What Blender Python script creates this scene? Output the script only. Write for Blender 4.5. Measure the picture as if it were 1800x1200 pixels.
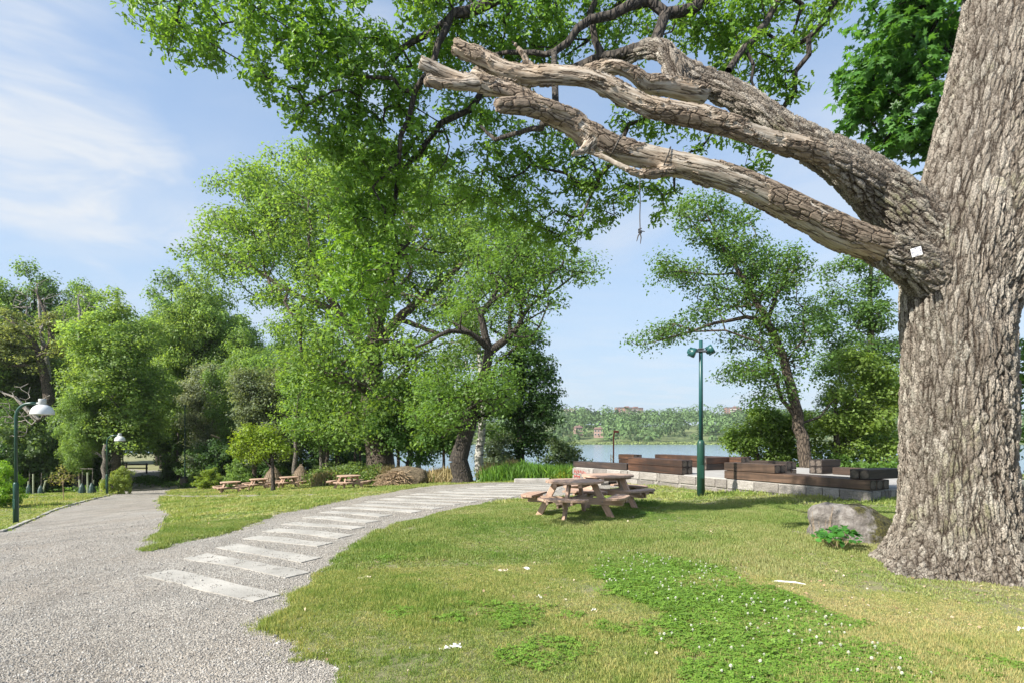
import bpy, bmesh, math, random
import numpy as np
from mathutils import Vector, Matrix

for _o in list(bpy.data.objects):
    bpy.data.objects.remove(_o)
SC = bpy.context.scene
COL = SC.collection
R_ = math.radians
rng = np.random.default_rng(11)
random.seed(5)

# ------------------------------------------------------------------ camera, sky, sun, exposure
EYE, HZ, F = 1.65, 768.0, 1000.0
cam_d = bpy.data.cameras.new("camera")
cam_d.lens = 20.0
cam_d.sensor_width = 36.0
cam_d.shift_y = (HZ - 600.0) / 1800.0
cam_d.clip_start = 0.05
cam_d.clip_end = 6000.0
cam = bpy.data.objects.new("camera", cam_d)
cam.location = (0, 0, EYE)
cam.rotation_euler = (R_(90), 0, 0)
COL.objects.link(cam)
SC.camera = cam

SUN_EL, SUN_AZ = 39.0, 237.0          # azimuth clockwise from +Y (view direction): from the left and behind
sun_dir = Vector((math.sin(R_(SUN_AZ)) * math.cos(R_(SUN_EL)), math.cos(R_(SUN_AZ)) * math.cos(R_(SUN_EL)), math.sin(R_(SUN_EL))))
sl = bpy.data.lights.new("sun", "SUN")
sl.energy = 4.3
sl.angle = R_(0.6)
sl.color = (1.0, 0.955, 0.87)
sun = bpy.data.objects.new("sun", sl)
sun.rotation_euler = sun_dir.to_track_quat('Z', 'Y').to_euler()
sun.location = (-40, -30, 60)
COL.objects.link(sun)

world = bpy.data.worlds.new("World")
SC.world = world
world.use_nodes = True
wt = world.node_tree
wt.nodes.clear()
def wn(t, **k):
    n = wt.nodes.new(t)
    for a, b in k.items():
        setattr(n, a, b)
    return n
wo = wn("ShaderNodeOutputWorld")
wb = wn("ShaderNodeBackground")
wb.inputs[1].default_value = 0.105
wt.links.new(wb.outputs[0], wo.inputs[0])
sky = wn("ShaderNodeTexSky", sky_type='NISHITA')
sky.sun_disc = False
sky.sun_elevation = R_(SUN_EL)
sky.sun_rotation = R_(SUN_AZ)
sky.air_density = 1.0
sky.dust_density = 1.2
sky.ozone_density = 1.2
sky.altitude = 20
tc = wn("ShaderNodeTexCoord")
sep = wn("ShaderNodeSeparateXYZ")
wt.links.new(tc.outputs['Generated'], sep.inputs[0])
def wmath(op, a, b=None, clamp=False):
    n = wn("ShaderNodeMath", operation=op, use_clamp=clamp)
    for i, v in enumerate((a, b)):
        if v is None: continue
        if isinstance(v, (int, float)): n.inputs[i].default_value = v
        else: wt.links.new(v, n.inputs[i])
    return n.outputs[0]
zc = wmath('MAXIMUM', sep.outputs[2], 0.0)
den = wmath('ADD', zc, 0.16)
cx = wmath('DIVIDE', sep.outputs[0], den)
cy = wmath('DIVIDE', sep.outputs[1], den)
cmb = wn("ShaderNodeCombineXYZ")
wt.links.new(cx, cmb.inputs[0]); wt.links.new(cy, cmb.inputs[1])
def wnoise(scale, detail, rough, dist, off, vec=cmb):
    mp = wn("ShaderNodeMapping")
    mp.inputs['Location'].default_value = off
    mp.inputs['Scale'].default_value = (1.0, 1.7, 1)
    mp.inputs['Rotation'].default_value = (0, 0, 0.5)
    wt.links.new(vec.outputs[0], mp.inputs[0])
    n = wn("ShaderNodeTexNoise")
    n.inputs['Scale'].default_value = scale
    n.inputs['Detail'].default_value = detail
    n.inputs['Roughness'].default_value = rough
    n.inputs['Distortion'].default_value = dist
    wt.links.new(mp.outputs[0], n.inputs[0])
    return n.outputs[0]
def wramp(v, p0, p1, c0=(0, 0, 0, 1), c1=(1, 1, 1, 1)):
    r = wn("ShaderNodeValToRGB")
    r.color_ramp.interpolation = 'EASE'
    r.color_ramp.elements[0].position = p0; r.color_ramp.elements[0].color = c0
    r.color_ramp.elements[1].position = p1; r.color_ramp.elements[1].color = c1
    wt.links.new(v, r.inputs[0])
    return r.outputs[0]
big = wramp(wnoise(0.75, 3, 0.5, 0.3, (2.15, 0.6, 0)), 0.40, 0.66)
fine = wramp(wnoise(1.7, 8, 0.55, 0.5, (5, 1, 0)), 0.30, 0.72)
mask = wmath('MULTIPLY', big, fine)
hz = wramp(zc, 0.0, 0.55, (1, 1, 1, 1), (0.26, 0.26, 0.26, 1))      # thin milky veil that thickens towards the horizon
mask2 = wmath('MAXIMUM', wmath('MULTIPLY', mask, 0.95), wmath('MULTIPLY', hz, 0.62))
lo = wramp(wnoise(3.2, 7, 0.55, 0.2, (1.5, 3, 0)), 0.46, 0.64)
lowband = wramp(zc, 0.03, 0.30, (1, 1, 1, 1), (0, 0, 0, 1))
mask3 = wmath('ADD', mask2, wmath('MULTIPLY', wmath('MULTIPLY', lo, lowband), 0.35), clamp=True)
def wmix(f, a, b):
    n = wn("ShaderNodeMix", data_type='RGBA')
    for i, v in ((0, f), (6, a), (7, b)):
        if isinstance(v, (tuple, float)): n.inputs[i].default_value = v
        else: wt.links.new(v, n.inputs[i])
    return n.outputs[2]
# soft cloud banks, each around its own direction in the sky, edges broken up by noise
def bank(px, py, half_deg, strength, squash):
    d = Vector(((px - 900), 1000, HZ - py)).normalized()
    vs = wn("ShaderNodeVectorMath", operation='SUBTRACT'); wt.links.new(tc.outputs['Generated'], vs.inputs[0]); vs.inputs[1].default_value = d
    vm = wn("ShaderNodeVectorMath", operation='MULTIPLY'); wt.links.new(vs.outputs[0], vm.inputs[0]); vm.inputs[1].default_value = (1, 1, squash)
    vl = wn("ShaderNodeVectorMath", operation='LENGTH'); wt.links.new(vm.outputs[0], vl.inputs[0])
    r = math.radians(half_deg)
    a = wmath('ADD', wmath('DIVIDE', vl.outputs['Value'], r), wmath('MULTIPLY', wmath('SUBTRACT', wisp, 0.5), 3.6))
    return wmath('MULTIPLY', wmath('MULTIPLY', wramp(a, 0.0, 1.7, (1, 1, 1, 1), (0, 0, 0, 1)), strength), streak)
wmp = wn("ShaderNodeMapping"); wmp.inputs['Rotation'].default_value = (0.1, 0.5, 0.0); wmp.inputs['Scale'].default_value = (1.0, 1.0, 2.2); wt.links.new(tc.outputs['Generated'], wmp.inputs[0])
wnz = wn("ShaderNodeTexNoise"); wnz.inputs['Scale'].default_value = 3.4; wnz.inputs['Detail'].default_value = 8; wnz.inputs['Roughness'].default_value = 0.52; wnz.inputs['Distortion'].default_value = 0.35
wt.links.new(wmp.outputs[0], wnz.inputs[0]); wisp = wnz.outputs[0]
wm2 = wn('ShaderNodeMapping'); wm2.inputs['Rotation'].default_value = (0.2, 0.9, 0.3); wm2.inputs['Scale'].default_value = (1.0, 1.0, 3.5); wt.links.new(tc.outputs['Generated'], wm2.inputs[0])
wn2 = wn('ShaderNodeTexNoise'); wn2.inputs['Scale'].default_value = 4.2; wn2.inputs['Detail'].default_value = 9; wn2.inputs['Roughness'].default_value = 0.58; wn2.inputs['Distortion'].default_value = 0.9
wt.links.new(wm2.outputs[0], wn2.inputs[0]); streak = wramp(wn2.outputs[0], 0.30, 0.66, (0.32, 0.32, 0.32, 1), (1, 1, 1, 1))
banks = None
for bpar in [(90, 330, 10, 1.0, 1.3), (260, 380, 8, 0.8, 2.4), (60, 190, 9, 0.75, 0.8), (15, 40, 8, .7, 1), (1090, 672, 4.5, 0.6, 2.6), (1080, 430, 10, .45, 2.0), (1500, 300, 10, .4, 1.5), (640, 60, 9, .5, 1.2)]:
    b_ = bank(*bpar)
    banks = b_ if banks is None else wmath('MAXIMUM', wmath('MAXIMUM', banks, wmath('MULTIPLY', mask, 0.5)), b_)
skyc = wmix(wmath('MULTIPLY', hz, 0.80), sky.outputs[0], (2.65, 3.15, 3.6, 1))
skyc = wmix(0.3, skyc, (1.7, 2.5, 3.8, 1))
skyc = wmix(wmath('MAXIMUM', wmath('MAXIMUM', banks, wmath('MULTIPLY', mask, 0.5)), wmath('MULTIPLY', wmath('MULTIPLY', lo, lowband), 0.3)), skyc, (3.45, 3.62, 3.85, 1))
wt.links.new(skyc, wb.inputs[0])

SC.view_settings.view_transform = 'Standard'
SC.view_settings.look = 'None'
SC.view_settings.gamma = 1
SC.view_settings.use_curve_mapping = False
SC.view_settings.exposure = 1.2
SC.render.engine = 'CYCLES'
SC.cycles.use_denoising = True
SC.cycles.max_bounces = 7
SC.cycles.diffuse_bounces = 4
SC.cycles.glossy_bounces = 2
SC.cycles.transmission_bounces = 5
SC.cycles.transparent_max_bounces = 4
SC.cycles.caustics_reflective = False
SC.cycles.caustics_refractive = False

# ------------------------------------------------------------------ helpers
def at(px, py, d):
    return Vector(((px - 900) * d / F, d, EYE + (HZ - py) * d / F))
def atn(px, py, d):
    return np.array(at(px, py, d))

def smooth(a, b, x):
    t = np.clip((x - a) / (b - a), 0, 1)
    return t * t * (3 - 2 * t)

class VNoise:
    """value noise on a hashed lattice, vectorised"""
    def __init__(s, seed):
        s.t = np.random.default_rng(seed).random(4096)
    def h(s, i, j, k):
        return s.t[(i * 73856093 ^ j * 19349663 ^ k * 83492791) & 4095]
    def __call__(s, x, y, z=0.0, oct=3):
        x = np.asarray(x, float); y = np.asarray(y, float); z = np.asarray(z, float) + 0 * x
        out = 0; amp = 1; tot = 0
        for o in range(oct):
            xi, yi, zi = np.floor(x).astype(np.int64), np.floor(y).astype(np.int64), np.floor(z).astype(np.int64)
            fx, fy, fz = x - xi, y - yi, z - zi
            fx = fx * fx * (3 - 2 * fx); fy = fy * fy * (3 - 2 * fy); fz = fz * fz * (3 - 2 * fz)
            v = 0
            for a in (0, 1):
                for b in (0, 1):
                    for c in (0, 1):
                        w = (fx if a else 1 - fx) * (fy if b else 1 - fy) * (fz if c else 1 - fz)
                        v = v + w * s.h(xi + a, yi + b, zi + c)
            out = out + amp * v; tot += amp; amp *= 0.5
            x, y, z = x * 2.03, y * 2.03, z * 2.03
        return out / tot
N1, N2, N3 = VNoise(1), VNoise(2), VNoise(3)

def set_props(o, label=None, cat=None, group=None, kind=None):
    if label: o['label'] = label
    if cat: o['category'] = cat
    if group: o['group'] = group
    if kind: o['kind'] = kind
    return o

def mesh_np(name, V, faces, mat=None, smooth_=False, attrs=None):
    """faces: (n,k) array, or list of such arrays"""
    V = np.asarray(V, np.float32)
    if isinstance(faces, np.ndarray): faces = [faces]
    me = bpy.data.meshes.new(name)
    me.vertices.add(len(V)); me.vertices.foreach_set("co", V.ravel())
    fl = [f for f in faces if len(f)]
    loops = np.concatenate([f.ravel() for f in fl]).astype(np.int32)
    cnt = np.concatenate([np.full(len(f), f.shape[1], np.int32) for f in fl])
    st = np.concatenate([[0], np.cumsum(cnt)[:-1]]).astype(np.int32)
    me.loops.add(len(loops)); me.loops.foreach_set("vertex_index", loops)
    me.polygons.add(len(cnt)); me.polygons.foreach_set("loop_start", st)
    try: me.polygons.foreach_set("loop_total", cnt)
    except Exception: pass
    me.update(calc_edges=True)
    if smooth_: me.polygons.foreach_set("use_smooth", np.ones(len(cnt), bool))
    for k, (dom, typ, arr) in (attrs or {}).items():
        a = me.attributes.new(k, typ, dom)
        a.data.foreach_set("vector" if typ == 'FLOAT_VECTOR' else "value", np.asarray(arr, np.float32).ravel())
    if mat: me.materials.append(mat)
    return me

def link(name, me, parent=None, loc=None, rot=None):
    o = bpy.data.objects.new(name, me)
    COL.objects.link(o)
    if parent: o.parent = parent
    if loc is not None: o.location = loc
    if rot is not None: o.rotation_euler = rot
    return o

def empty(name, loc=(0, 0, 0), rz=0.0, label=None, cat=None, group=None, kind=None):
    o = bpy.data.objects.new(name, None)
    o.empty_display_size = 0.2
    COL.objects.link(o)
    o.location = loc
    o.rotation_euler = (0, 0, rz)
    return set_props(o, label, cat, group, kind)

def copy_tree(o, parent=None):
    c = o.copy(); COL.objects.link(c)
    if parent: c.parent = parent
    for ch in [x for x in o.children]:
        copy_tree(ch, c)
    return c

class MB:
    """collects simple shapes into one mesh"""
    def __init__(s): s.v = []; s.f = []; s.m = []
    def add(s, V, F_, mi=0):
        b = len(s.v)
        s.v += [tuple(p) for p in V]
        s.f += [tuple(i + b for i in f) for f in F_]
        s.m += [mi] * len(F_)
        return s
    def box(s, c, size, M=None, mi=0, end_mi=None, ch=0.0, jit=0.0):
        hx, hy, hz_ = [q / 2 for q in size]
        if ch <= 0:
            pts = [Vector((x, y, z)) for x in (-hx, hx) for y in (-hy, hy) for z in (-hz_, hz_)]
            fs = [(0, 1, 3, 2), (4, 6, 7, 5), (0, 4, 5, 1), (2, 3, 7, 6), (0, 2, 6, 4), (1, 5, 7, 3)]
        else:                                  # chamfered along x edges: octagonal section, ends inset
            sec = [(-hy + ch, -hz_), (hy - ch, -hz_), (hy, -hz_ + ch), (hy, hz_ - ch), (hy - ch, hz_), (-hy + ch, hz_), (-hy, hz_ - ch), (-hy, -hz_ + ch)]
            pts = []
            for x, k in ((-hx, 1 - ch / max(hy, hz_)), (-hx + ch, 1), (hx - ch, 1), (hx, 1 - ch / max(hy, hz_))):
                pts += [Vector((x, a * k, b * k)) for a, b in sec]
            fs = [tuple(range(7, -1, -1))]
            for r in range(3):
                fs += [(r * 8 + i, r * 8 + (i + 1) % 8, r * 8 + 8 + (i + 1) % 8, r * 8 + 8 + i) for i in range(8)]
            fs += [tuple(range(24, 32))]
        if jit: pts = [p + Vector((random.uniform(-jit, jit), random.uniform(-jit, jit), random.uniform(-jit, jit))) for p in pts]
        M = M or Matrix()
        c = Vector(c)
        b = len(s.v)
        s.v += [tuple(M @ (p + c)) for p in pts]
        s.f += [tuple(i + b for i in f) for f in fs]
        ms = [mi] * len(fs)
        if end_mi is not None:
            if ch > 0: ms[0] = ms[-1] = end_mi
            else: ms[0] = ms[1] = end_mi
        s.m += ms
        return s
    def tube(s, pts, rad, k=8, cap=True, mi=0):
        pts = [Vector(p) for p in pts]
        if isinstance(rad, (int, float)): rad = [rad] * len(pts)
        b = len(s.v); n = len(pts); up = None
        for i, p in enumerate(pts):
            t = (pts[min(i + 1, n - 1)] - pts[max(i - 1, 0)]).normalized()
            if up is None:
                up = Vector((0, 0, 1)) if abs(t.z) < 0.9 else Vector((1, 0, 0))
            u = t.cross(up).normalized(); w = u.cross(t).normalized(); up = w
            for j in range(k):
                a = 2 * math.pi * j / k
                s.v.append(tuple(p + float(rad[i]) * (math.cos(a) * u + math.sin(a) * w)))
        for i in range(n - 1):
            for j in range(k):
                s.f.append((b + i * k + j, b + i * k + (j + 1) % k, b + (i + 1) * k + (j + 1) % k, b + (i + 1) * k + j)); s.m.append(mi)
        if cap:
            s.f.append(tuple(b + j for j in range(k - 1, -1, -1))); s.m.append(mi)
            s.f.append(tuple(b + (n - 1) * k + j for j in range(k))); s.m.append(mi)
        return s
    def lathe(s, prof, k=20, c=(0, 0, 0), M=None, mi=0):
        M = M or Matrix(); c = Vector(c); b = len(s.v)
        for r, z in prof:
            for j in range(k):
                a = 2 * math.pi * j / k
                s.v.append(tuple(M @ Vector((r * math.cos(a), r * math.sin(a), z)) + c))
        n = len(prof)
        for i in range(n - 1):
            for j in range(k):
                s.f.append((b + i * k + j, b + i * k + (j + 1) % k, b + (i + 1) * k + (j + 1) % k, b + (i + 1) * k + j)); s.m.append(mi)
        if prof[0][0] > 1e-4: s.f.append(tuple(b + j for j in range(k - 1, -1, -1))); s.m.append(mi)
        if prof[-1][0] > 1e-4: s.f.append(tuple(b + (n - 1) * k + j for j in range(k))); s.m.append(mi)
        return s
    def prism(s, outline, z0, z1, mi=0, M=None):
        M = M or Matrix(); n = len(outline); b = len(s.v)
        s.v += [tuple(M @ Vector((x, y, z0))) for x, y in outline] + [tuple(M @ Vector((x, y, z1))) for x, y in outline]
        s.f.append(tuple(b + i for i in range(n - 1, -1, -1))); s.f.append(tuple(b + n + i for i in range(n)))
        s.f += [(b + i, b + (i + 1) % n, b + n + (i + 1) % n, b + n + i) for i in range(n)]
        s.m += [mi] * (n + 2)
        return s
    def mesh(s, name, mats, smooth_=False):
        me = bpy.data.meshes.new(name)
        me.from_pydata(s.v, [], s.f)
        for m in (mats if isinstance(mats, (list, tuple)) else [mats]): me.materials.append(m)
        me.polygons.foreach_set("material_index", np.array(s.m, np.int32))
        if smooth_: me.polygons.foreach_set("use_smooth", np.ones(len(s.f), bool))
        me.update()
        return me
    def build(s, name, mats, parent=None, smooth_=False, loc=None):
        return link(name, s.mesh(name, mats, smooth_), parent, loc)

# ------------------------------------------------------------------ materials
class NT:
    def __init__(s, name, disp=False):
        s.m = bpy.data.materials.new(name); s.m.use_nodes = True
        s.t = s.m.node_tree; s.t.nodes.clear()
        s.out = s.n("ShaderNodeOutputMaterial")
        s.p = s.n("ShaderNodeBsdfPrincipled")
        s.l(s.p.outputs[0], s.out.inputs[0])
    def n(s, t, **k):
        x = s.t.nodes.new(t)
        for a, b in k.items(): setattr(x, a, b)
        return x
    def l(s, a, b): s.t.links.new(a, b)
    def set(s, inp, v):
        if hasattr(v, 'links'): s.l(v, inp)
        elif isinstance(v, (tuple, list)) and len(v) == 3 and inp.type == 'RGBA': inp.default_value = (*v, 1)
        else: inp.default_value = v
    def P(s, **k):
        for a, b in k.items():
            s.set(s.p.inputs[a.replace('_', ' ')], b)
    def coord(s, kind='Object', scale=(1, 1, 1), loc=(0, 0, 0), rot=(0, 0, 0), attr=None):
        if attr:
            a = s.n("ShaderNodeAttribute", attribute_name=attr); src = a.outputs['Vector']
        elif kind == 'World':
            src = s.n("ShaderNodeNewGeometry").outputs['Position']
        else:
            src = s.n("ShaderNodeTexCoord").outputs[kind]
        mp = s.n("ShaderNodeMapping"); mp.inputs['Scale'].default_value = scale; mp.inputs['Location'].default_value = loc; mp.inputs['Rotation'].default_value = rot
        s.l(src, mp.inputs[0])
        return mp.outputs[0]
    def noise(s, vec, scale, detail=4, rough=0.55, dist=0.0, out=0):
        x = s.n("ShaderNodeTexNoise"); s.l(vec, x.inputs[0])
        x.inputs['Scale'].default_value = scale; x.inputs['Detail'].default_value = detail
        x.inputs['Roughness'].default_value = rough; x.inputs['Distortion'].default_value = dist
        return x.outputs[out]
    def voro(s, vec, scale, feat='F1', out='Distance', rand=1.0):
        x = s.n("ShaderNodeTexVoronoi", feature=feat); s.l(vec, x.inputs[0]); x.inputs['Scale'].default_value = scale
        x.inputs['Randomness'].default_value = rand
        return x.outputs[out]
    def ramp(s, v, stops, interp='LINEAR'):
        r = s.n("ShaderNodeValToRGB"); r.color_ramp.interpolation = interp
        e = r.color_ramp.elements
        while len(e) < len(stops): e.new(0.5)
        for i, (p, c) in enumerate(stops):
            e[i].position = p
            e[i].color = (c, c, c, 1) if isinstance(c, (int, float)) else (*c, 1)
        s.l(v, r.inputs[0])
        return r.outputs[0]
    def math(s, op, a, b=None, clamp=False):
        x = s.n("ShaderNodeMath", operation=op, use_clamp=clamp)
        s.set(x.inputs[0], a)
        if b is not None: s.set(x.inputs[1], b)
        return x.outputs[0]
    def mix(s, f, a, b, blend='MIX'):
        x = s.n("ShaderNodeMix", data_type='RGBA', blend_type=blend)
        s.set(x.inputs[0], f)
        s.set(x.inputs[6], a if hasattr(a, 'links') else (*a, 1))
        s.set(x.inputs[7], b if hasattr(b, 'links') else (*b, 1))
        return x.outputs[2]
    def vadd(s, a, b, sc=1.0):
        x = s.n("ShaderNodeVectorMath", operation='MULTIPLY_ADD')
        s.l(b, x.inputs[0]); x.inputs[1].default_value = (sc, sc, sc); s.l(a, x.inputs[2])
        return x.outputs[0]
    def bump(s, h, strength=0.5, dist=0.02):
        x = s.n("ShaderNodeBump"); x.inputs['Strength'].default_value = strength; x.inputs['Distance'].default_value = dist
        s.l(h, x.inputs['Height']); s.l(x.outputs[0], s.p.inputs['Normal'])
        return x
    def disp(s, h, scale, mid=0.5):
        x = s.n("ShaderNodeDisplacement"); x.inputs['Scale'].default_value = scale; x.inputs['Midlevel'].default_value = mid
        s.l(h, x.inputs[0]); s.l(x.outputs[0], s.out.inputs['Displacement'])
        s.m.displacement_method = 'BOTH'

def mat_simple(name, col, rough=0.6, metal=0.0, var=0.15, nscale=6.0, bump=0.0, spec=0.5):
    k = NT(name); c = k.coord('Object')
    nz = k.noise(c, nscale, 5)
    k.P(Base_Color=k.mix(k.ramp(nz, [(0.3, 0.0), (0.7, 1.0)]), tuple(x * (1 - var) for x in col), tuple(min(1, x * (1 + var)) for x in col)),
        Roughness=rough, Metallic=metal)
    k.p.inputs['Specular IOR Level'].default_value = spec
    if bump: k.bump(k.noise(c, nscale * 4, 6), bump, 0.01)
    return k.m

def mat_leaf(name, trans=0.48, var=0.45, warm=0.35, rough=0.5):
    """leaf colour comes from the object's own colour, varied leaf by leaf"""
    k = NT(name)
    oi = k.n("ShaderNodeObjectInfo")
    a = k.n("ShaderNodeAttribute", attribute_name="rnd")
    val = k.ramp(a.outputs['Fac'], [(0.0, 1 - var), (0.5, 1.0), (1.0, 1 + var)])
    c = k.mix(1.0, k.mix(1.0, oi.outputs['Color'], (1.66, 1.62, 1.85), 'MULTIPLY'), val, 'MULTIPLY')
    w = k.coord('World', (0.45, 0.45, 0.45))
    pn = k.ramp(k.noise(w, 1.0, 2), [(0.35, 0.0), (0.7, 1.0)])
    c = k.mix(k.math('MULTIPLY', pn, warm), c, k.mix(1.0, c, (1.32, 1.08, 0.8), 'MULTIPLY'))
    k.P(Base_Color=c, Roughness=rough)
    k.p.inputs['Specular IOR Level'].default_value = 0.35
    tr = k.n("ShaderNodeBsdfTranslucent")
    k.l(k.mix(1.0, c, (1.9, 1.75, 0.9), 'MULTIPLY'), tr.inputs[0])
    ms = k.n("ShaderNodeMixShader"); ms.inputs[0].default_value = trans
    k.l(k.p.outputs[0], ms.inputs[1]); k.l(tr.outputs[0], ms.inputs[2]); k.l(ms.outputs[0], k.out.inputs[0])
    return k.m
LEAF = mat_leaf("tree_leaf")
LEAF_OAK = mat_leaf("oak_leaf", 0.45, 0.4, 0.25, 0.42)
NEEDLE = mat_leaf("dry_foliage", 0.2, 0.3, 0.3, 0.7)

def mat_bark_far(name, a, b, scale=14):
    k = NT(name); c = k.coord('Object', (1, 1, 0.25))
    v = k.voro(k.vadd(c, k.noise(c, 6, 3, out=1), 0.08), scale, 'DISTANCE_TO_EDGE')
    h = k.ramp(v, [(0.0, 0.0), (0.22, 1.0)])
    k.P(Base_Color=k.mix(h, a, k.mix(k.noise(c, 3, 4), b, tuple(x * 0.6 for x in b))), Roughness=0.9)
    k.bump(h, 0.8, 0.04)
    return k.m
BARK_FAR = mat_bark_far("bark_brown", (0.03, 0.022, 0.016), (0.17, 0.13, 0.095))
BARK_DARK = mat_bark_far("bark_dark", (0.02, 0.016, 0.013), (0.085, 0.068, 0.052))
BARK_GREY = mat_bark_far("bark_grey", (0.06, 0.05, 0.04), (0.26, 0.23, 0.19), 20)
BARK_PALE = mat_bark_far("bark_pale_dead", (0.2, 0.17, 0.14), (0.5, 0.46, 0.4), 20)
def mat_birch():
    k = NT("birch_bark"); c = k.coord('Object', (1, 1, 3.5))
    n = k.noise(c, 2.2, 5, 0.6)
    k.P(Base_Color=k.mix(k.ramp(n, [(0.52, 0.0), (0.6, 1.0)]), (0.36, 0.345, 0.31), (0.06, 0.05, 0.045)), Roughness=0.7)
    return k.m
BIRCH = mat_birch()
# ------------------------------------------------------------------ terrain
def Lp(x, y): return -0.042 * (-0.62 * x + 0.78 * y)
cps = []
def cp(px, py, d): cps.append(((px - 900) * d / F, d, EYE - (py - HZ) * d / F))
for a in [(1690, 1020, 6.5), (1010, 906, 11.5), (1232, 873, 15.6), (1528, 883, 12.8), (1110, 853, 20), (880, 846.5, 24), (960, 848, 23), (780, 853, 22.5),
          (376, 1030, 6.3), (474, 971, 8.1), (541, 937, 9.8), (614, 912, 11.6), (662, 896, 13.2), (732, 883, 15.4), (780, 874, 17.3),
          (28, 921, 17.2), (188, 869, 35), (323, 854, 52), (245, 836, 66), (405, 866, 36), (612, 859, 30), (771, 846.5, 36), (505, 853, 42),
          (660, 835, 42), (265, 965, 8.6), (0, 935, 14.5), (0, 1050, 6.0), (1000, 1000, 7.1), (1300, 1000, 7.1), (700, 1100, 4.97), (1300, 1150, 4.32), (800, 950, 9.05)]:
    cp(*a)
cps += [(0, 0, 0), (3, 2, 0), (-3, 2, -.02), (7, 3, 0.02), (0, -10, 0), (-10, -6, -.1), (12, -5, 0), (12, 6, .05), (14, 14, .15), (22, 12, .1), (20, 25, -.3), (10, 33, -1.0), (2, 32, -.9),
        (-4, 26, -.6)]
for x, y in [(-30, 34), (-30, 20), (-20, 8), (-50, 50), (-50, 25), (-34, -5)]: cps.append((x, y, Lp(x, y)))
cps += [(-75, 75, -2.6), (-40, 90, -2.4), (-20, 60, -2.2), (-100, 20, -2.8), (-100, 110, -2.5), (0, 60, -1.8), (40, 60, -1.5), (60, 10, 0), (0, 110, -2)]
CP = np.array(cps)
def tps(r2): return np.where(r2 > 0, 0.5 * r2 * np.log(np.maximum(r2, 1e-12)), 0.0)
n_ = len(CP)
dd = ((CP[:, None, :2] - CP[None, :, :2]) ** 2).sum(-1)
K_ = tps(dd) + np.eye(n_) * 1.0
Pm = np.c_[np.ones(n_), CP[:, :2]]
A_ = np.block([[K_, Pm], [Pm.T, np.zeros((3, 3))]])
W_ = np.linalg.solve(A_, np.r_[CP[:, 2], 0, 0, 0])
LAKE = EYE - 6.0
def shore_s(x, y):
    return y - 37.0 - 2.0 * np.maximum(0, -10 - x) - 1.5 * np.sin(x * 0.3)
def T0(x, y):
    x = np.asarray(x, float); y = np.asarray(y, float)
    sh = x.shape; x = x.ravel(); y = y.ravel()
    out = np.empty_like(x)
    for i in range(0, len(x), 20000):
        a, b = x[i:i + 20000], y[i:i + 20000]
        r2 = (a[:, None] - CP[None, :, 0]) ** 2 + (b[:, None] - CP[None, :, 1]) ** 2
        out[i:i + 20000] = tps(r2) @ W_[:n_] + W_[n_] + W_[n_ + 1] * a + W_[n_ + 2] * b
    rr = np.hypot(x, y)
    k = smooth(90, 130, rr)
    out = np.clip(out * (1 - k) - 2.4 * k, -3.2, 0.6)
    s = shore_s(x, y)
    drop = 0.32 * (np.sqrt(np.maximum(s, 0) ** 2 + 9) - 3)
    out = np.maximum(out - drop, LAKE - 1.6)
    return out.reshape(sh)
def T(x, y):
    n = (N1(np.asarray(x) * 0.9, np.asarray(y) * 0.9, 0, 2) - 0.5) * 0.05
    return T0(x, y) + n
def Tz(x, y): return float(T(np.array([x]), np.array([y]))[0])

def ground(px, py, d0=2.0, d1=90.0):
    """where the sight line through a photo pixel first meets the terrain"""
    d = np.linspace(d0, d1, 1500)
    x = (px - 900) * d / F
    zr = EYE - (py - HZ) * d / F
    k = np.nonzero(zr <= T(x, d))[0]
    i = k[0] if len(k) else len(d) - 1
    if i == 0: return Vector((x[0], d[0], Tz(x[0], d[0])))
    g0 = zr[i - 1] - T(x[i-1:i], d[i-1:i])[0]; g1 = zr[i] - T(x[i:i+1], d[i:i+1])[0]
    t = g0 / max(g0 - g1, 1e-9)
    dd_ = d[i - 1] + t * (d[i] - d[i - 1]); xx = (px - 900) * dd_ / F
    return Vector((xx, dd_, Tz(xx, dd_)))

def poly_sdf(x, y, poly):
    x = np.asarray(x, float); y = np.asarray(y, float)
    P = np.array(poly); Q = np.roll(P, -1, 0)
    best = np.full(x.shape, 1e9); inside = np.zeros(x.shape, bool)
    for (ax, ay), (bx, by) in zip(P, Q):
        ex, ey = bx - ax, by - ay
        t = np.clip(((x - ax) * ex + (y - ay) * ey) / (ex * ex + ey * ey + 1e-12), 0, 1)
        best = np.minimum(best, (x - ax - t * ex) ** 2 + (y - ay - t * ey) ** 2)
        c = ((ay > y) != (by > y)) & (x < (bx - ax) * (y - ay) / (by - ay + 1e-12) + ax)
        inside ^= c
    d = np.sqrt(best)
    return np.where(inside, -d, d)

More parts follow.
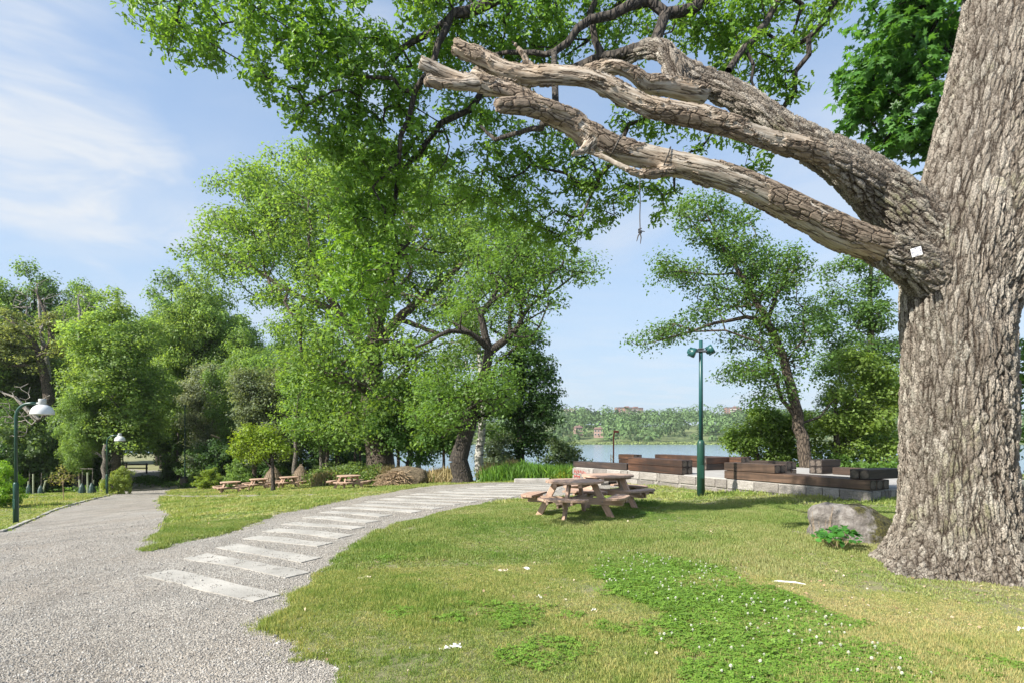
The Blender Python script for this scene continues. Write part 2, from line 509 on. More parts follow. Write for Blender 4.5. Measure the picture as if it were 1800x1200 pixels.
def gp(px, py): g = ground(px, py); return (g.x, g.y)
left_edge_px = [(0, 935), (50, 915), (100, 894), (150, 880), (188, 871), (225, 860), (240, 851)]
LEFT_EDGE = [gp(*p) for p in left_edge_px]
far_path = [(-39.5, 58.5), (-44.5, 65), (-50, 71), (-60, 76), (-90, 84), (-90, 89), (-60, 80.5), (-45.5, 74), (-41, 66), (-36, 59)]
right1 = [gp(*p) for p in [(316, 853), (300, 862), (286, 872), (281, 886), (303, 903), (289, 928), (262, 967)]]
slab_left = [gp(*p) for p in [(330, 952), (400, 938), (440, 922), (495, 902), (560, 888), (640, 872), (700, 862), (760, 853)]]
crest = [(-1.9, 24.4), (-0.5, 25.2), (2.0, 24.6), (3.0, 22.6), (4.2, 20.7), (3.6, 18.8)]
right_edge = [gp(*p) for p in [(1030, 868), (1000, 873), (945, 877), (880, 882), (800, 894), (740, 909), (690, 926), (650, 945), (612, 970), (575, 1000), (545, 1030), (512, 1060), (485, 1085),
              (478, 1105), (505, 1135), (560, 1172), (600, 1198)]]
PATH = LEFT_EDGE + far_path + right1 + slab_left + crest + right_edge + [(-1.0, 3.0), (-0.8, -8), (-16, -8), (-16, 6), (-14.2, 11)]
STRIP = [gp(*p) for p in [(290, 869), (420, 869.5), (560, 868), (560, 870.5), (420, 873), (290, 873.5)]]
def path_sdf(x, y, noise=True):
    x = np.asarray(x, float); y = np.asarray(y, float)
    s = np.minimum(poly_sdf(x, y, PATH), poly_sdf(x, y, STRIP))
    if noise:
        w = np.where(poly_sdf(x, y, PATH) < 3, 1, 1)
        s = s + w * ((N2(x * 2.2, y * 2.2, 0, 4) - 0.5) * 0.42 + (N3(x * 9, y * 9, 0, 2) - .5) * .14)
    return s

def polar_grid(r0, r1, ratio, a0, a1, na):
    nr = int(math.log(r1 / r0) / math.log(ratio)) + 1
    r = r0 * ratio ** np.arange(nr)
    a = np.radians(np.linspace(a0, a1, na))
    Rr, Aa = np.meshgrid(r, a, indexing='ij')
    x = Rr * np.sin(Aa); y = Rr * np.cos(Aa)
    idx = np.arange(nr * na).reshape(nr, na)
    f = np.stack([idx[:-1, :-1], idx[:-1, 1:], idx[1:, 1:], idx[1:, :-1]], -1).reshape(-1, 4)[:, ::-1]
    return x.ravel(), y.ravel(), np.ascontiguousarray(f)
gx, gy, gf = polar_grid(0.6, 170, 1.021, -85, 85, 310)
gs = path_sdf(gx, gy)
gz = T(gx, gy)

# shared greens / dry patches over the lawn, read by ground and by the blades alike
def lawn_color(k, mul=1.0, hi=False):
    w = k.coord('World', (1, 1, 0))
    dry = k.math('ADD', k.math('MULTIPLY', k.noise(w, 0.55, 4, 0.6), 0.62), k.math('MULTIPLY', k.noise(w, 3.5, 5, 0.65), 0.4))
    # the ground under the old oak is drier
    sx = k.n("ShaderNodeVectorMath", operation='DISTANCE'); k.l(w, sx.inputs[0]); sx.inputs[1].default_value = (5.0, 5.0, 0)
    near = k.ramp(k.math('DIVIDE', sx.outputs['Value'], 6.0), [(0.15, 0.15), (0.95, 0.0)])
    dry = k.math('ADD', dry, near)
    c = k.ramp(dry, [(0.30, (0.10 * mul, 0.190 * mul, 0.036 * mul)), (0.44, (0.180 * mul, 0.255 * mul, 0.062 * mul)), (0.56, (0.285 * mul, 0.315 * mul, 0.115 * mul)),
                     (0.66, (0.355 * mul, 0.345 * mul, 0.165 * mul)), (0.8, (0.37 * mul, 0.325 * mul, 0.18 * mul))])
    v = k.noise(w, 22, 5, 0.7)
    return k.mix(1.0, c, k.ramp(v, [(0.25, 0.72), (0.75, 1.28)]), 'MULTIPLY')
k = NT("lawn_ground")
base = lawn_color(k, 0.66)
thatch = k.ramp(k.noise(k.coord('World', (1, 1, 0)), 55, 5, 0.75), [(0.38, (0.12, 0.10, 0.055)), (0.55, (0.26, 0.225, 0.125)), (0.7, (0.40, 0.36, 0.22))])
base = k.mix(k.ramp(k.noise(k.coord('World', (1, 1, 0)), 5, 5, 0.7), [(0.35, 0.25), (0.65, 0.8)]), base, thatch)
w = k.coord('World', (1, 1, 0))
soil = k.ramp(k.noise(w, 9, 6, 0.7), [(0.58, 0.0), (0.68, 1.0)])
k.P(Base_Color=k.mix(k.math('MULTIPLY', soil, 0.55), base, (0.15, 0.115, 0.07)), Roughness=0.95)
k.bump(k.noise(w, 60, 6, 0.75), 0.7, 0.03)
GRASSG = k.m

k = NT("gravel")
w = k.coord('World', (1, 1, 1))
v1 = k.voro(w, 55, 'F1', 'Color'); v2 = k.voro(w, 110, 'F1', 'Color')
e1 = k.voro(w, 55, 'F1', 'Distance'); e2 = k.voro(w, 120, 'F1', 'Distance')
g1 = k.ramp(k.noise(v1, 3.0, 0), [(0.3, (0.215, 0.20, 0.178)), (0.5, (0.335, 0.315, 0.285)), (0.7, (0.44, 0.42, 0.385))])
g2 = k.ramp(k.noise(v2, 3.0, 0), [(0.3, 0.75), (0.7, 1.2)])
gc = k.mix(1.0, g1, g2, 'MULTIPLY')
big = k.ramp(k.noise(w, 0.35, 5, 0.6), [(0.35, (0.88, 0.83, 0.77)), (0.65, (1.08, 1.065, 1.04))])
worn = k.ramp(k.noise(k.coord('World', (1.2, .6, 1), rot=(0, 0, .6)), 1.2, 6, 0.62), [(0.36, 0.80), (0.62, 1.08)])
gc = k.mix(1.0, k.mix(1.0, gc, big, 'MULTIPLY'), worn, 'MULTIPLY')
dirt = k.ramp(k.noise(w, 0.8, 6, 0.65), [(0.50, 0.0), (0.68, 0.6)])
gc = k.mix(dirt, gc, (0.31, 0.265, 0.215))
k.P(Base_Color=gc, Roughness=0.92)
h = k.math('ADD', k.math('MULTIPLY', e1, -1.0), k.math('MULTIPLY', e2, -0.45))
k.bump(h, 0.9, 0.018)
GRAVEL = k.m

# lawn: one sheet to the water; it dips just under the gravel where the path is
lz = gz + np.clip(gs * 0.22, -0.06, 0.028)
lawn = link("lawn_ground", mesh_np("lawn_ground", np.c_[gx, gy, lz], gf, GRASSG, True))
set_props(lawn, kind='structure')
keep = (gs[gf].min(1) < 0.35)
used = np.unique(gf[keep]); remap = np.full(len(gx), -1); remap[used] = np.arange(len(used))
gpath = link("gravel_path", mesh_np("gravel_path", np.c_[gx, gy, gz][used], remap[gf[keep]], GRAVEL, True))
set_props(gpath, kind='structure')

# lake
k = NT("lake_water")
w = k.coord('World', (0.35, 1.0, 1))
k.P(Base_Color=(0.20, 0.27, 0.34), Roughness=0.15, IOR=1.33)
k.bump(k.noise(w, 2.0, 6, 0.65), 0.6, 0.12)
bp = k.p
SX = 1400
MB().add([(-SX, 20, LAKE), (SX, 20, LAKE), (SX, 900, LAKE), (-SX, 900, LAKE)], [(0, 1, 2, 3)]).build("lake_water", k.m)
set_props(bpy.data.objects["lake_water"], kind='structure')

# far shore hill
k = NT("far_shore_ground")
w = k.coord('World', (1, 1, 1))
k.P(Base_Color=k.mix(k.ramp(k.noise(w, 0.03, 5), [(0.4, 0.0), (0.6, 1.0)]), (0.10, 0.14, 0.045), (0.16, 0.19, 0.07)), Roughness=1.0)
FARG = k.m
def far_z(x, y):
    dshore = y - (470 - 0.02 * x)
    t = smooth(0, 240, dshore - 18)
    ridge = 23 + 5 * (N1(x / 180 + 5, y * 0, 0, 2) - 0.5) * 2
    return LAKE - 1.5 + np.clip(dshore * 0.2, 0, 2.0) + t * ridge
fx, fy = np.meshgrid(np.linspace(-900, 900, 150), np.linspace(455, 1100, 60), indexing='ij')
idx = np.arange(fx.size).reshape(fx.shape)
ff = np.stack([idx[:-1, :-1], idx[1:, :-1], idx[1:, 1:], idx[:-1, 1:]], -1).reshape(-1, 4)
set_props(link("far_shore_hill", mesh_np("far_shore_hill", np.c_[fx.ravel(), fy.ravel(), far_z(fx, fy).ravel()], ff, FARG, True)), kind='structure')

# ------------------------------------------------------------------ stone slabs set in the gravel, and the kerb along it
k = NT("pale_granite")
c = k.coord('World')
sp = k.ramp(k.noise(c, 90, 3, 0.8), [(0.35, (0.28, 0.262, 0.235)), (0.6, (0.42, 0.40, 0.36))])
dr = k.ramp(k.noise(c, 6, 6, 0.7), [(0.58, 0.0), (0.66, 1.0)])
dr2 = k.ramp(k.noise(c, 1.3, 5, 0.6), [(0.35, 0.78), (0.65, 1.1)])
k.P(Base_Color=k.mix(1.0, k.mix(k.math('MULTIPLY', dr, 0.75), sp, (0.22, 0.205, 0.18)), dr2, 'MULTIPLY'), Roughness=0.85)
k.bump(k.noise(c, 70, 5, 0.7), 0.4, 0.01)
GRANITE = k.m
slabs = [((277, 1006), (470, 1051)), ((343, 977), (523, 1011)), ((397, 959), (549, 984)), ((441, 944), (571, 957)), ((475, 931), (607, 943)), ((507, 919), (630, 928)),
         ((542, 908), (655, 917)), ((572, 899), (678, 906.5)), ((592, 891.5), (733, 899.5)), ((628, 886), (770, 893)), ((648, 880.5), (805, 886)), ((674, 876), (835, 881.5)),
         ((702, 871.5), (866, 876.5)), ((728, 867.5), (905, 872.5)), ((770, 863.5), (960, 867.5)), ((800, 860), (975, 863)), ((825, 857), (985, 859)), ((850, 854), (992, 855.5)), ((875, 851), (1000, 852))]
SLABS = []
for i, (a, b) in enumerate(slabs):
    A = ground(*a); B = ground(*b)
    e = Vector((B.x - A.x, B.y - A.y, 0)); L = e.length; e.normalize(); nrm = Vector((-e.y, e.x, 0))
    wd = 0.17; SLABS.append((A.x, A.y, e.x, e.y, L))
    segs = 8
    mb = MB(); top = []; bot = []
    for j in range(segs + 1):
        p = A + e * (L * j / segs)
        for sgn in (-1, 1):
            q = p + nrm * sgn * (wd + random.uniform(-.018, .010))
            z = Tz(q.x, q.y) + 0.011
            top.append((q.x, q.y, z)); bot.append((q.x, q.y, z - 0.09))
    V = top + bot; m = len(top); Fs = []
    for j in range(segs):
        a0, a1, b0, b1 = 2 * j, 2 * j + 1, 2 * j + 2, 2 * j + 3
        Fs += [(a0, b0, b1, a1), (a0 + m, a0 + m, b0 + m, b0) if False else (a0, a0 + m, b0 + m, b0), (a1, b1, b1 + m, a1 + m)]
    Fs += [(0, 1, 1 + m, m), (2 * segs, 2 * segs + m, 2 * segs + 1 + m, 2 * segs + 1)]
    mb.add(V, Fs).build("stone_slab", GRANITE, gpath)
# kerb stones along the left edge of the main path
pts = LEFT_EDGE + [(-38.4, 57)]
for (ax, ay), (bx, by) in zip(pts[:-1], pts[1:]):
    L = math.hypot(bx - ax, by - ay); n = max(1, int(L / 1.0))
    for j in range(n):
        t0, t1 = j / n, (j + 0.97) / n
        a = Vector((ax + (bx - ax) * t0, ay + (by - ay) * t0, 0)); b = Vector((ax + (bx - ax) * t1, ay + (by - ay) * t1, 0))
        mid = (a + b) / 2; ang = math.atan2(b.y - a.y, b.x - a.x)
        o = MB().box((0, 0, 0), ((b - a).length, 0.13, 0.16), ch=0.012, jit=0.006).build("kerb_stone", GRANITE, gpath, loc=(mid.x, mid.y, Tz(mid.x, mid.y) - 0.035))
        o.rotation_euler = (0, math.atan2(Tz(a.x, a.y) - Tz(b.x, b.y), (b - a).length), ang)
# ------------------------------------------------------------------ trees: skeleton, wood, leaves
def norm(v): return v / np.maximum(np.linalg.norm(v, axis=-1, keepdims=True), 1e-9)

class Skel:
    def __init__(s):
        s.p = []; s.par = []; s.minr = []; s.tip = []
        s.age = []
    def chain(s, pts, start=-1, r=None):
        """pts: list of points; r: list of minimum radii (manual limbs)"""
        prev = start
        for i, q in enumerate(pts):
            s.p.append(np.array(q, float)); s.par.append(prev); s.minr.append(0 if r is None else r[i]); s.tip.append(False)
            s.age.append(0 if prev < 0 else s.age[prev] + np.linalg.norm(s.p[prev] - s.p[-1]))
            prev = len(s.p) - 1
        return prev
    def grow(s, targets, g, seg=0.5, wob=0.12, up=0.25, pen=0.25, allowed_from=0, tipmark=True):
        P = np.zeros((len(s.p) + len(targets) * 14 + 50, 3)); Ag = np.zeros(len(P))
        n = len(s.p); P[:n] = np.array(s.p); Ag[:n] = s.age
        root = P[0]
        order = np.argsort(np.linalg.norm(targets - P[allowed_from], axis=1))
        ends = []
        for ti in order:
            t = targets[ti]
            dv = t - P[allowed_from:n]
            dist = np.linalg.norm(dv, axis=1)
            cost = dist + pen * Ag[allowed_from:n] * (dist > 0) + 0.25 * np.maximum(0, -dv[:, 2])
            j = int(np.argmin(cost)) + allowed_from
            a = P[j]; D = np.linalg.norm(t - a)
            m = max(1, min(12, int(D / seg)))
            pd = (P[j] - P[s.par[j]]) if s.par[j] >= 0 else np.array([0, 0, 1.0])
            pd = pd / (np.linalg.norm(pd) + 1e-9)
            ctrl = a + D * 0.45 * (0.55 * pd + 0.45 * (t - a) / (D + 1e-9) + np.array([0, 0, up]))
            prev = j
            for q in range(1, m + 1):
                u = q / m
                pt = (1 - u) ** 2 * a + 2 * u * (1 - u) * ctrl + u * u * t
                if q < m: pt = pt + g.normal(0, wob * seg, 3)
                s.p.append(pt); s.par.append(prev); s.minr.append(0); s.tip.append(q == m)
                s.age.append(s.age[prev] + np.linalg.norm(pt - P[prev]))
                P[n] = pt; Ag[n] = s.age[-1]; prev = n; n += 1
                if n >= len(P): P = np.r_[P, np.zeros((1000, 3))]; Ag = np.r_[Ag, np.zeros(1000)]
            ends.append(prev)
        return ends
    def radii(s, r0, rmin=0.012, power=0.5):
        n = len(s.p); c = np.zeros(n)
        for i in range(n - 1, -1, -1):
            if s.tip[i] or c[i] == 0: c[i] += 1
            if s.par[i] >= 0: c[s.par[i]] += c[i]
        r = r0 * (c / c.max()) ** power
        r = np.maximum(r, rmin)
        return np.maximum(r, np.array(s.minr))
    def wood(s, r, name, mat, kbig=10, thr=0.06, skip=0):
        P = np.array(s.p); par = np.array(s.par)
        i = np.nonzero(par >= 0)[0]; i = i[i >= skip]
        V = []; Fc = []; base = 0
        for big in (True, False):
            sel = i[(r[i] > thr) == big]
            if not len(sel): continue
            k = kbig if big else 4
            A = P[par[sel]]; B = P[sel]; ra = np.minimum(r[par[sel]], r[sel] * 1.6); rb = r[sel]
            d = norm(B - A); ref = np.where(np.abs(d[:, 2:3]) > 0.9, np.array([[1, 0, 0.0]]), np.array([[0, 0, 1.0]]))
            u = norm(np.cross(d, ref)); w = np.cross(u, d)
            an = np.arange(k) * 2 * np.pi / k
            ring = np.cos(an)[None, :, None] * u[:, None] + np.sin(an)[None, :, None] * w[:, None]
            va = A[:, None] - d[:, None] * (ra * 0.3)[:, None, None] + ring * ra[:, None, None]
            vb = B[:, None] + ring * rb[:, None, None]
            vv = np.concatenate([va, vb], 1).reshape(-1, 3)
            o = (np.arange(len(sel)) * 2 * k + base)[:, None, None]
            j = np.arange(k)
            q = np.stack([j, (j + 1) % k, k + (j + 1) % k, k + j], -1)[None] + o
            Fc.append(q.reshape(-1, 4)); V.append(vv); base += len(vv)
        return mesh_np(name, np.concatenate(V), Fc, mat, True)

def scatter_leaves(P, Nrm, size, g, tmpl='quad', name="crown", mat=None, roll=None, per=0):
    n = len(P)
    Nn = norm(Nrm)
    rv = g.normal(0, 1, (n, 3)) if roll is None else roll
    X = norm(rv - (rv * Nn).sum(1, keepdims=True) * Nn)
    Y = np.cross(Nn, X)
    if tmpl == 'quad':
        tv = np.array([[-.5, 0, 0], [-.05, -.30, .10], [.5, 0, -.04], [-.0, .30, .10]]); tf = np.array([[0, 1, 2, 3]])
    elif tmpl == 'blade':
        tv = np.array([[-.5, -.035, 0], [-.5, .035, 0], [.05, .03, .03], [.5, 0, .12], [.05, -.03, .03]]); tf = np.array([[0, 4, 2, 1], [4, 3, 2, 2]]); tf = np.array([[0, 4, 1], [4, 2, 1], [4, 3, 2]])
    elif tmpl == 'oak':
        half = [(.02, .04), (.20, .13), (.32, .07), (.50, .24), (.62, .13), (.80, .25), (.98, .06)]
        m = len(half)
        tv = np.array([[0, 0, 0], [1.0, 0, -.10]] + [[x, y, y * .35 - .10 * x] for x, y in half] + [[x, -y, y * .35 - .10 * x] for x, y in half])
        tf = np.array([[0, 1] + [1 + m - i for i in range(m)], [1, 0] + [2 + m + i for i in range(m)]])
    elif tmpl == 'broad':
        tv = np.array([[0, 0, 0], [.3, .30, .08], [.65, .34, .06], [1.0, 0, -.1], [.65, -.34, .06], [.3, -.30, .08], [.5, 0, 0]]); tf = np.array([[0, 6, 2, 1], [6, 3, 2, 2], [0, 5, 4, 6], [6, 4, 3, 3]])
        tf = None; f3 = np.array([[0, 6, 1], [1, 6, 2], [2, 6, 3], [3, 6, 4], [4, 6, 5], [5, 6, 0]])
        tf = f3
    elif tmpl == 'maple':
        ang = np.radians([180, 140, 118, 92, 68, 45, 25, 0, -25, -45, -68, -92, -118, -140])
        rad = np.array([.12, .42, .28, .62, .34, .78, .42, .9, .42, .78, .34, .62, .28, .42])
        tv = np.r_[[[0, 0, 0]], np.c_[np.cos(ang) * rad + .15, np.sin(ang) * rad, -0.12 * rad ** 2]]
        m = len(ang); tf = np.array([[0, 1 + (i + 1) % m, 1 + i] for i in range(m)])
    tv = tv.astype(float)
    S = np.asarray(size, float).reshape(-1, 1, 1) * np.ones((n, 1, 1))
    V = P[:, None] + S * (tv[None, :, :1] * X[:, None] + tv[None, :, 1:2] * Y[:, None] + tv[None, :, 2:3] * Nn[:, None])
    Fc = (tf[None] + (np.arange(n) * len(tv))[:, None, None]).reshape(-1, tf.shape[1])
    rnd = g.random(n)
    if per: rnd = 0.5 * rnd + 0.5 * np.repeat(g.random(n // per + 1), per)[:n]
    rnd = np.repeat(rnd, len(tf))
    return mesh_np(name, V.reshape(-1, 3), Fc, mat, False, {"rnd": ('FACE', 'FLOAT', rnd)})

def blob_points(blobs, n, g, shell=0.45):
    """blobs: rows (x,y,z,rx,ry,rz)"""
    B = np.array(blobs, float)
    vol = (B[:, 3] * B[:, 4] * B[:, 5]) ** 0.75
    i = g.choice(len(B), n, p=vol / vol.sum())
    d = norm(g.normal(0, 1, (n, 3)))
    r = (shell + (1 - shell) * g.random(n)) ** 0.6
    out = g.random(n) < 0.22
    r = np.where(out, r * g.uniform(1.0, 1.42, n), r)
    return B[i, :3] + d * r[:, None] * B[i, 3:], d

def clumps(centres, dirs, per, cr, g, flat=0.5, size=0.2, upw=0.6, sizevar=0.45):
    n = len(centres) * per
    c = np.repeat(centres, per, 0); dd_ = np.repeat(dirs, per, 0)
    q = norm(g.normal(0, 1, (n, 3))) * (g.random((n, 1)) ** 0.45)
    crr = np.repeat(cr * (0.7 + 0.6 * g.random(len(centres))), per)[:, None]
    P = c + q * crr * np.array([1, 1, flat])
    Nn = q * 0.55 + dd_ * 0.3 + np.array([0, 0, upw]) + g.normal(0, 0.42, (n, 3))
    s = size * (1 - sizevar + 2 * sizevar * g.random(n))
    return P, Nn, s

def deep(lst, R, cx=None):
    """give a crown its depth: repeat the blobs before and behind, less so at its rim"""
    A = np.array([r[:2] for r in lst], float); c = A.mean(0) if cx is None else np.array(cx)
    m = np.abs(A - c).max(0) + 30; out = []
    for row in lst:
        k_ = math.sqrt(max(0, 1 - ((row[0] - c[0]) / m[0]) ** 2)) * math.sqrt(max(0.05, 1 - 0.6 * ((row[1] - c[1]) / m[1]) ** 2))
        d0 = row[3] if len(row) > 3 else 0
        for s in (-1, 0, 1): out.append((row[0] + 14 * s * (1 if (row[1] % 2) else -1), row[1] + 8 * s, row[2] * (1.0 if s == 0 else .9), d0 * 0.4 + s * R * k_))
    return out
def px_blobs(lst, d, spread=0.75):
    """lst rows: px, py, radius in px (optionally depth offset) at distance d"""
    out = []
    for row in lst:
        px, py, r = row[:3]; dz = row[3] if len(row) > 3 else 0
        q = atn(px, py, d + dz); rr = r * (d + dz) / F
        out.append((q[0], q[1], q[2], rr, rr * spread, rr * 0.8))
    return out

def tree(name, label, base, limbs, blobs, seed, ntw=260, per=60, cr=0.75, size=0.22, color=(0.07, 0.12, 0.02), bark=None, r0=0.4, group=None,
         flat=0.5, shell=0.45, tmpl='quad', upw=0.6, cat="tree", leaf=None, pen=0.25, rmin=0.015, extra_dead=None):
    """base: world point; limbs: list of polylines [(pt, radius)...], first one is the trunk; everything local to base"""
    g = np.random.default_rng(seed)
    root = empty(name, base, 0, label, cat, group)
    b = np.array(base)
    sk = Skel()
    idx0 = 0
    for li, lim in enumerate(limbs):
        pts = np.array([np.array(p) - b for p, _ in lim]); rr = [r for _, r in lim]
        # resample and roughen
        P2 = []; R2 = []
        for i in range(len(pts) - 1):
            m = max(1, int(np.linalg.norm(pts[i + 1] - pts[i]) / 0.45))
            for q in range(m):
                P2.append(pts[i] + (pts[i + 1] - pts[i]) * q / m + (g.normal(0, 0.025, 3) if i + q else 0)); R2.append(rr[i] + (rr[i + 1] - rr[i]) * q / m)
        P2.append(pts[-1]); R2.append(rr[-1])
        if li == 0: start = -1
        else:
            start = int(np.argmin(np.linalg.norm(np.array(sk.p) - P2[0], axis=1))); 
        sk.chain(P2, start, R2)
        if li == 0: idx0 = int(len(P2) * 0.45)
    # buttressed foot
    tg, dirs = blob_points([(x - b[0], y - b[1], z - b[2], *r) for x, y, z, *r in blobs], ntw, g, shell)
    sk.grow(tg, g, 0.8 if cr > 0.5 else 0.4, 0.14, 0.3, pen, allowed_from=idx0)
    r = sk.radii(r0, rmin)
    r[0] *= 1.35
    link("trunk", sk.wood(r, name + "_trunk", bark or BARK_FAR), root)
    order = np.argsort(np.linalg.norm(tg - np.array(sk.p)[idx0], axis=1))
    P, Nn, s = clumps(tg, dirs, per, cr, g, flat, size, upw)
    cr_o = link("crown", scatter_leaves(P, Nn, s, g, tmpl, name + "_crown", leaf or LEAF, per=per), root)
    cr_o.color = (*color, 1)
    return root

def generic_tree(name, seed, H=16, W=8, base_h=2.5, ntw=240, per=75, cr=0.85, size=0.24, bark=None, r0=0.28, nb=15, narrow=0.6):
    """prototype at the origin"""
    g = np.random.default_rng(seed)
    blobs = []
    for i in range(nb):
        t = (i + 0.5) / nb
        z = base_h + (H - base_h) * t
        prof = math.sin(math.pi * min(1, (t * 0.88 + 0.14))) ** 0.7
        a = i * 2.4 + g.random()
        rad = W / 2 * prof
        off = rad * 0.55
        br = max(1.0, rad * (0.5 + 0.25 * g.random()))
        blobs.append((math.cos(a) * off, math.sin(a) * off, z, br, br, br * 0.75))
    lean = g.normal(0, 0.25, 2)
    blobs = [(x + g.normal(0, .4), y + g.normal(0, .4), z + g.normal(0, .3), a, b, c) for x, y, z, a, b, c in blobs]
    limbs = [[((0, 0, -0.3), r0 * 1.2), ((lean[0] * .3, lean[1] * .3, H * .3), r0 * .9), ((lean[0], lean[1], H * .6), r0 * .55), ((lean[0], lean[1], H * .88), 0.05)]]
    return tree(name, None, (0, 0, 0), limbs, blobs, seed, ntw, per, cr, size, bark=bark, r0=r0, cat=None, flat=.68, shell=.3, upw=.5)
# ------------------------------------------------------------------ the old oak (trunk, limbs, crown)
OAKB = np.array([5.5, 7.0, 0.0])
OAKB[2] = Tz(5.5, 7.0)
oak = empty("oak_tree", OAKB, 0, "massive oak with furrowed grey trunk and bare dead limbs reaching over the lawn", "tree")

def resample(pts, step=0.06):
    """Catmull-Rom through rows (x,y,z,r)"""
    P = np.array(pts, float); out = []
    Q = np.r_[[2 * P[0] - P[1]], P, [2 * P[-1] - P[-2]]]
    for i in range(1, len(Q) - 2):
        m = max(2, int(np.linalg.norm(Q[i + 1, :3] - Q[i, :3]) / step))
        for q in range(m):
            t = q / m
            out.append(0.5 * (2 * Q[i] + (Q[i + 1] - Q[i - 1]) * t + (2 * Q[i - 1] - 5 * Q[i] + 4 * Q[i + 1] - Q[i + 2]) * t * t + (3 * Q[i] - Q[i - 1] - 3 * Q[i + 1] + Q[i + 2]) * t ** 3))
    out.append(P[-1])
    return np.array(out)
def L3(rows, step=0.06):
    """rows: photo px, py, distance, radius in metres -> path local to the oak's base"""
    return resample([(*(atn(a, b, d) - OAKB), r) for a, b, d, r in rows], step)
def frames(C):
    P = C[:, :3]; n = len(P)
    Tn = norm(np.gradient(P, axis=0)); U = np.zeros_like(P)
    u = np.array([1.0, 0, 0]) if abs(Tn[0][0]) < 0.9 else np.array([0, 1.0, 0])
    for i in range(n):
        u = u - Tn[i] * np.dot(u, Tn[i]); u /= np.linalg.norm(u); U[i] = u
    W = np.cross(Tn, U)
    S = np.r_[0, np.cumsum(np.linalg.norm(np.diff(P, axis=0), axis=1))]
    return Tn, U, W, S
def sweep(C, k=28, seed=0, rough=0.06, flare=False, cap=True, ovals=0.0):
    Tn, U, W, S = frames(C); g = VNoise(seed)
    a = np.arange(k) * 2 * np.pi / k
    rr = C[:, 3][:, None] * (1 + rough * 2 * (g(np.cos(a)[None] * 1.3 + 9, np.sin(a)[None] * 1.3 + 5, S[:, None] * 1.6, 3) - 0.5) + ovals * np.cos(2 * a + 1.0)[None])
    if flare:
        z = C[:, 2][:, None]
        lob = 0.5 + 0.5 * np.cos(5 * a + 0.9)[None] * 1.0 + 0.35 * np.cos(3 * a + 2)[None]
        rr = rr * (1 + np.exp(-np.maximum(z, 0) / 0.34) * (0.30 + 0.16 * lob) + np.exp(-np.maximum(z, 0) / 1.5) * 0.03 * lob + np.exp(-np.maximum(z, -.3) / 0.09) * 0.16 * lob)
    V = C[:, None, :3] + rr[..., None] * (np.cos(a)[None, :, None] * U[:, None] + np.sin(a)[None, :, None] * W[:, None])
    n = len(C); V = V.reshape(-1, 3)
    i = np.arange(n - 1)[:, None]; j = np.arange(k)[None]
    Fq = np.stack([i * k + j, i * k + (j + 1) % k, (i + 1) * k + (j + 1) % k, (i + 1) * k + j], -1).reshape(-1, 4)
    V = np.r_[V, [C[0, :3]], [C[-1, :3]]]
    c0, c1 = n * k, n * k + 1; jj = np.arange(k)
    Ft = np.r_[np.stack([np.full(k, c0), (jj + 1) % k, jj], -1), np.stack([np.full(k, c1), (n - 1) * k + jj, (n - 1) * k + (jj + 1) % k], -1)]
    return V, Fq, Ft
def fuse(name, parts, voxel, smooth_n, charts, mat, levels=1, sfac=0.5):
    """union of swept limbs into one skin, softened where they meet; bark coordinates follow the nearest limb"""
    V = []; Q = []; Tt = []; b = 0
    for v, q, t in parts:
        V.append(v); Q.append(q + b); Tt.append(t + b); b += len(v)
    me = mesh_np("tmp", np.concatenate(V), [np.concatenate(Q), np.concatenate(Tt)])
    o = bpy.data.objects.new("tmp", me); COL.objects.link(o)
    m = o.modifiers.new("r", 'REMESH'); m.mode = 'VOXEL'; m.voxel_size = voxel; m.adaptivity = 0
    m = o.modifiers.new("s", 'SMOOTH'); m.factor = sfac; m.iterations = smooth_n
    if levels:
        m = o.modifiers.new("d", 'SUBSURF'); m.levels = levels; m.render_levels = levels
    dg = bpy.context.evaluated_depsgraph_get()
    ev = o.evaluated_get(dg)
    me2 = bpy.data.meshes.new_from_object(ev)
    bpy.data.objects.remove(o); bpy.data.meshes.remove(me)
    me2.name = name
    n = len(me2.vertices); co = np.empty(n * 3, np.float32); me2.vertices.foreach_get("co", co); co = co.reshape(-1, 3).astype(float)
    acc = np.zeros((n, 3)); ws = np.zeros(n)
    for ci, (C, _) in enumerate(charts):
        Cs = C[::3] if len(C) > 30 else C
        Tn, U, W, S = frames(Cs)
        j = np.empty(n, int)
        for i in range(0, n, 40000):
            d2 = ((co[i:i + 40000, None] - Cs[None, :, :3]) ** 2).sum(-1)
            j[i:i + 40000] = d2.argmin(1)
        v = co - Cs[j, :3]
        s = S[j] + (v * Tn[j]).sum(1); x = (v * U[j]).sum(1); y = (v * W[j]).sum(1)
        d = np.maximum(np.hypot(x, y), 1e-4); dist = np.linalg.norm(v, axis=1)
        rr = Cs[j, 3]
        # angle-faithful coordinates on the mean radius so the furrows keep their width
        bc = np.c_[x, y, s + ci * 7.3]
        key = dist / rr + 0.10 * (N1(co[:, 0] * 9 + ci, co[:, 1] * 9, co[:, 2] * 9, 2) - .5)
        if ci == 0: best = np.full(n, 1e9)
        m_ = key < best
        acc[m_] = bc[m_]; best[m_] = key[m_]
    bc = acc
    a = me2.attributes.new("bark", 'FLOAT_VECTOR', 'POINT'); a.data.foreach_set("vector", bc.astype(np.float32).ravel())
    me2.polygons.foreach_set("use_smooth", np.ones(len(me2.polygons), bool))
    me2.materials.clear(); me2.materials.append(mat)
    return me2

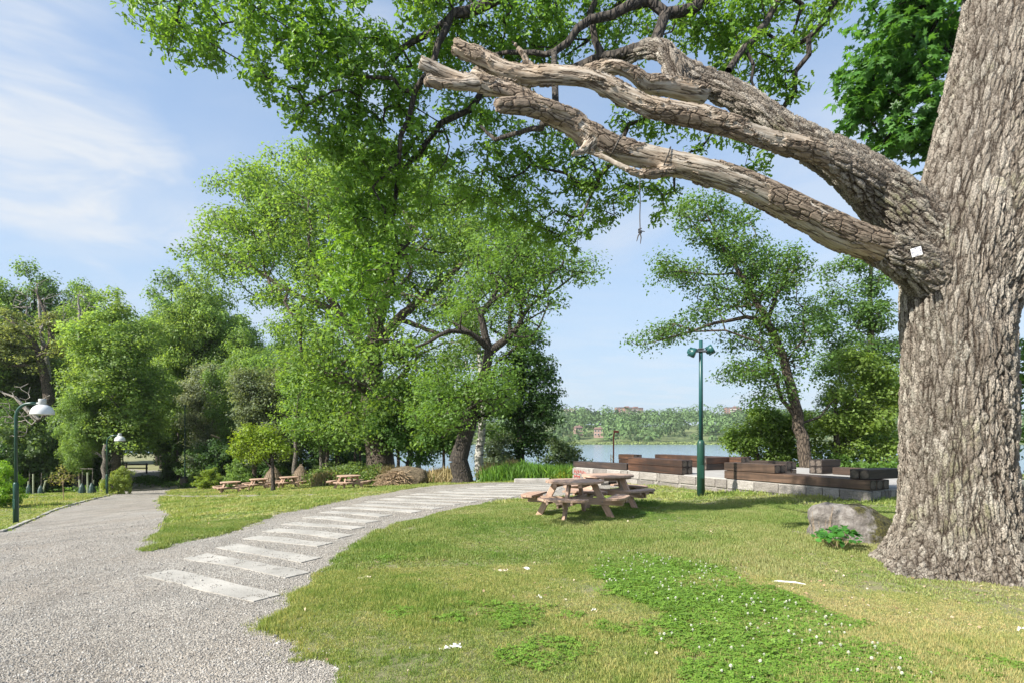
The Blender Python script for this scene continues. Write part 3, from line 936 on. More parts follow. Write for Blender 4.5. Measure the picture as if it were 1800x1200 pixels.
# living bark: long interlocking plates split by dark furrows
k = NT("oak_bark")
c0 = k.coord(attr="bark", scale=(1, 1, 0.225))
warp = k.noise(c0, 5.0, 4, 0.6, out=1)
c1 = k.vadd(k.vadd(c0, warp, 0.10), k.noise(c0, 1.6, 2, out=1), 0.12)
e = k.voro(c1, 19.0, 'DISTANCE_TO_EDGE')
plate = k.ramp(e, [(0.0, 0.0), (0.07, 0.12), (0.20, 0.82), (0.45, 1.0)])
c2 = k.coord(attr="bark", scale=(1, 1, 0.55))
e2 = k.voro(k.vadd(c2, warp, 0.11), 40.0, 'DISTANCE_TO_EDGE')
crack = k.ramp(e2, [(0.0, 0.0), (0.13, 1.0)])
c3 = k.coord(attr="bark", scale=(1, 1, 0.09))
ridge = k.ramp(k.noise(k.vadd(c3, warp, 0.03), 15, 3, 0.55), [(0.36, 0.0), (0.60, 1.0)])
rag = k.noise(k.coord(attr="bark", scale=(1, 1, .6)), 75, 6, 0.72)
hh = k.math('ADD', k.math('MULTIPLY', plate, 0.48), k.math('MULTIPLY', ridge, 0.28))
hh = k.math('ADD', hh, k.math('MULTIPLY', crack, 0.16))
hh = k.math('ADD', hh, k.math('MULTIPLY', rag, 0.22))
cellc = k.voro(c1, 19.0, 'F1', 'Color')
tone = k.ramp(k.noise(cellc, 2.5, 0), [(0.3, (0.185, 0.155, 0.125)), (0.5, (0.265, 0.23, 0.19)), (0.7, (0.36, 0.32, 0.27))])
fine_ = k.ramp(rag, [(0.32, 0.45), (0.60, 1.2)])
tone = k.mix(1.0, tone, fine_, 'MULTIPLY')
lich = k.math('MULTIPLY', k.ramp(k.noise(k.coord('Object'), 2.0, 5, 0.65), [(0.5, 0.0), (0.66, 0.75)]), k.ramp(k.noise(k.coord('Object'), 45, 4, 0.7), [(0.48, 0.0), (0.6, 1.0)]))
tone = k.mix(lich, tone, (0.44, 0.43, 0.36))
mossm = k.math('MULTIPLY', k.ramp(k.noise(k.coord('Object', loc=(4, 2, 1)), 1.5, 5, 0.6), [(0.58, 0.0), (0.7, 0.5)]), plate)
tone = k.mix(mossm, tone, (0.17, 0.18, 0.06))
gully = k.math('MULTIPLY', k.ramp(hh, [(0.24, 0.0), (0.66, 1.0)]), 1.0)
k.P(Base_Color=k.mix(gully, (0.045, 0.033, 0.024), tone), Roughness=0.93)
k.p.inputs['Specular IOR Level'].default_value = 0.2
k.disp(hh, 0.07, 0.55)
OAKBARK = k.m

# dead wood: barkless, silvery to tan, long cracks, scraps of bark left on it
k = NT("dead_wood")
c0 = k.coord(attr="bark", scale=(1, 1, 0.13))
w1 = k.noise(k.coord(attr="bark", scale=(1, 1, .5)), 3.5, 4, 0.6, out=1)
grain = k.noise(k.vadd(c0, w1, 0.05), 26, 6, 0.62)
split = k.ramp(k.noise(k.vadd(k.coord(attr="bark", scale=(1, 1, 0.10)), w1, 0.04), 11, 3, 0.5), [(0.47, 1.0), (0.50, 0.0), (0.53, 1.0)])
scraps_n = k.noise(k.coord(attr="bark", scale=(1, 1, .35), loc=(3, 1, 0)), 3.6, 5, 0.62)
scrap = k.ramp(scraps_n, [(0.50, 0.0), (0.53, 1.0)])
cc = k.voro(k.vadd(k.coord(attr="bark", scale=(1, 1, .45)), w1, 0.1), 13, 'DISTANCE_TO_EDGE')
flake = k.ramp(cc, [(0.0, 0.0), (0.08, 1.0)])
wood_c = k.ramp(grain, [(0.30, (0.12, 0.09, 0.066)), (0.45, (0.29, 0.24, 0.185)), (0.62, (0.43, 0.385, 0.325))])
sun_bl = k.ramp(k.noise(k.coord('Object'), 1.1, 4, 0.6), [(0.42, 0.0), (0.62, 1.0)])
wood_c = k.mix(k.math('MULTIPLY', sun_bl, 0.5), wood_c, k.mix(1.0, wood_c, (1.15, 0.92, 0.70), 'MULTIPLY'))
bark_c = k.ramp(k.noise(k.coord(attr="bark", scale=(1, 1, .4)), 30, 5, 0.7), [(0.3, (0.10, 0.075, 0.055)), (0.6, (0.27, 0.21, 0.155)), (0.8, (0.38, 0.36, 0.30))])
bark_c = k.mix(flake, (0.07, 0.05, 0.035), bark_c)
col = k.mix(scrap, wood_c, bark_c)
col = k.mix(split, (0.07, 0.05, 0.035), col)
k.P(Base_Color=col, Roughness=0.85)
k.p.inputs['Specular IOR Level'].default_value = 0.2
h = k.math('ADD', k.math('MULTIPLY', grain, 0.35), k.math('MULTIPLY', split, 0.25))
h = k.math('ADD', h, k.math('MULTIPLY', scrap, k.math('ADD', k.math('MULTIPLY', flake, 0.3), 0.25)))
k.disp(h, 0.045, 0.5)
DEAD = k.m

trunk_c = resample([(5.48, 7.0, -0.45, .66), (5.48, 7.0, 0.0, .64), (5.49, 7.0, 0.6, .595), (5.475, 7.0, 1.4, .565), (5.475, 7.0, 2.4, .562), (5.49, 7.02, 3.3, .59),
                    (5.60, 7.05, 4.1, .62), (5.83, 7.1, 5.0, .565), (6.10, 7.2, 6.0, .53), (6.36, 7.3, 7.2, .47), (6.5, 7.4, 8.4, .42)])
trunk_c[:, :3] -= OAKB
stem2 = resample([(5.66, 6.95, 3.2, .42), (6.0, 6.75, 4.3, .44), (6.25, 6.6, 4.9, .40), (6.55, 6.4, 5.6, .35), (7.0, 6.2, 6.4, .32), (7.9, 6.0, 7.8, .26)])
stem2[:, :3] -= OAKB
limbC = L3([(1700, 470, 7.0, .36), (1640, 420, 7.0, .34), (1585, 368, 7.0, .31), (1545, 330, 7.0, .28), (1505, 297, 7.0, .24), (1462, 268, 7.05, .20), (1420, 247, 7.1, .175), (1380, 225, 7.15, .16), (1340, 197, 7.2, .16), (1300, 172, 7.3, .165), (1260, 154, 7.4, .17), (1222, 136, 7.45, .155), (1190, 112, 7.5, .135), (1158, 86, 7.7, .125), (1115, 94, 8.0, .115), (1078, 112, 8.3, .10), (1045, 118, 8.6, .08)])
limbD = L3([(1570, 388, 7.1, .24), (1510, 332, 7.2, .19), (1450, 286, 7.35, .14), (1405, 264, 7.45, .115), (1360, 251, 7.5, .105), (1325, 232, 7.5, .10), (1290, 205, 7.45, .10)])
collarA = L3([(1680, 520, 6.95, .33), (1630, 482, 6.85, .28), (1585, 452, 6.75, .225), (1550, 436, 6.70, .195)])
limbB0 = L3([(1530, 330, 6.9, .20), (1480, 290, 6.75, .145), (1445, 270, 6.68, .12)])
knee = L3([(1195, 150, 7.3, .14), (1180, 112, 7.35, .125), (1165, 82, 7.4, .11)])
parts = [sweep(trunk_c, 44, 3, 0.05, True), sweep(stem2, 32, 4, 0.07), sweep(limbC, 28, 5, 0.06), sweep(limbD, 24, 6, .06), sweep(collarA, 28, 7, .06), sweep(limbB0, 24, 8, .1), sweep(knee, 20, 9, .1)]
charts = [(trunk_c, 0), (stem2, 0), (limbC, 0), (limbD, 0), (collarA, 0), (limbB0, 0), (knee, 0)]
link("trunk", fuse("oak_trunk", parts, 0.040, 9, charts, OAKBARK, 1), oak)

limbA = L3([(1620, 470, 6.85, .18), (1570, 446, 6.75, .18), (1530, 430, 6.70, .178), (1475, 408, 6.62, .175), (1400, 370, 6.55, .158), (1340, 339, 6.5, .148), (1290, 318, 6.45, .142), (1225, 297, 6.4, .138), (1150, 279, 6.4, .132), (1080, 261, 6.38, .135), (1037, 237, 6.35, .135), (1000, 214, 6.35, .13), (962, 195, 6.35, .105), (925, 172, 6.35, .092), (890, 160, 6.35, .085), (850, 151, 6.3, .088), (800, 139, 6.3, .086), (765, 124, 6.25, .085), (737, 108, 6.2, .078)])
stubA = L3([(1010, 212, 6.3, .10), (965, 196, 6.2, .095), (920, 187, 6.1, .075), (872, 187, 6.0, .065)])
stubA2 = L3([(835, 150, 6.25, .07), (790, 148, 6.15, .06), (748, 140, 6.05, .055)])
stubA3 = L3([(1040, 250, 6.3, .08), (1020, 268, 6.2, .045), (1003, 272, 6.1, .03)])
under = L3([(1180, 300, 6.35, .05), (1135, 306, 6.25, .045), (1100, 296, 6.22, .04), (1060, 276, 6.25, .04), (1020, 262, 6.28, .03)])
link("dead_limb", fuse("oak_dead_limb", [sweep(limbA, 24, 21, .13), sweep(stubA, 18, 22, .14), sweep(stubA2, 16, 23, .15), sweep(stubA3, 12, 24, .15), sweep(under, 12, 25, .2)], 0.03, 3,
     [(limbA, 0), (stubA, 0), (stubA2, 0), (stubA3, 0), (under, 0)], DEAD, 1), oak)
limbB = L3([(1500, 305, 6.82, .14), (1455, 277, 6.72, .125), (1400, 256, 6.6, .112), (1345, 242, 6.55, .105), (1295, 225, 6.5, .105), (1225, 205, 6.5, .115), (1150, 189, 6.5, .11), (1094, 166, 6.5, .112), (1037, 139, 6.5, .10), (962, 132, 6.55, .11), (925, 132, 6.6, .105), (885, 124, 6.6, .10), (865, 112, 6.6, .095), (831, 95, 6.6, .09), (799, 80, 6.6, .083)])
stubB = L3([(935, 128, 6.6, .05), (925, 105, 6.6, .03), (908, 80, 6.6, .018), (893, 62, 6.6, .01)])
stubB2 = L3([(930, 150, 6.7, .10), (880, 138, 6.95, .08), (830, 130, 7.2, .07)])
link("dead_limb", fuse("oak_dead_limb_upper", [sweep(limbB, 24, 31, .13), sweep(stubB, 10, 32, .1), sweep(stubB2, 14, 33, .14)], 0.03, 3, [(limbB, 0), (stubB, 0), (stubB2, 0)], DEAD, 1), oak)
limbE = L3([(1240, 168, 7.3, .12), (1195, 158, 7.2, .12), (1160, 150, 7.1, .11), (1135, 148, 7.05, .10), (1110, 128, 7.0, .085), (1080, 117, 7.0, .085), (1050, 122, 7.1, .08), (1025, 128, 7.2, .06)])
link("dead_limb", fuse("oak_dead_limb_small", [sweep(limbE, 18, 41, .14)], 0.03, 2, [(limbE, 0)], DEAD, 1), oak)

# living branches and crown
g = np.random.default_rng(77)
sk = Skel()
def lb(rows, start=None):
    pts = [atn(a, b, d) - OAKB for a, b, d, r in rows]; rr = [r for *_, r in rows]
    P2 = []; R2 = []
    for i in range(len(pts) - 1):
        m = max(1, int(np.linalg.norm(pts[i + 1] - pts[i]) / 0.16))
        for q in range(m): P2.append(pts[i] + (pts[i + 1] - pts[i]) * q / m + (g.normal(0, 0.012, 3))); R2.append(rr[i] + (rr[i + 1] - rr[i]) * q / m)
    P2.append(pts[-1]); R2.append(rr[-1])
    st = -1 if not len(sk.p) else int(np.argmin(np.linalg.norm(np.array(sk.p) - P2[0], axis=1)))
    sk.chain(P2, st, R2)
lb([(1790, 60, 7.2, .16), (1620, -130, 7.6, .14), (1420, -150, 8.0, .12), (1300, -60, 8.0, .10), (1236, 4, 8.0, .085), (1217, 19, 8, .08), (1172, 22, 8, .075), (1142, 2, 8, .07), (1105, 11, 8, .07), (1075, 26, 8, .065), (1037, 34, 8, .06), (1015, 52, 8, .055), (1000, 75, 8, .05),
    (977, 90, 8, .045), (959, 97, 8.1, .04), (917, 92, 8.2, .035), (870, 96, 8.4, .025)])
lb([(1420, -150, 8.0, .12), (1180, -190, 8.2, .11), (1000, -110, 8.2, .10), (869, 0, 8.2, .08), (842, 15, 8.2, .08), (801, 22, 8.2, .07), (786, 41, 8.2, .06), (756, 56, 8.3, .05), (707, 86, 8.4, .04), (680, 115, 8.5, .03)])
lb([(788, 45, 8.2, .055), (771, 75, 8.1, .05), (764, 101, 8.1, .045), (741, 139, 8.1, .045), (730, 161, 8.2, .04), (707, 240, 8.3, .035), (700, 285, 8.4, .03), (655, 330, 8.5, .02)])
lb([(1150, 82, 7.75, .08), (1060, 100, 8.2, .07), (1010, 120, 8.5, .07), (960, 140, 8.8, .065), (900, 152, 9.0, .06), (846, 169, 9.0, .055), (824, 195, 9.0, .05), (775, 217, 9.0, .045), (737, 270, 9.1, .045), (700, 311, 9.2, .04), (690, 380, 9.3, .03), (700, 430, 9.4, .02)])
lb([(975, 205, 6.4, .04), (950, 225, 7.0, .035), (925, 230, 7.4, .032), (895, 238, 7.8, .03), (870, 245, 8.0, .028), (845, 222, 8.2, .02)])
lb([(1060, 100, 8.2, .06), (1045, 70, 8.2, .05), (1040, 20, 8.2, .045), (1050, -40, 8.2, .04)])
lb([(1420, -150, 8.0, .08), (1370, 0, 7.9, .045), (1345, 40, 7.8, .045), (1310, 82, 7.6, .04), (1280, 125, 7.4, .045)])
lb([(1310, 82, 7.6, .025), (1322, 118, 7.6, .022), (1328, 160, 7.6, .018)])
lb([(1300, -60, 8.0, .06), (1410, 5, 8.2, .03), (1395, 60, 8.2, .015)])
lb([(1000, -110, 8.2, .10), (760, -120, 8.0, .09), (580, -60, 7.8, .06), (564, 0, 7.8, .025), (566, 60, 7.8, .02), (556, 95, 7.8, .012)])
lb([(760, -120, 8.0, .09), (500, -130, 7.8, .07), (400, -70, 7.7, .04), (330, -30, 7.7, .03), (310, 40, 7.7, .02)])
n_manual = len(sk.p)
CL = [  # px, py, rx, ry, distance, twigs
 (300, 18, 55, 28, 7.7, 22), (292, 62, 20, 28, 7.7, 7), (345, 60, 30, 36, 7.7, 13), (370, 20, 26, 26, 7.7, 9), (250, 8, 14, 14, 7.7, 4), (284, 85, 10, 14, 7.7, 3), (372, 92, 12, 12, 7.7, 3),
 (450, 30, 38, 42, 7.8, 22), (445, 95, 26, 40, 7.8, 13), (462, 145, 20, 24, 7.8, 7), (520, 40, 55, 52, 7.8, 34), (548, 130, 45, 55, 8.0, 32), (530, 205, 32, 36, 8.2, 15), (590, 60, 40, 60, 8.0, 30),
 (620, 160, 45, 60, 8.2, 36), (585, 225, 42, 32, 8.3, 20), (640, 235, 45, 40, 8.4, 24), (660, 90, 42, 50, 8.3, 18), (645, 15, 24, 34, 8.0, 9), (700, 150, 50, 60, 8.5, 34), (740, 60, 55, 55, 8.5, 34), (700, 230, 50, 40, 8.6, 26),
 (615, 300, 38, 34, 8.8, 18), (670, 310, 52, 44, 8.8, 32), (600, 360, 34, 34, 8.9, 15), (650, 380, 48, 46, 9.0, 30), (720, 345, 52, 46, 9.2, 26), (640, 455, 46, 44, 8.6, 28), (610, 520, 36, 38, 8.5, 18), (668, 500, 38, 44, 8.7, 18), (590, 455, 26, 34, 8.6, 9), (700, 430, 38, 34, 9.2, 12), (615, 565, 20, 18, 8.5, 5),
 (790, 30, 60, 36, 8.6, 24), (800, 100, 50, 42, 8.8, 20), (860, 60, 60, 50, 8.7, 30), (930, 40, 70, 42, 8.7, 36), (1000, 20, 60, 32, 8.6, 24), (910, 110, 60, 32, 9.0, 22), (980, 75, 50, 32, 8.9, 18), (1060, 75, 42, 42, 8.9, 16), (1090, 30, 42, 32, 8.6, 14), (1150, 45, 34, 38, 8.6, 14),
 (770, 250, 50, 42, 9.4, 14), (810, 190, 45, 36, 9.2, 15), (850, 215, 50, 40, 9.2, 16), (790, 310, 50, 40, 9.5, 17), (860, 290, 52, 42, 9.5, 20), (920, 250, 50, 44, 9.4, 20), (985, 255, 42, 42, 9.4, 16), (930, 320, 56, 42, 9.6, 24), (880, 365, 52, 40, 9.7, 18), (950, 390, 60, 34, 9.8, 21),
 (1010, 330, 52, 46, 9.7, 22), (1060, 310, 44, 42, 9.6, 18), (1030, 385, 42, 34, 9.8, 12), (1075, 370, 32, 26, 9.7, 8), (1110, 330, 28, 26, 9.6, 8), (1160, 330, 30, 26, 9.6, 9), (1165, 365, 14, 18, 9.6, 4), (980, 430, 36, 20, 9.9, 7), (830, 345, 40, 36, 9.7, 10), (1010, 420, 20, 20, 9.8, 3),
 (1200, 40, 38, 42, 8.4, 18), (1260, 40, 52, 42, 8.3, 28), (1310, 60, 42, 52, 8.2, 22), (1350, 130, 38, 42, 8.2, 18), (1290, 110, 38, 32, 8.2, 13), (1375, 180, 24, 20, 8.3, 6), (1230, 215, 40, 14, 8.8, 5), (1300, 250, 40, 16, 8.8, 6), (1350, 20, 36, 26, 8.2, 10), (1150, 225, 40, 22, 8.9, 8), (1100, 220, 30, 22, 8.9, 7),
 (1345, 285, 24, 18, 8.6, 6), (1430, 18, 32, 18, 8.2, 10), (1470, 12, 18, 14, 8.2, 4), (1428, 52, 16, 18, 8.2, 5), (1375, 75, 18, 18, 8.2, 4), (1240, 250, 26, 18, 8.8, 4),
 # the part of the crown above the picture
 (700, -60, 240, 50, 8.6, 30), (1150, -60, 250, 50, 8.6, 40), (1450, -50, 150, 50, 8.6, 24), (420, -40, 140, 30, 8.0, 12),
]
tg = []; dr = []
for px, py, rx, ry, d, n in CL:
    n = int(n * 1.1)
    q = norm(g.normal(0, 1, (n, 3))) * (g.random((n, 1)) ** 0.4)
    cpt = atn(px, py, d) - OAKB
    tg.append(cpt + q * np.array([rx * d / F, 0.75, ry * d / F])); dr.append(q)
tg = np.concatenate(tg); dr = np.concatenate(dr)
ends = sk.grow(tg, g, 0.22, 0.22, 0.05, 0.12, allowed_from=0)
r = sk.radii(0.10, 0.0045, 0.5)
r[:n_manual] = np.maximum(r[:n_manual] * 0 + np.array(sk.minr)[:n_manual], 0.012)
par = np.array(sk.par)
for i in range(n_manual, len(r)): r[i] = min(r[i], 0.035, r[par[i]])
br = link("branch", sk.wood(r, "oak_branches", BARK_DARK, 9, 0.02), oak)
br['kind'] = 'stuff'
P, Nn, s = clumps(tg, dr, 28, 0.17, g, 0.8, 0.088, 0.5, 0.3)
lv = link("crown", scatter_leaves(P, Nn, s, g, 'oak', "oak_crown", LEAF_OAK, per=28), oak)
lv.color = (0.080, 0.155, 0.020, 1); lv['kind'] = 'stuff'

# small square notice on the trunk
k_white = mat_simple("sign_white", (0.5, 0.5, 0.53), 0.4, var=0.05)
k_print = mat_simple("sign_print", (0.10, 0.10, 0.14), 0.5)
sp_ = at(1611, 443, 6.38)
sg = empty("trail_sign", sp_, 0, "small white square plate with a circled cross nailed to the trunk", "sign")
sg.rotation_euler = (R_(-3), R_(-10), R_(-36))
SS = 0.098
MB().box((0, 0, 0), (SS, 0.006, SS)).build("plate", k_white, sg)
mb = MB()
mb.tube([(0.042 * math.cos(a), -0.0042, 0.042 * math.sin(a)) for a in np.linspace(0, 2 * math.pi, 33)], 0.0028, 4, cap=False)
mb.build("printed_ring", k_print, sg)
MB().box((0, -0.004, 0.021), (0.006, 0.003, 0.034)).box((0, -0.004, -0.021), (0.006, 0.003, 0.034)).box((-0.021, -0.004, 0), (0.034, 0.003, 0.006)).box((0.021, -0.004, 0), (0.034, 0.003, 0.006)).build("printed_cross", k_print, sg)

# hanging rope with a knotted end
ropem = mat_simple("rope_fibre", (0.07, 0.06, 0.05), 0.9)
a0 = at(1125, 288, 6.4); s_ = 6.4 / F
rp = empty("hanging_rope", a0, 0, "thin dark rope with a knotted frayed end hanging from the lowest dead limb", "rope")
Lr = 122 * s_
MB().tube([(0.002 * math.sin(i), 0.002 * math.cos(i * 1.3), -Lr * i / 14) for i in range(15)], 0.006, 6).build("cord", ropem, rp)
kb = MB()
kb.tube([(0.016 * math.cos(t), 0.016 * math.sin(t), -Lr + 0.012 * t / 3) for t in np.linspace(0, 12, 30)], 0.007, 5)
kb.tube([(0, 0, -Lr), (-.02, 0, -Lr - .03), (-.035, .01, -Lr - .09)], [.008, .007, .004], 5).tube([(0, 0, -Lr), (.012, 0, -Lr - .05), (.004, .0, -Lr - .12)], [.008, .007, .004], 5).tube([(0, 0, -Lr), (.03, 0, -Lr + .02), (.055, 0, -Lr + .015)], [.006, .006, .004], 5)
kb.build("knot", ropem, rp)
# wires strapped round the dead limb
wirem = mat_simple("wire_dark", (0.05, 0.045, 0.04), 0.6, 0.5)
wc = limbA[:, :3] + OAKB
for pxp, lab in ((1078, "dark wire loop tied round the dead limb close to its broken fork"), (1165, "dark wire loop tied round the dead limb above the hanging rope")):
    tgt = atn(pxp, 262, 6.4); i = int(np.argmin(np.abs(wc[:, 0] - tgt[0])))
    Tn, U, W, S = frames(limbA)
    pts = [tuple(wc[i] + 1.11 * limbA[i, 3] * (math.cos(a) * U[i] + math.sin(a) * W[i]) + Tn[i] * 0.02 * math.sin(a)) for a in np.linspace(0, 2 * math.pi, 25)]
    set_props(MB().tube(pts, 0.007, 5, cap=False).build("wire_loop", wirem), lab, "wire", "wires round the dead limb")

# maple hanging behind the old trunk
g2 = np.random.default_rng(9)
mb0 = at(1830, 900, 12.5); mb0 = Vector((mb0.x, mb0.y, Tz(mb0.x, mb0.y)))
mbl = px_blobs([(1560, 110, 75), (1620, 200, 75), (1520, 170, 50), (1490, 185, 30), (1600, 50, 70), (1660, 80, 70), (1580, 250, 50), (1610, 290, 34), (1540, 205, 45), (1700, 20, 90), (1580, 0, 60), (1660, 160, 80), (1850, 120, 120), (1950, 300, 120), (1800, -60, 150)], 12.0, 1.0)
tree("maple_tree", "dark green broad leaved tree filling the gap behind the massive oak trunk", mb0,
     [[((mb0.x, mb0.y, mb0.z - .2), .22), (at(1850, 500, 12.6), .17), (at(1800, 250, 12.4), .12), (at(1700, 100, 12.2), .07), (at(1600, 60, 12), .04)]],
     mbl, 91, 330, 34, 0.42, 0.15, (0.045, 0.115, 0.020), BARK_DARK, 0.2, None, 0.6, 0.3, 'maple', 0.7, leaf=LEAF_OAK, rmin=.008)
# ------------------------------------------------------------------ stone terrace with timber blocks
def mat_stone():
    k = NT("wall_stone"); c = k.coord('Object'); oi = k.n("ShaderNodeObjectInfo")
    n = k.noise(c, 26, 6, 0.7); big = k.noise(c, 3.5, 4)
    t = k.ramp(oi.outputs['Random'], [(0.0, (0.18, 0.162, 0.145)), (0.5, (0.26, 0.235, 0.21)), (1.0, (0.33, 0.305, 0.275))])
    k.P(Base_Color=k.mix(1.0, k.mix(1.0, t, k.ramp(n, [(0.3, 0.72), (0.7, 1.25)]), 'MULTIPLY'), k.ramp(big, [(0.3, 0.82), (0.7, 1.12)]), 'MULTIPLY'), Roughness=0.9)
    k.bump(k.noise(c, 14, 7, 0.7), 0.9, 0.05)
    return k.m
STONE = mat_stone()
MORTAR = mat_simple("pale_mortar", (0.42, 0.40, 0.355), 0.95, var=0.1, nscale=9, bump=0.4)
PAVE = mat_simple("terrace_paving", (0.33, 0.315, 0.295), 0.9, var=0.14, nscale=2.5, bump=0.3)
def mat_timber(name, a, b, c_, dark=0.0):
    k = NT(name); c = k.coord('Object', (0.35, 6, 6)); oi = k.n("ShaderNodeObjectInfo")
    off = k.n("ShaderNodeVectorMath", operation='ADD'); k.l(c, off.inputs[0])
    cm = k.n("ShaderNodeCombineXYZ"); k.l(k.math('MULTIPLY', oi.outputs['Random'], 37.0), cm.inputs[0]); k.l(k.math('MULTIPLY', oi.outputs['Random'], 17.0), cm.inputs[1])
    k.l(cm.outputs[0], off.inputs[1]); c = off.outputs[0]
    g_ = k.noise(c, 1.6, 7, 0.62, 0.6)
    col = k.ramp(g_, [(0.28, a), (0.5, b), (0.72, c_)])
    st = k.ramp(k.noise(k.coord('World', (1, 1, 0.6)), 1.6, 5, 0.62), [(0.42, 0.0), (0.6, 1.0)])
    col = k.mix(k.math('MULTIPLY', st, 0.7), col, a)
    val = k.ramp(oi.outputs['Random'], [(0.0, 0.7), (1.0, 1.15)])
    k.P(Base_Color=k.mix(1.0, col, val, 'MULTIPLY'), Roughness=0.6)
    k.bump(k.noise(c, 5.0, 6, 0.7), 0.4, 0.01)
    return k.m
TIMBER = mat_timber("dark_oiled_timber", (0.018, 0.010, 0.007), (0.070, 0.032, 0.017), (0.15, 0.070, 0.036))
TIMBER_P = mat_timber("brown_timber", (0.030, 0.018, 0.012), (0.095, 0.056, 0.035), (0.17, 0.11, 0.075))
TIMBER_K = mat_timber("blackened_timber", (0.016, 0.012, 0.01), (0.04, 0.026, 0.019), (0.08, 0.05, 0.034))
k = NT("timber_end_grain"); c = k.coord('Object', (1, 1, 1)); sp3 = k.n("ShaderNodeSeparateXYZ"); k.l(c, sp3.inputs[0])
rr_ = k.math('SQRT', k.math('ADD', k.math('POWER', sp3.outputs[1], 2.0), k.math('POWER', sp3.outputs[2], 2.0)))
rn = k.math('ADD', rr_, k.math('MULTIPLY', k.noise(c, 6, 4), 0.03))
disc = k.ramp(rn, [(0.100, 1.0), (0.122, 0.0)])
rings = k.ramp(k.math('SINE', k.math('MULTIPLY', rn, 420.0)), [(0.0, 0.6), (1.0, 1.1)])
endc = k.mix(disc, (0.022, 0.017, 0.014), k.mix(1.0, (0.15, 0.12, 0.095), rings, 'MULTIPLY'))
k.P(Base_Color=k.mix(k.ramp(k.noise(c, 9, 5), [(0.45, 0.0), (0.62, 0.75)]), endc, (0.025, 0.02, 0.017)), Roughness=0.8)
ENDG = k.m

P1 = np.array([4.22, 20.7]); P2 = np.array([8.04, 12.8])
E1 = (P2 - P1) / np.linalg.norm(P2 - P1); E2 = np.array([-E1[1], E1[0]])      # along the front edge (towards the oak); inwards
LF = float(np.linalg.norm(P2 - P1))
ZT = 0.45
ter = empty("stone_terrace", (P1[0], P1[1], 0), math.atan2(E1[1], E1[0]), "low terrace of grey granite blocks with pale mortar and timber edging by the lake", "terrace")
# local frame of terrace: x along E1, y along E2
def tw(x, y): return P1 + E1 * x + E2 * y
P3l = np.array([np.dot(np.array([2.45, 23.0]) - P1, E1), np.dot(np.array([2.45, 23.0]) - P1, E2)])
WD = 7.4
body = MB()
out_ = [(0.03, 0.035), (LF - 0.035, 0.035), (LF - 0.035, WD), (P3l[0] - 1.0, WD), (P3l[0] + .04, P3l[1] + .03)]
body.prism(out_, -1.9, ZT - 0.012)
body.build("mortar_core", MORTAR, ter)
MB().prism([(0.10, 0.10), (LF - 0.1, 0.1), (LF - 0.1, WD - .1), (P3l[0] - 0.8, WD - .1), (P3l[0] + .14, P3l[1] + .08)], ZT - 0.02, ZT + 0.006).build("paving", PAVE, ter)
def wall_run(A, B, rows, seed, skip_label=None):
    """stones along A->B (terrace frame), face outwards to the right-hand side of A->B"""
    rs = random.Random(seed)
    A = Vector((A[0], A[1], 0)); B = Vector((B[0], B[1], 0)); e = (B - A); L = e.length; e.normalize(); ang = math.atan2(e.y, e.x)
    for z0, z1, wmin, wmax in rows:
        x = 0.0
        while x < L - 0.05:
            w_ = rs.uniform(wmin, wmax) if rs.random() > .22 else rs.uniform(.12, .26)
            if x + w_ > L - 0.2: w_ = L - x
            j = 0.011
            zz0, zz1 = z0 + rs.uniform(0, .02), z1 - rs.uniform(0, .018)
            o = MB().box((0, 0, 0), (w_ - 2 * j, 0.16, zz1 - zz0), ch=0.014, jit=0.008).build("stone", STONE, ter)
            p = A + e * (x + w_ / 2) + Vector((-e.y, e.x, 0)) * 0.068
            o.location = (p.x, p.y, (zz0 + zz1) / 2); o.rotation_euler = (0, 0, ang)
            x += w_
rows3 = [(-0.38, -0.14, .45, .95), (-0.12, 0.155, .5, 1.05), (0.17, 0.44, .4, 1.0)]
wall_run((0, 0), (LF, 0), rows3, 4)
wall_run((LF, 0), (LF, 3.0), [(-0.1, 0.155, .12, .2), (0.17, 0.44, .10, .16)], 6)
wall_run(tuple(P3l), (0, 0), rows3, 8)
# small steps built into the corner beside the second table
for i, (ox, z1) in enumerate([(0.15, 0.22), (0.55, -0.0)]):
    wx = P3l * 0.45
    o = MB().box((0, 0, 0), (1.5, 0.42, 0.22), ch=0.014, jit=.01).build("step_stone", STONE, ter)
    ang = math.atan2(-P3l[1], -P3l[0]); nn = np.array([math.sin(ang), -math.cos(ang)])
    p = wx + nn * (ox + 0.07)
    o.location = (p[0], p[1], z1 - 0.11); o.rotation_euler = (0, 0, ang)

# graffiti tag on the pale corner wall
TAG = mat_simple("red_spray_paint", (0.45, 0.07, 0.05), 0.6)
ang = math.atan2(-P3l[1], -P3l[0]); nn = np.array([math.sin(ang), -math.cos(ang)]); ee = np.array([math.cos(ang), math.sin(ang)])
def gpt(u, v, off=0.022):
    p = P3l + ee * u + nn * off
    return (p[0], p[1], v)
gm = MB()
strokes = [[(.1, .22), (.14, .38), (.2, .22)], [(.11, .29), (.19, .30)], [(.24, .33), (.22, .22), (.3, .22), (.3, .32), (.24, .33)], [(.33, .22), (.34, .35), (.4, .24), (.44, .36), (.46, .22)], [(.5, .34), (.5, .23), (.55, .23), (.57, .33), (.62, .22)],
           [(.1, .02), (.13, .15), (.18, .04), (.22, .16)], [(.25, .14), (.32, .12), (.26, .03), (.34, .02)], [(.38, .15), (.36, .03), (.44, .10)], [(.08, .12), (.4, .08)], [(.63, .28), (.72, .24)]]
for st in strokes:
    gm.tube([gpt(u * 1.1, v) for u, v in st], 0.011, 4)
gm.build("graffiti_tag", TAG, ter)

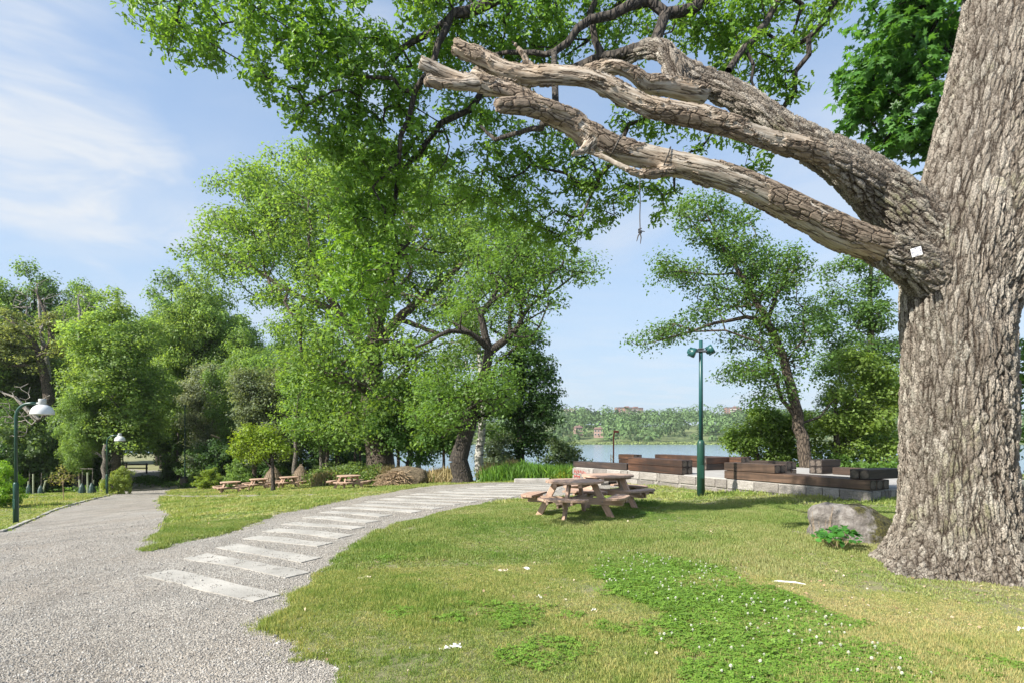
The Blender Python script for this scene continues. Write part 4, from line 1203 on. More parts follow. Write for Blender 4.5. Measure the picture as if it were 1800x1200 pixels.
SEC = 0.232
def block(label, x, y, L, direction, n_w=2, n_h=2, z=ZT + 0.008, mats=None, group="timber blocks on the stone terrace", skip=()):
    """timbers laid parallel; x,y terrace frame of the near corner; direction 'x' (along front) or 'y' (inwards)"""
    c = tw(x, y); base_ang = math.atan2(E1[1], E1[0])
    o = empty("timber_block", (c[0], c[1], z), base_ang if direction == 'x' else base_ang + math.pi / 2, label, "timber block", group)
    for i in range(n_w):
        for j in range(n_h):
            if (i, j) in skip: continue
            m = mats[j] if mats else random.choice([TIMBER, TIMBER, TIMBER_K])
            dl = random.uniform(-.02, .02)
            yy = (i + .5) * SEC
            if direction == 'y': yy = -yy
            MB().box((0, 0, 0), (L + dl, SEC - 0.008, SEC - 0.008), ch=0.010, end_mi=1, jit=0.003).build("timber", [m, ENDG], o, loc=(L / 2, yy, (j + .5) * SEC))
    return o
T_ = lambda a: tuple(a)
def tl(px, d):                                   # terrace coordinates of a point seen at px, at distance d
    v = np.array([(px - 900) * d / F, d]) - P1
    return float(v @ E1), float(v @ E2)
block("reddish brown timber block, two beams high, on the terrace edge beside the round tables", 0.0, 0.0, 2.78, 'x', mats=[TIMBER, TIMBER])
xa = tl(1255, 16.45)[0]
block("long brown beam bench along the terrace front, running to the corner by the oak", xa, 0.0, LF - xa + .02, 'x', 3, 1, mats=[TIMBER_P])
xb = tl(1365, 15.1)[0]
block("single dark beam lying on top of the long front bench behind the green lamp post", xa, 0.0, xb - xa, 'x', 2, 1, z=ZT + .008 + SEC + .002, mats=[TIMBER_P])
block("dark timber block standing on the terrace corner, nearest the oak trunk", LF - 0.47, 0.02, 1.3, 'y', 2, 1, z=ZT + .008 + SEC + .002, mats=[TIMBER_K])
x, y = tl(1422, 18.9); block("square timber block of four beams with round end grain, beside the leaning tree", x, y, 0.95, 'y', 2, 2, mats=[TIMBER_K, TIMBER_K])
x, y = tl(1317, 18.1); block("short brown block with black ends behind the long front bench", x, y, 1.35, 'x', 2, 2)
x, y = tl(1217, 21.2); block("black ended block set crosswise behind the green lamp post", x + .25, y, 2.25, 'y', 2, 2, mats=[TIMBER_K, TIMBER])
x, y = tl(1151, 24.8); block("longest brown timber wall at the lake side of the terrace", x, y, 4.7, 'x', 2, 2, mats=[TIMBER, TIMBER])
x, y = tl(1087, 25.0); block("short reddish block by the lake, behind the beam over the graffiti", x, y, 1.05, 'x', 2, 2, mats=[TIMBER, TIMBER])
x, y = tl(1463, 18.4); block("low single beam between the square block and the corner block", x, y, 1.6, 'x', 2, 1, mats=[TIMBER_P])
# beam over the graffiti wall
o = empty("timber_block", (*tw(P3l[0], P3l[1]), ZT + .008), math.atan2(E1[1], E1[0]) + ang, "single dark weathered beam on top of the wall with red graffiti", "timber block", "timber blocks on the stone terrace")
Lb = float(np.linalg.norm(P3l)) - .1
for i in range(2): MB().box((0, 0, 0), (Lb, SEC - .008, SEC - .008), ch=.01, end_mi=1, jit=.003).build("timber", [TIMBER_K, ENDG], o, loc=(Lb / 2 + .0, .03 + (i + .5) * SEC, SEC / 2))

# ------------------------------------------------------------------ round picnic tables
k = NT("picnic_wood"); c = k.coord('Object', (1, 1, 1)); oi = k.n("ShaderNodeObjectInfo")
gr = k.noise(k.coord('Object', (2, 22, 22)), 1.3, 6, 0.65, 0.4)
kn = k.ramp(k.voro(k.coord('Object', (2.2, 7, 7)), 1.0), [(0.03, 1.0), (0.08, 0.0)])
col = k.ramp(gr, [(0.3, (0.30, 0.195, 0.135)), (0.5, (0.45, 0.29, 0.205)), (0.7, (0.53, 0.36, 0.265))])
col = k.mix(k.math('MULTIPLY', kn, .7), col, (0.16, 0.09, 0.05))
col = k.mix(1.0, col, k.ramp(oi.outputs['Random'], [(0.0, 0.82), (1.0, 1.12)]), 'MULTIPLY')
grey = k.ramp(k.noise(k.coord('World'), 3.0, 4), [(0.4, 0.0), (0.7, 0.25)])
k.P(Base_Color=k.mix(grey, col, (0.36, 0.33, 0.29)), Roughness=0.75)
k.bump(gr, 0.35, 0.01)
PICNIC = k.m
BOLT = mat_simple("bolt_steel", (0.2, 0.2, 0.2), 0.4, 0.8)

def round_clip(w0, w1, rfun, n=7):
    """outline of a plank between y=w0..w1 clipped by |x|<rfun(y)"""
    ys = [w0 + (w1 - w0) * i / (n - 1) for i in range(n)]
    return [(rfun(y), y) for y in ys] + [(-rfun(y), y) for y in reversed(ys)]
def make_table():
    o = empty("picnic_table", (0, 0, 0))
    TH, TR = 0.74, 0.60
    n = 8; pw = 2 * TR / n
    for i in range(n):
        a0 = -TR + i * pw + 0.004; a1 = a0 + pw - 0.009
        f = lambda y: math.sqrt(max(TR * TR - y * y, 0.012))
        MB().prism(round_clip(a0, a1, f), TH - 0.04, TH).build("plank", PICNIC, o)
    for s in (-1, 1): MB().box((s * 0.26, 0, TH - 0.075), (0.07, 1.04, 0.066)).build("batten", PICNIC, o)
    # crossed carrying beams
    for q in range(2):
        M = Matrix.Rotation(q * math.pi / 2, 4, 'Z')
        for s in (-1, 1):
            MB().box((0, s * 0.052, 0.345 + 0.001 * q), (2.02, 0.038, 0.125 - .003 * q), M).build("beam", PICNIC, o)
    for q in range(4):
        M = Matrix.Rotation(q * math.pi / 2, 4, 'Z')
        # leaning leg between the beams
        p0 = Vector((0.40, 0, TH - .045)); p1 = Vector((0.80, 0, -0.03))
        dv = p1 - p0; tilt = math.atan2(dv.z, dv.x)
        lg = MB().box((0, 0, 0), (dv.length, 0.062, 0.125), ch=0.006)
        me = lg.mesh("leg", PICNIC)
        l = link("leg", me, o); l.matrix_local = M @ Matrix.Translation((p0 + p1) / 2) @ Matrix.Rotation(-tilt, 4, 'Y')
        for s in (-1, 1):
            b_ = link("bolt", MB().lathe([(0.0, 0), (0.013, 0.001), (0.013, 0.008), (0.0, 0.01)], 8, (0.60, s * 0.072, .345), Matrix.Rotation(-s * math.pi / 2, 4, 'X')).mesh("bolt", BOLT), o); b_.matrix_local = M
        # seat: lens of three planks
        seat = empty("seat", (0, 0, 0)); seat.parent = o; seat.matrix_local = M
        SZ = 0.455
        for j in range(3):
            y0 = 0.765 + j * 0.112; y1 = y0 + 0.104
            f = lambda y: 0.50 * math.sqrt(max(0.06, 1 - ((y - 0.86) / 0.27) ** 2)) if y > .86 else 0.50
            P_ = round_clip(y0, y1, f)
            P_ = [(y, -x) for x, y in P_]
            pl = MB().prism(P_, SZ - 0.038, SZ).mesh("plank", PICNIC)
            link("plank", pl, seat)
        for s in (-1, 1):
            link("batten", MB().box((0.93, s * .24, SZ - .066), (0.30, 0.045, 0.052)).mesh("batten", PICNIC), seat)
        link("batten", MB().box((0.93, 0, SZ - .066), (0.30, 0.14, 0.05)).mesh("batten", PICNIC), seat)
    return o
GT = "round picnic tables with four seats"
tables = [(1010, 906, 11.3, -22, "round wooden picnic table standing nearest the camera on the mown lawn"),
          (1068, 886, 13.0, -47, "round wooden picnic table behind the nearest one, close to the stone wall"),
          (405, 866, 36, -15, "picnic table closest to the litter bin and the yellow green tree"),
          (455, 858, 39, -8, "picnic table half behind the young tree, beside the left wicker hut"),
          (508, 859.5, 37, -12, "picnic table in front of the right wicker hut"),
          (613, 860, 29.5, -3, "picnic table standing alone between the wicker huts and the brush heap"),
          (770, 849, 35.5, -20, "picnic table beyond the gravel crest beside the leaning old trunk")]
proto = make_table()
for i, (px, py, d, rz, lab) in enumerate(tables):
    o = proto if i == 0 else copy_tree(proto)
    q = at(px, py, d); o.location = (q.x, q.y, Tz(q.x, q.y)); o.rotation_euler = (0, 0, R_(rz))
    s = 1.0 if i > 1 else (0.96, 0.98)[i]
    o.scale = (s, s, s if i > 1 else 1.0)
    set_props(o, lab, "picnic table", GT)

# ------------------------------------------------------------------ lamps
GREEN = mat_simple("green_enamel", (0.012, 0.055, 0.038), 0.38, 0.0, 0.2, 3.0)
GREEN2 = mat_simple("blue_green_enamel", (0.012, 0.07, 0.068), 0.4, 0.0, 0.2, 3.0)
SHADE = mat_simple("lamp_shade_white", (0.62, 0.63, 0.62), 0.35, var=0.08)
SHADE2 = mat_simple("lamp_cap_grey", (0.42, 0.43, 0.42), 0.45, var=0.1)
LENS = mat_simple("lamp_diffuser", (0.55, 0.55, 0.5), 0.3, var=0.05)
def make_lamp():
    o = empty("street_lamp", (0, 0, 0))
    H = 3.78
    MB().lathe([(0.072, -0.3), (0.072, 1.18), (0.066, 1.23), (0.050, 1.27)], 16).build("base_sleeve", GREEN, o, True)
    MB().box((0, -0.074, 0.62), (0.07, 0.01, 0.30), ch=.004).build("access_door", GREEN, o)
    pts = [(0, 0, 1.2), (0, 0, H - 0.55)]
    for a in np.linspace(0, math.pi / 2, 9)[1:]: pts.append((0.42 - 0.42 * math.cos(a), 0, H - 0.55 + 0.42 * math.sin(a)))
    pts.append((0.62, 0, H - 0.125))
    MB().tube(pts, [0.046] * 2 + [0.044] * (len(pts) - 2), 12).build("pole", GREEN, o, True)
    hx = 0.80
    MB().lathe([(0.028, 0), (0.028, 0.2)], 10, (0.58, 0, H - .125), Matrix.Rotation(math.pi / 2, 4, 'Y')).build("bracket", SHADE2, o, True)
    MB().lathe([(0.098, -0.10), (0.100, 0.12), (0.092, 0.135), (0.0, 0.14)], 20, (hx, 0, H - 0.13)).build("cap", SHADE2, o, True)
    prof = [(0.098, -0.09)] + [(0.30 * math.sin(a), -0.36 + 0.29 * math.cos(a)) for a in np.linspace(0.38, math.pi / 2, 9)] + [(0.305, -0.385), (0.29, -0.385)]
    MB().lathe(prof, 28, (hx, 0, H - 0.08)).build("lamp_shade", SHADE, o, True)
    MB().lathe([(0.0, -0.40), (0.27, -0.385), (0.285, -0.37)], 24, (hx, 0, H - 0.08)).build("diffuser", LENS, o, True)
    return o
lamp = make_lamp()
LG = "white shaded lamps along the gravel path"
lamps = [(28, 921, 17.2, 0, "tall curved green lamp post with white bowl shade, nearest along the path edge"),
         (188, 869, 35.0, 0, "green path lamp with white bowl shade beside the light green shrub"),
         (216, 848, 52.0, 4, "small distant path lamp glimpsed behind the grey tree trunk"),
         (200, 845, 60.0, 12, "most distant white lamp shade, almost hidden by the trunk behind the shrub")]
for i, (px, py, d, rz, lab) in enumerate(lamps):
    o = lamp if i == 0 else copy_tree(lamp)
    q = at(px, py, d); o.location = (q.x, q.y, Tz(q.x, q.y)); o.rotation_euler = (0, 0, R_(rz))
    set_props(o, lab, "street lamp", LG)

q = ground(1232, 873.5)
fl = empty("floodlight_post", (q.x, q.y, q.z), 0, "tall green post carrying two round floodlights in front of the stone wall", "floodlight")
HP = (873.5 - 597.5) * q.y / F
MB().lathe([(0.105, -0.2), (0.10, 1.42), (0.094, 1.50), (0.062, 1.56)], 18).build("base_sleeve", GREEN, fl, True)
MB().box((0, -0.102, 0.7), (0.085, 0.012, 0.36), ch=.004).build("access_door", GREEN, fl)
MB().lathe([(0.058, 1.5), (0.050, HP - 0.01), (0.0, HP)], 16).build("pole", GREEN2, fl, True)
zc = HP - 0.30
MB().box((0, 0, zc), (0.30, 0.16, 0.05), ch=.01).box((0, 0, zc + .06), (0.16, 0.15, 0.03), ch=.008).tube([(-.2, 0, zc - .01), (.2, 0, zc - .01)], .016, 8).build("bracket", BOLT, fl)
for s in (-1, 1):
    M = Matrix.Rotation(R_(58 if s > 0 else -118), 4, 'Y') @ Matrix.Rotation(R_(25), 4, 'X')
    hd = empty("floodlight_head", (0, 0, 0)); hd.parent = fl
    hd.location = (s * 0.245, -0.02, zc + (0.03 if s > 0 else -0.03)); hd.rotation_euler = (R_(20), R_(-118 if s > 0 else 112), 0) if s < 0 else (R_(20), R_(58), 0)
    MB().lathe([(0.0, -0.13), (0.055, -0.125), (0.085, -0.08), (0.125, 0.0), (0.13, 0.03), (0.13, 0.085), (0.12, 0.095)], 20).build("housing", GREEN2, hd, True)
    mb = MB()
    for a in range(8):
        mb.box((0.10, 0, -0.055), (0.05, 0.006, 0.07), Matrix.Rotation(a * math.pi / 4, 4, 'Z'))
    mb.build("cooling_fin", GREEN2, hd)
    MB().lathe([(0.0, 0.10), (0.12, 0.092)], 20).build("lens", LENS, hd, True)
    MB().tube([(s * .12, -.03, zc), (s * .17, -.12, zc + .01), (s * .235, -.125, zc + .02)], .011, 6).build("yoke", GREEN2, fl)

# thin tall pole and the litter bin by the path
q = at(325, 851, 52); z = Tz(q.x, q.y)
tp = empty("slender_pole", (q.x, q.y, z), 0, "tall thin green pole rising behind the litter bin by the path", "pole")
MB().lathe([(0.075, -.2), (0.075, 1.3), (0.055, 1.4), (0.045, 7.5), (0.0, 7.52)], 12).build("pole", GREEN, tp, True)
MB().box((0, -.08, .7), (.08, .02, .3)).build("access_door", GREEN, tp)
q = at(323, 854, 50.5); z = Tz(q.x, q.y)
bn = empty("litter_bin", (q.x, q.y, z), 0, "round wooden slatted litter bin with dark rim beside the gravel path", "bin")
mb = MB()
BINW = mat_simple("bin_slats", (0.19, 0.15, 0.11), 0.8)
for i in range(16):
    a = i * math.pi / 8
    link("slat", MB().box((0.29, 0, .42), (.03, .10, .82), Matrix.Rotation(a, 4, 'Z')).mesh("slat", BINW), bn)
MB().lathe([(.27, .05), (.27, .8)], 16).build("liner", mat_simple("bin_liner", (.03, .03, .03), .7), bn)
MB().lathe([(.31, .80), (.33, .84), (.31, .93), (.16, .95), (.15, .90)], 20).build("rim", mat_simple("bin_rim", (.05, .055, .05), .5), bn, True)

# red pole at the water with two little posts
REDP = mat_simple("red_paint", (0.42, 0.08, 0.05), 0.5)
q = at(1078.5, 806, 38); z = Tz(q.x, q.y)
rp_ = empty("red_pole", (q.x, q.y, z), 0, "thin red pole with a bent top sign standing at the lake edge", "pole")
Ht = EYE + (HZ - 757) * 38 / F - z
MB().tube([(0, 0, -.2), (0, 0, Ht - .35), (0.02, 0, Ht - .2), (.06, 0, Ht - .08)], .045, 10).build("pole", REDP, rp_, True)
MB().box((.16, 0, Ht - .03), (.34, .10, .16), ch=.02).build("head", REDP, rp_)
PW = mat_simple("weathered_post", (.3, .27, .2), .9)
q2 = at(1075.5, 806, 33)
wp = empty("mooring_post", (q2.x, q2.y, Tz(q2.x, q2.y)), 0, "pair of low wooden posts joined by rungs beside the red pole", "post")
zt = EYE + (HZ - 798) * 33 / F - Tz(q2.x, q2.y)
for s in (-1, 1): MB().tube([(s * .06, 0, -.3), (s * .06, 0, zt)], .025, 8).build("post", PW, wp)
for h_ in (.15, .3): MB().box((0, 0, zt - h_), (.14, .03, .03)).build("rung", PW, wp)

# ------------------------------------------------------------------ wicker huts
k = NT("wicker"); c = k.coord('Object', (1, 1, 1))
wv = k.n("ShaderNodeTexWave", wave_type='BANDS', bands_direction='Z'); k.l(c, wv.inputs[0]); wv.inputs['Scale'].default_value = 7; wv.inputs['Distortion'].default_value = 2.5; wv.inputs['Detail'].default_value = 3
n = k.noise(k.coord('Object', (6, 6, 14)), 3, 5, .7)
k.P(Base_Color=k.mix(k.ramp(n, [(.3, 0.0), (.7, 1.0)]), (0.16, 0.11, 0.07), (0.40, 0.31, 0.22)), Roughness=.9)
k.bump(wv.outputs['Fac'], .8, .03)
WICK = k.m
HOLE_DARK = mat_simple("hut_inside_painted_shade", (.012, .01, .008), 1.0)  # near-black colour stands for the shade inside the hut
def make_hut(px, py, d, Wd, Hh, label, doorang, seed):
    q = at(px, py, d); z = Tz(q.x, q.y); rs = random.Random(seed)
    o = empty("wicker_hut", (q.x, q.y, z), 0, label, "wicker hut", "pointed wicker huts on the lawn")
    prof = [(Wd / 2 * f, Hh * t) for f, t in [(0.96, -.05), (0.98, .15), (1.0, .32), (.90, .50), (.70, .68), (.46, .84), (.26, .96), (.12, 1.0)]]
    MB().lathe(prof, 24).build("woven_wall", WICK, o, True)
    st = 22
    for i in range(st):
        a = i * 2 * math.pi / st
        pts = [((r + .015) * math.cos(a), (r + .015) * math.sin(a), zz) for r, zz in prof]
        pts.append((pts[-1][0] * .8, pts[-1][1] * .8, Hh * (1.03 + rs.random() * .08)))
        MB().tube(pts, .014, 5).build("stake", WICK, o)
    for zz, r in [(.30, 1.01), (.52, .89), (.72, .64)]:
        MB().tube([((Wd / 2 * r + .02) * math.cos(a), (Wd / 2 * r + .02) * math.sin(a), Hh * zz) for a in np.linspace(0, 2 * math.pi, 25)], .022, 5, cap=False).build("hoop", WICK, o)
    a = R_(doorang); dr_ = Wd / 2 * .965
    M = Matrix.Rotation(a, 4, 'Z')
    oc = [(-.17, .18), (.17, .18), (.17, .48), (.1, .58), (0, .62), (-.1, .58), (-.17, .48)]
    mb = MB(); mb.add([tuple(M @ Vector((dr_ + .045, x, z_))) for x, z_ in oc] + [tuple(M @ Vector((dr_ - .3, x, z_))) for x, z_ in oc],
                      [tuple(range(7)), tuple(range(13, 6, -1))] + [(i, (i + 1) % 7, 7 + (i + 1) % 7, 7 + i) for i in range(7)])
    mb.build("doorway_shade_plug", HOLE_DARK, o)  # solid plug painted dark as the shaded interior; the wall has no opening
    return o
make_hut(480.5, 853, 41.5, 1.36, 1.45, "wicker hut behind the thin trunk of the yellow green young tree", -70, 1)
make_hut(529, 853, 41.0, 1.22, 1.36, "wicker hut standing clear to the right of the young tree, with an arched opening", -118, 2)

# ------------------------------------------------------------------ boulder, brush heap, tree stakes
def rock_mesh(name, size, seed, mat, sub=5, rough=.35):
    bm = bmesh.new(); bmesh.ops.create_icosphere(bm, subdivisions=sub, radius=1)
    n1, n2 = VNoise(seed), VNoise(seed + 1)
    co = np.array([v.co[:] for v in bm.verts])
    d = 1 + rough * (n1(co[:, 0] * 1.2 + 3, co[:, 1] * 1.2 + 3, co[:, 2] * 1.2 + 3, 2) - .5) * 2 + .16 * (n2(co[:, 0] * 5 + 9, co[:, 1] * 5 + 9, co[:, 2] * 5 + 9, 4) - .5)
    co = co * d[:, None] * np.array(size)
    for v, c_ in zip(bm.verts, co): v.co = c_
    me = bpy.data.meshes.new(name); bm.to_mesh(me); bm.free(); me.materials.append(mat)
    me.polygons.foreach_set("use_smooth", np.ones(len(me.polygons), bool))
    return me
k = NT("boulder_stone"); c = k.coord('Object')
n = k.noise(c, 7, 7, .7); m = k.noise(k.coord('Object', loc=(1, 4, 0)), 3.0, 5, .65)
col = k.ramp(n, [(.3, (.10, .088, .078)), (.5, (.23, .205, .185)), (.68, (.38, .355, .33))])
pos = k.n("ShaderNodeSeparateXYZ"); k.l(c, pos.inputs[0])
mm = k.ramp(k.math('ADD', m, k.math('MULTIPLY', pos.outputs[0], .38)), [(.44, 0.0), (.54, 1.0)])
mcol = k.ramp(k.noise(c, 30, 4, .7), [(.4, (.035, .03, .012)), (.65, (.14, .13, .03))])
k.P(Base_Color=k.mix(mm, col, mcol), Roughness=.95); k.bump(k.noise(c, 14, 8, .75), 1.0, .08)
BOULD = k.m
q = at(1495, 940, 8.9)
bo = link("boulder", rock_mesh("boulder", (.68, .46, .40), 16, BOULD, 5, .42), loc=(q.x, q.y, Tz(q.x, q.y) + .10))
set_props(bo, "rounded grey granite boulder with lichen and dark moss leaning against the oak foot", "boulder")

k = NT("soil_heap"); c = k.coord('Object')
k.P(Base_Color=k.ramp(k.noise(c, 8, 6, .7), [(.35, (.06, .045, .03)), (.6, (.20, .155, .10))]), Roughness=1.0); k.bump(k.noise(c, 12, 6, .7), 1.0, .08)
SOIL = k.m
STICK = mat_simple("dry_stick", (0.33, 0.24, 0.15), .9, var=.35)
q = at(708, 850, 31.5); z = Tz(q.x, q.y)
hp = empty("brush_heap", (q.x, q.y, z), 0, "heap of cut dry twigs and soil lying at the lawn edge before the big tree", "brush heap")
link("soil_mound", rock_mesh("soil_mound", (1.35, 1.0, .95), 31, SOIL, 4, .2), hp, (0.1, .5, .05))
gg = np.random.default_rng(3); mb = MB()
for i in range(520):
    a = gg.random() * 6.28; rr_ = gg.random() ** .5
    x, y = -0.35 + rr_ * .92 * math.cos(a), -.35 + rr_ * .7 * math.sin(a)
    hh_ = max(0.03, .82 * (1 - rr_ ** 2.2)) * (0.75 + .3 * gg.random())
    t = gg.normal(0, 1, 3); t[2] *= .28; t /= np.linalg.norm(t); L = gg.uniform(.25, .6)
    mb.tube([(x - t[0] * L, y - t[1] * L, max(.0, hh_ - t[2] * L)), (x, y, hh_ + .03), (x + t[0] * L, y + t[1] * L, max(0, hh_ + t[2] * L - .05))], gg.uniform(.009, .02), 4, cap=False)
s_ = mb.build("sticks", STICK, hp); s_['kind'] = 'stuff'

STK = mat_simple("stake_wood", (.30, .33, .22), .9, var=.2); BAGM = mat_simple("watering_bag_green", (.018, .05, .042), .55, var=.3)
def stake(px, py, d, h, lean, label):
    q = at(px, py, d); z = Tz(q.x, q.y)
    o = MB().tube([(0, 0, -.2), (lean * .5, 0, h * .5), (lean, 0, h)], .05, 8).build("tree_stake", STK, None, loc=(q.x, q.y, z))
    set_props(o, label, "stake", "wooden stakes of the newly planted trees")
def bag(px, py, d, h, label):
    q = at(px, py, d); z = Tz(q.x, q.y)
    o = empty("watering_bag", (q.x, q.y, z), 0, label, "watering bag", "green watering bags round new trees")
    h *= .72; MB().lathe([(.17, -.02), (.21, .06), (.20, h * .4), (.15, h * .75), (.07, h), (.05, h + .05)], 9, M=Matrix.Rotation(R_(px % 7 - 3), 4, 'Y')).build("bag", BAGM, o)
    MB().tube([(0, 0, h * .6), (.02, 0, h + .25), (.04, 0, h + .9)], [.03, .025, .02], 7).build("stem", BARK_GREY, o)
stake(58.5, 834, 40, 1.45, .0, "upright pale green stake between two watering bags near the tall lamp")
stake(49, 833, 41, .95, .05, "short stake beside the dark bag closest to the tall lamp")
stake(74, 837, 39, .95, .25, "leaning stake rising from the second dark bag")
stake(154, 842, 37, 1.4, 0, "tall upright stake between the pair of bags near the second lamp")
stake(141, 841, 37.5, .95, -.05, "stake behind the bag standing further from the second lamp")
stake(163, 842, 37, .9, .05, "stake behind the bag next to the light green shrub")
bag(51, 835, 40, .95, "dark green watering bag beside the tall lamp post")
bag(72, 838, 39, .8, "slim dark watering bag under the leaning stake")
bag(144, 843, 37, .9, "dark watering bag closer to the sparse orange shrub")
bag(162, 843, 36.8, .95, "dark watering bag closer to the second lamp post")
qa, qb = at(141, 823, 37), at(163, 823, 37)
set_props(MB().box((0, 0, 0), (.85, .03, .045)).build("tie_board", BARK_GREY, None, loc=((qa.x + qb.x) / 2, qa.y, qa.z)), "thin board nailed across three stakes by the second lamp", "board")
for i, (px, py, d, hh_, rad, lab) in enumerate([(135.5, 826, 46, 1.2, .28, "sawn stump standing behind the staked young trees"), (147.5, 824, 47, 1.9, .24, "taller broken stump beside the sawn stump")]):
    q = at(px, py, d); 
    o = empty("tree_stump", (q.x, q.y, Tz(q.x, q.y)), 0, lab, "stump", "cut stumps at the wood edge")
    MB().lathe([(rad * 1.3, -.2), (rad * 1.05, .2), (rad, hh_)], 12).build("trunk", BARK_GREY, o, True)
    MB().lathe([(rad * .9, 0), (0, .03)], 12, (0, 0, hh_ + .001)).build("cut_face", PW, o)
# simple timber table seen at the end of the path under the trees
q = at(222, 806, 70); z = Tz(q.x, q.y)
rl = empty("rail_fence", (q.x, q.y, z), 0, "dark wooden rail across the far end of the path under the trees", "fence")
for i in range(3): MB().box((-2.5 + i * 2.5, 0, .6), (.14, .14, 1.3)).build("post", TIMBER_K, rl)
for h_ in (.65, 1.1): MB().box((0, -.1, h_), (5.4, .06, .14)).build("rail", TIMBER_K, rl)
# long pale kerb block past the crest
q = at(935, 846, 24.2)
set_props(MB().box((0, 0, .05), (1.5, .3, .22), ch=.03, jit=.012).build("granite_block", GRANITE, None, loc=(q.x, q.y, Tz(q.x, q.y))), "long pale granite block lying past the end of the slab path", "stone block")

# ------------------------------------------------------------------ litter on the lawn
PAPER = mat_simple("crumpled_paper", (.72, .70, .68), .8, var=.08)
BLEACH = mat_simple("bleached_wood", (.62, .52, .40), .8, var=.2)
def scrap(px, py, label, n, size, mat, seed, name="paper_scrap", cat="litter"):
    q = ground(px, py); rs = random.Random(seed)
    o = empty(name, q, rs.random() * 3, label, cat)
    for i in range(n):
        cx_, cy_ = rs.uniform(-size, size), rs.uniform(-size * .6, size * .6)
        L = rs.uniform(.35, .9) * size; a = rs.uniform(-.6, .6); w_ = L * rs.uniform(.15, .4)
        pts = []
        for u in (-1, -.3, .4, 1):
            for v in (-1, 1): pts.append((cx_ + u * L * math.cos(a) - v * w_ * math.sin(a), cy_ + u * L * math.sin(a) + v * w_ * math.cos(a), .028 + rs.uniform(0, .022)))
        m_ = MB().add(pts + [(x, y, z_ - .006) for x, y, z_ in pts], [(0, 1, 3, 2), (2, 3, 5, 4), (4, 5, 7, 6), (8, 10, 11, 9), (10, 12, 13, 11), (12, 14, 15, 13), (0, 2, 10, 8), (2, 4, 12, 10), (4, 6, 14, 12), (1, 9, 11, 3), (3, 11, 13, 5), (5, 13, 15, 7), (0, 8, 9, 1), (6, 7, 15, 14)])
        m_.build("fragment", mat, o)
scrap(790, 1145, "torn white paper scraps lying low in the foreground grass", 5, .07, PAPER, 1)
scrap(648, 1020, "pale split wood chips on the grass near the slab path", 5, .085, BLEACH, 2, "wood_chips", "wood")
scrap(885, 1006, "two pale bark flakes in the middle of the lawn", 3, .07, BLEACH, 3, "bark_flakes", "wood")
scrap(930, 1004, "flat white strip on the lawn right of the bark flakes", 2, .07, PAPER, 5)
scrap(722, 1147, "single tiny white scrap left of the torn paper", 1, .02, PAPER, 6)
scrap(952, 1051, "faded white scrap in the thin grass above the clover", 2, .07, PAPER, 7)
scrap(1788, 1112, "crumpled white tissue in the dry grass below the oak", 3, .045, PAPER, 8)
scrap(1040, 1077, "small grey scrap at the edge of the clover", 2, .04, PAPER, 9)
q = ground(1384, 1028)
st_ = MB().tube([(-.16, .06, .03), (-.09, .015, .045), (-.02, .0, .04), (.06, -.035, .045), (.16, -.09, .035)], [.006, .012, .012, .011, .005], 6).build("bleached_stick", mat_simple("white_stick", (.68, .66, .64), .8), None, loc=q)
set_props(st_, "white peeled stick lying between the clover and the oak", "stick")
for i, (px, py, L, a, lab) in enumerate([(1250, 935, .3, .2, "thin brown twig on the lawn below the stone wall"), (1530, 1108, .5, .05, "long thin twig in the dry grass below the oak"), (820, 997, .12, .6, "tiny dark twig in the middle of the lawn"), (1440, 960, .35, -.3, "pale bent twig lying before the boulder")]):
    q = ground(px, py)
    set_props(MB().tube([(-L / 2 * math.cos(a), -L / 2 * math.sin(a), .03), (0, 0.01, .045), (L / 2 * math.cos(a), L / 2 * math.sin(a), .03)], .005, 5).build("twig", STICK, None, loc=q), lab, "twig")
# ------------------------------------------------------------------ woodland
def gpt3(px, d): 
    x = (px - 900) * d / F
    return Vector((x, d, Tz(x, d)))
def limb_px(rows): return [(at(a, b, d), r) for a, b, d, r in rows]

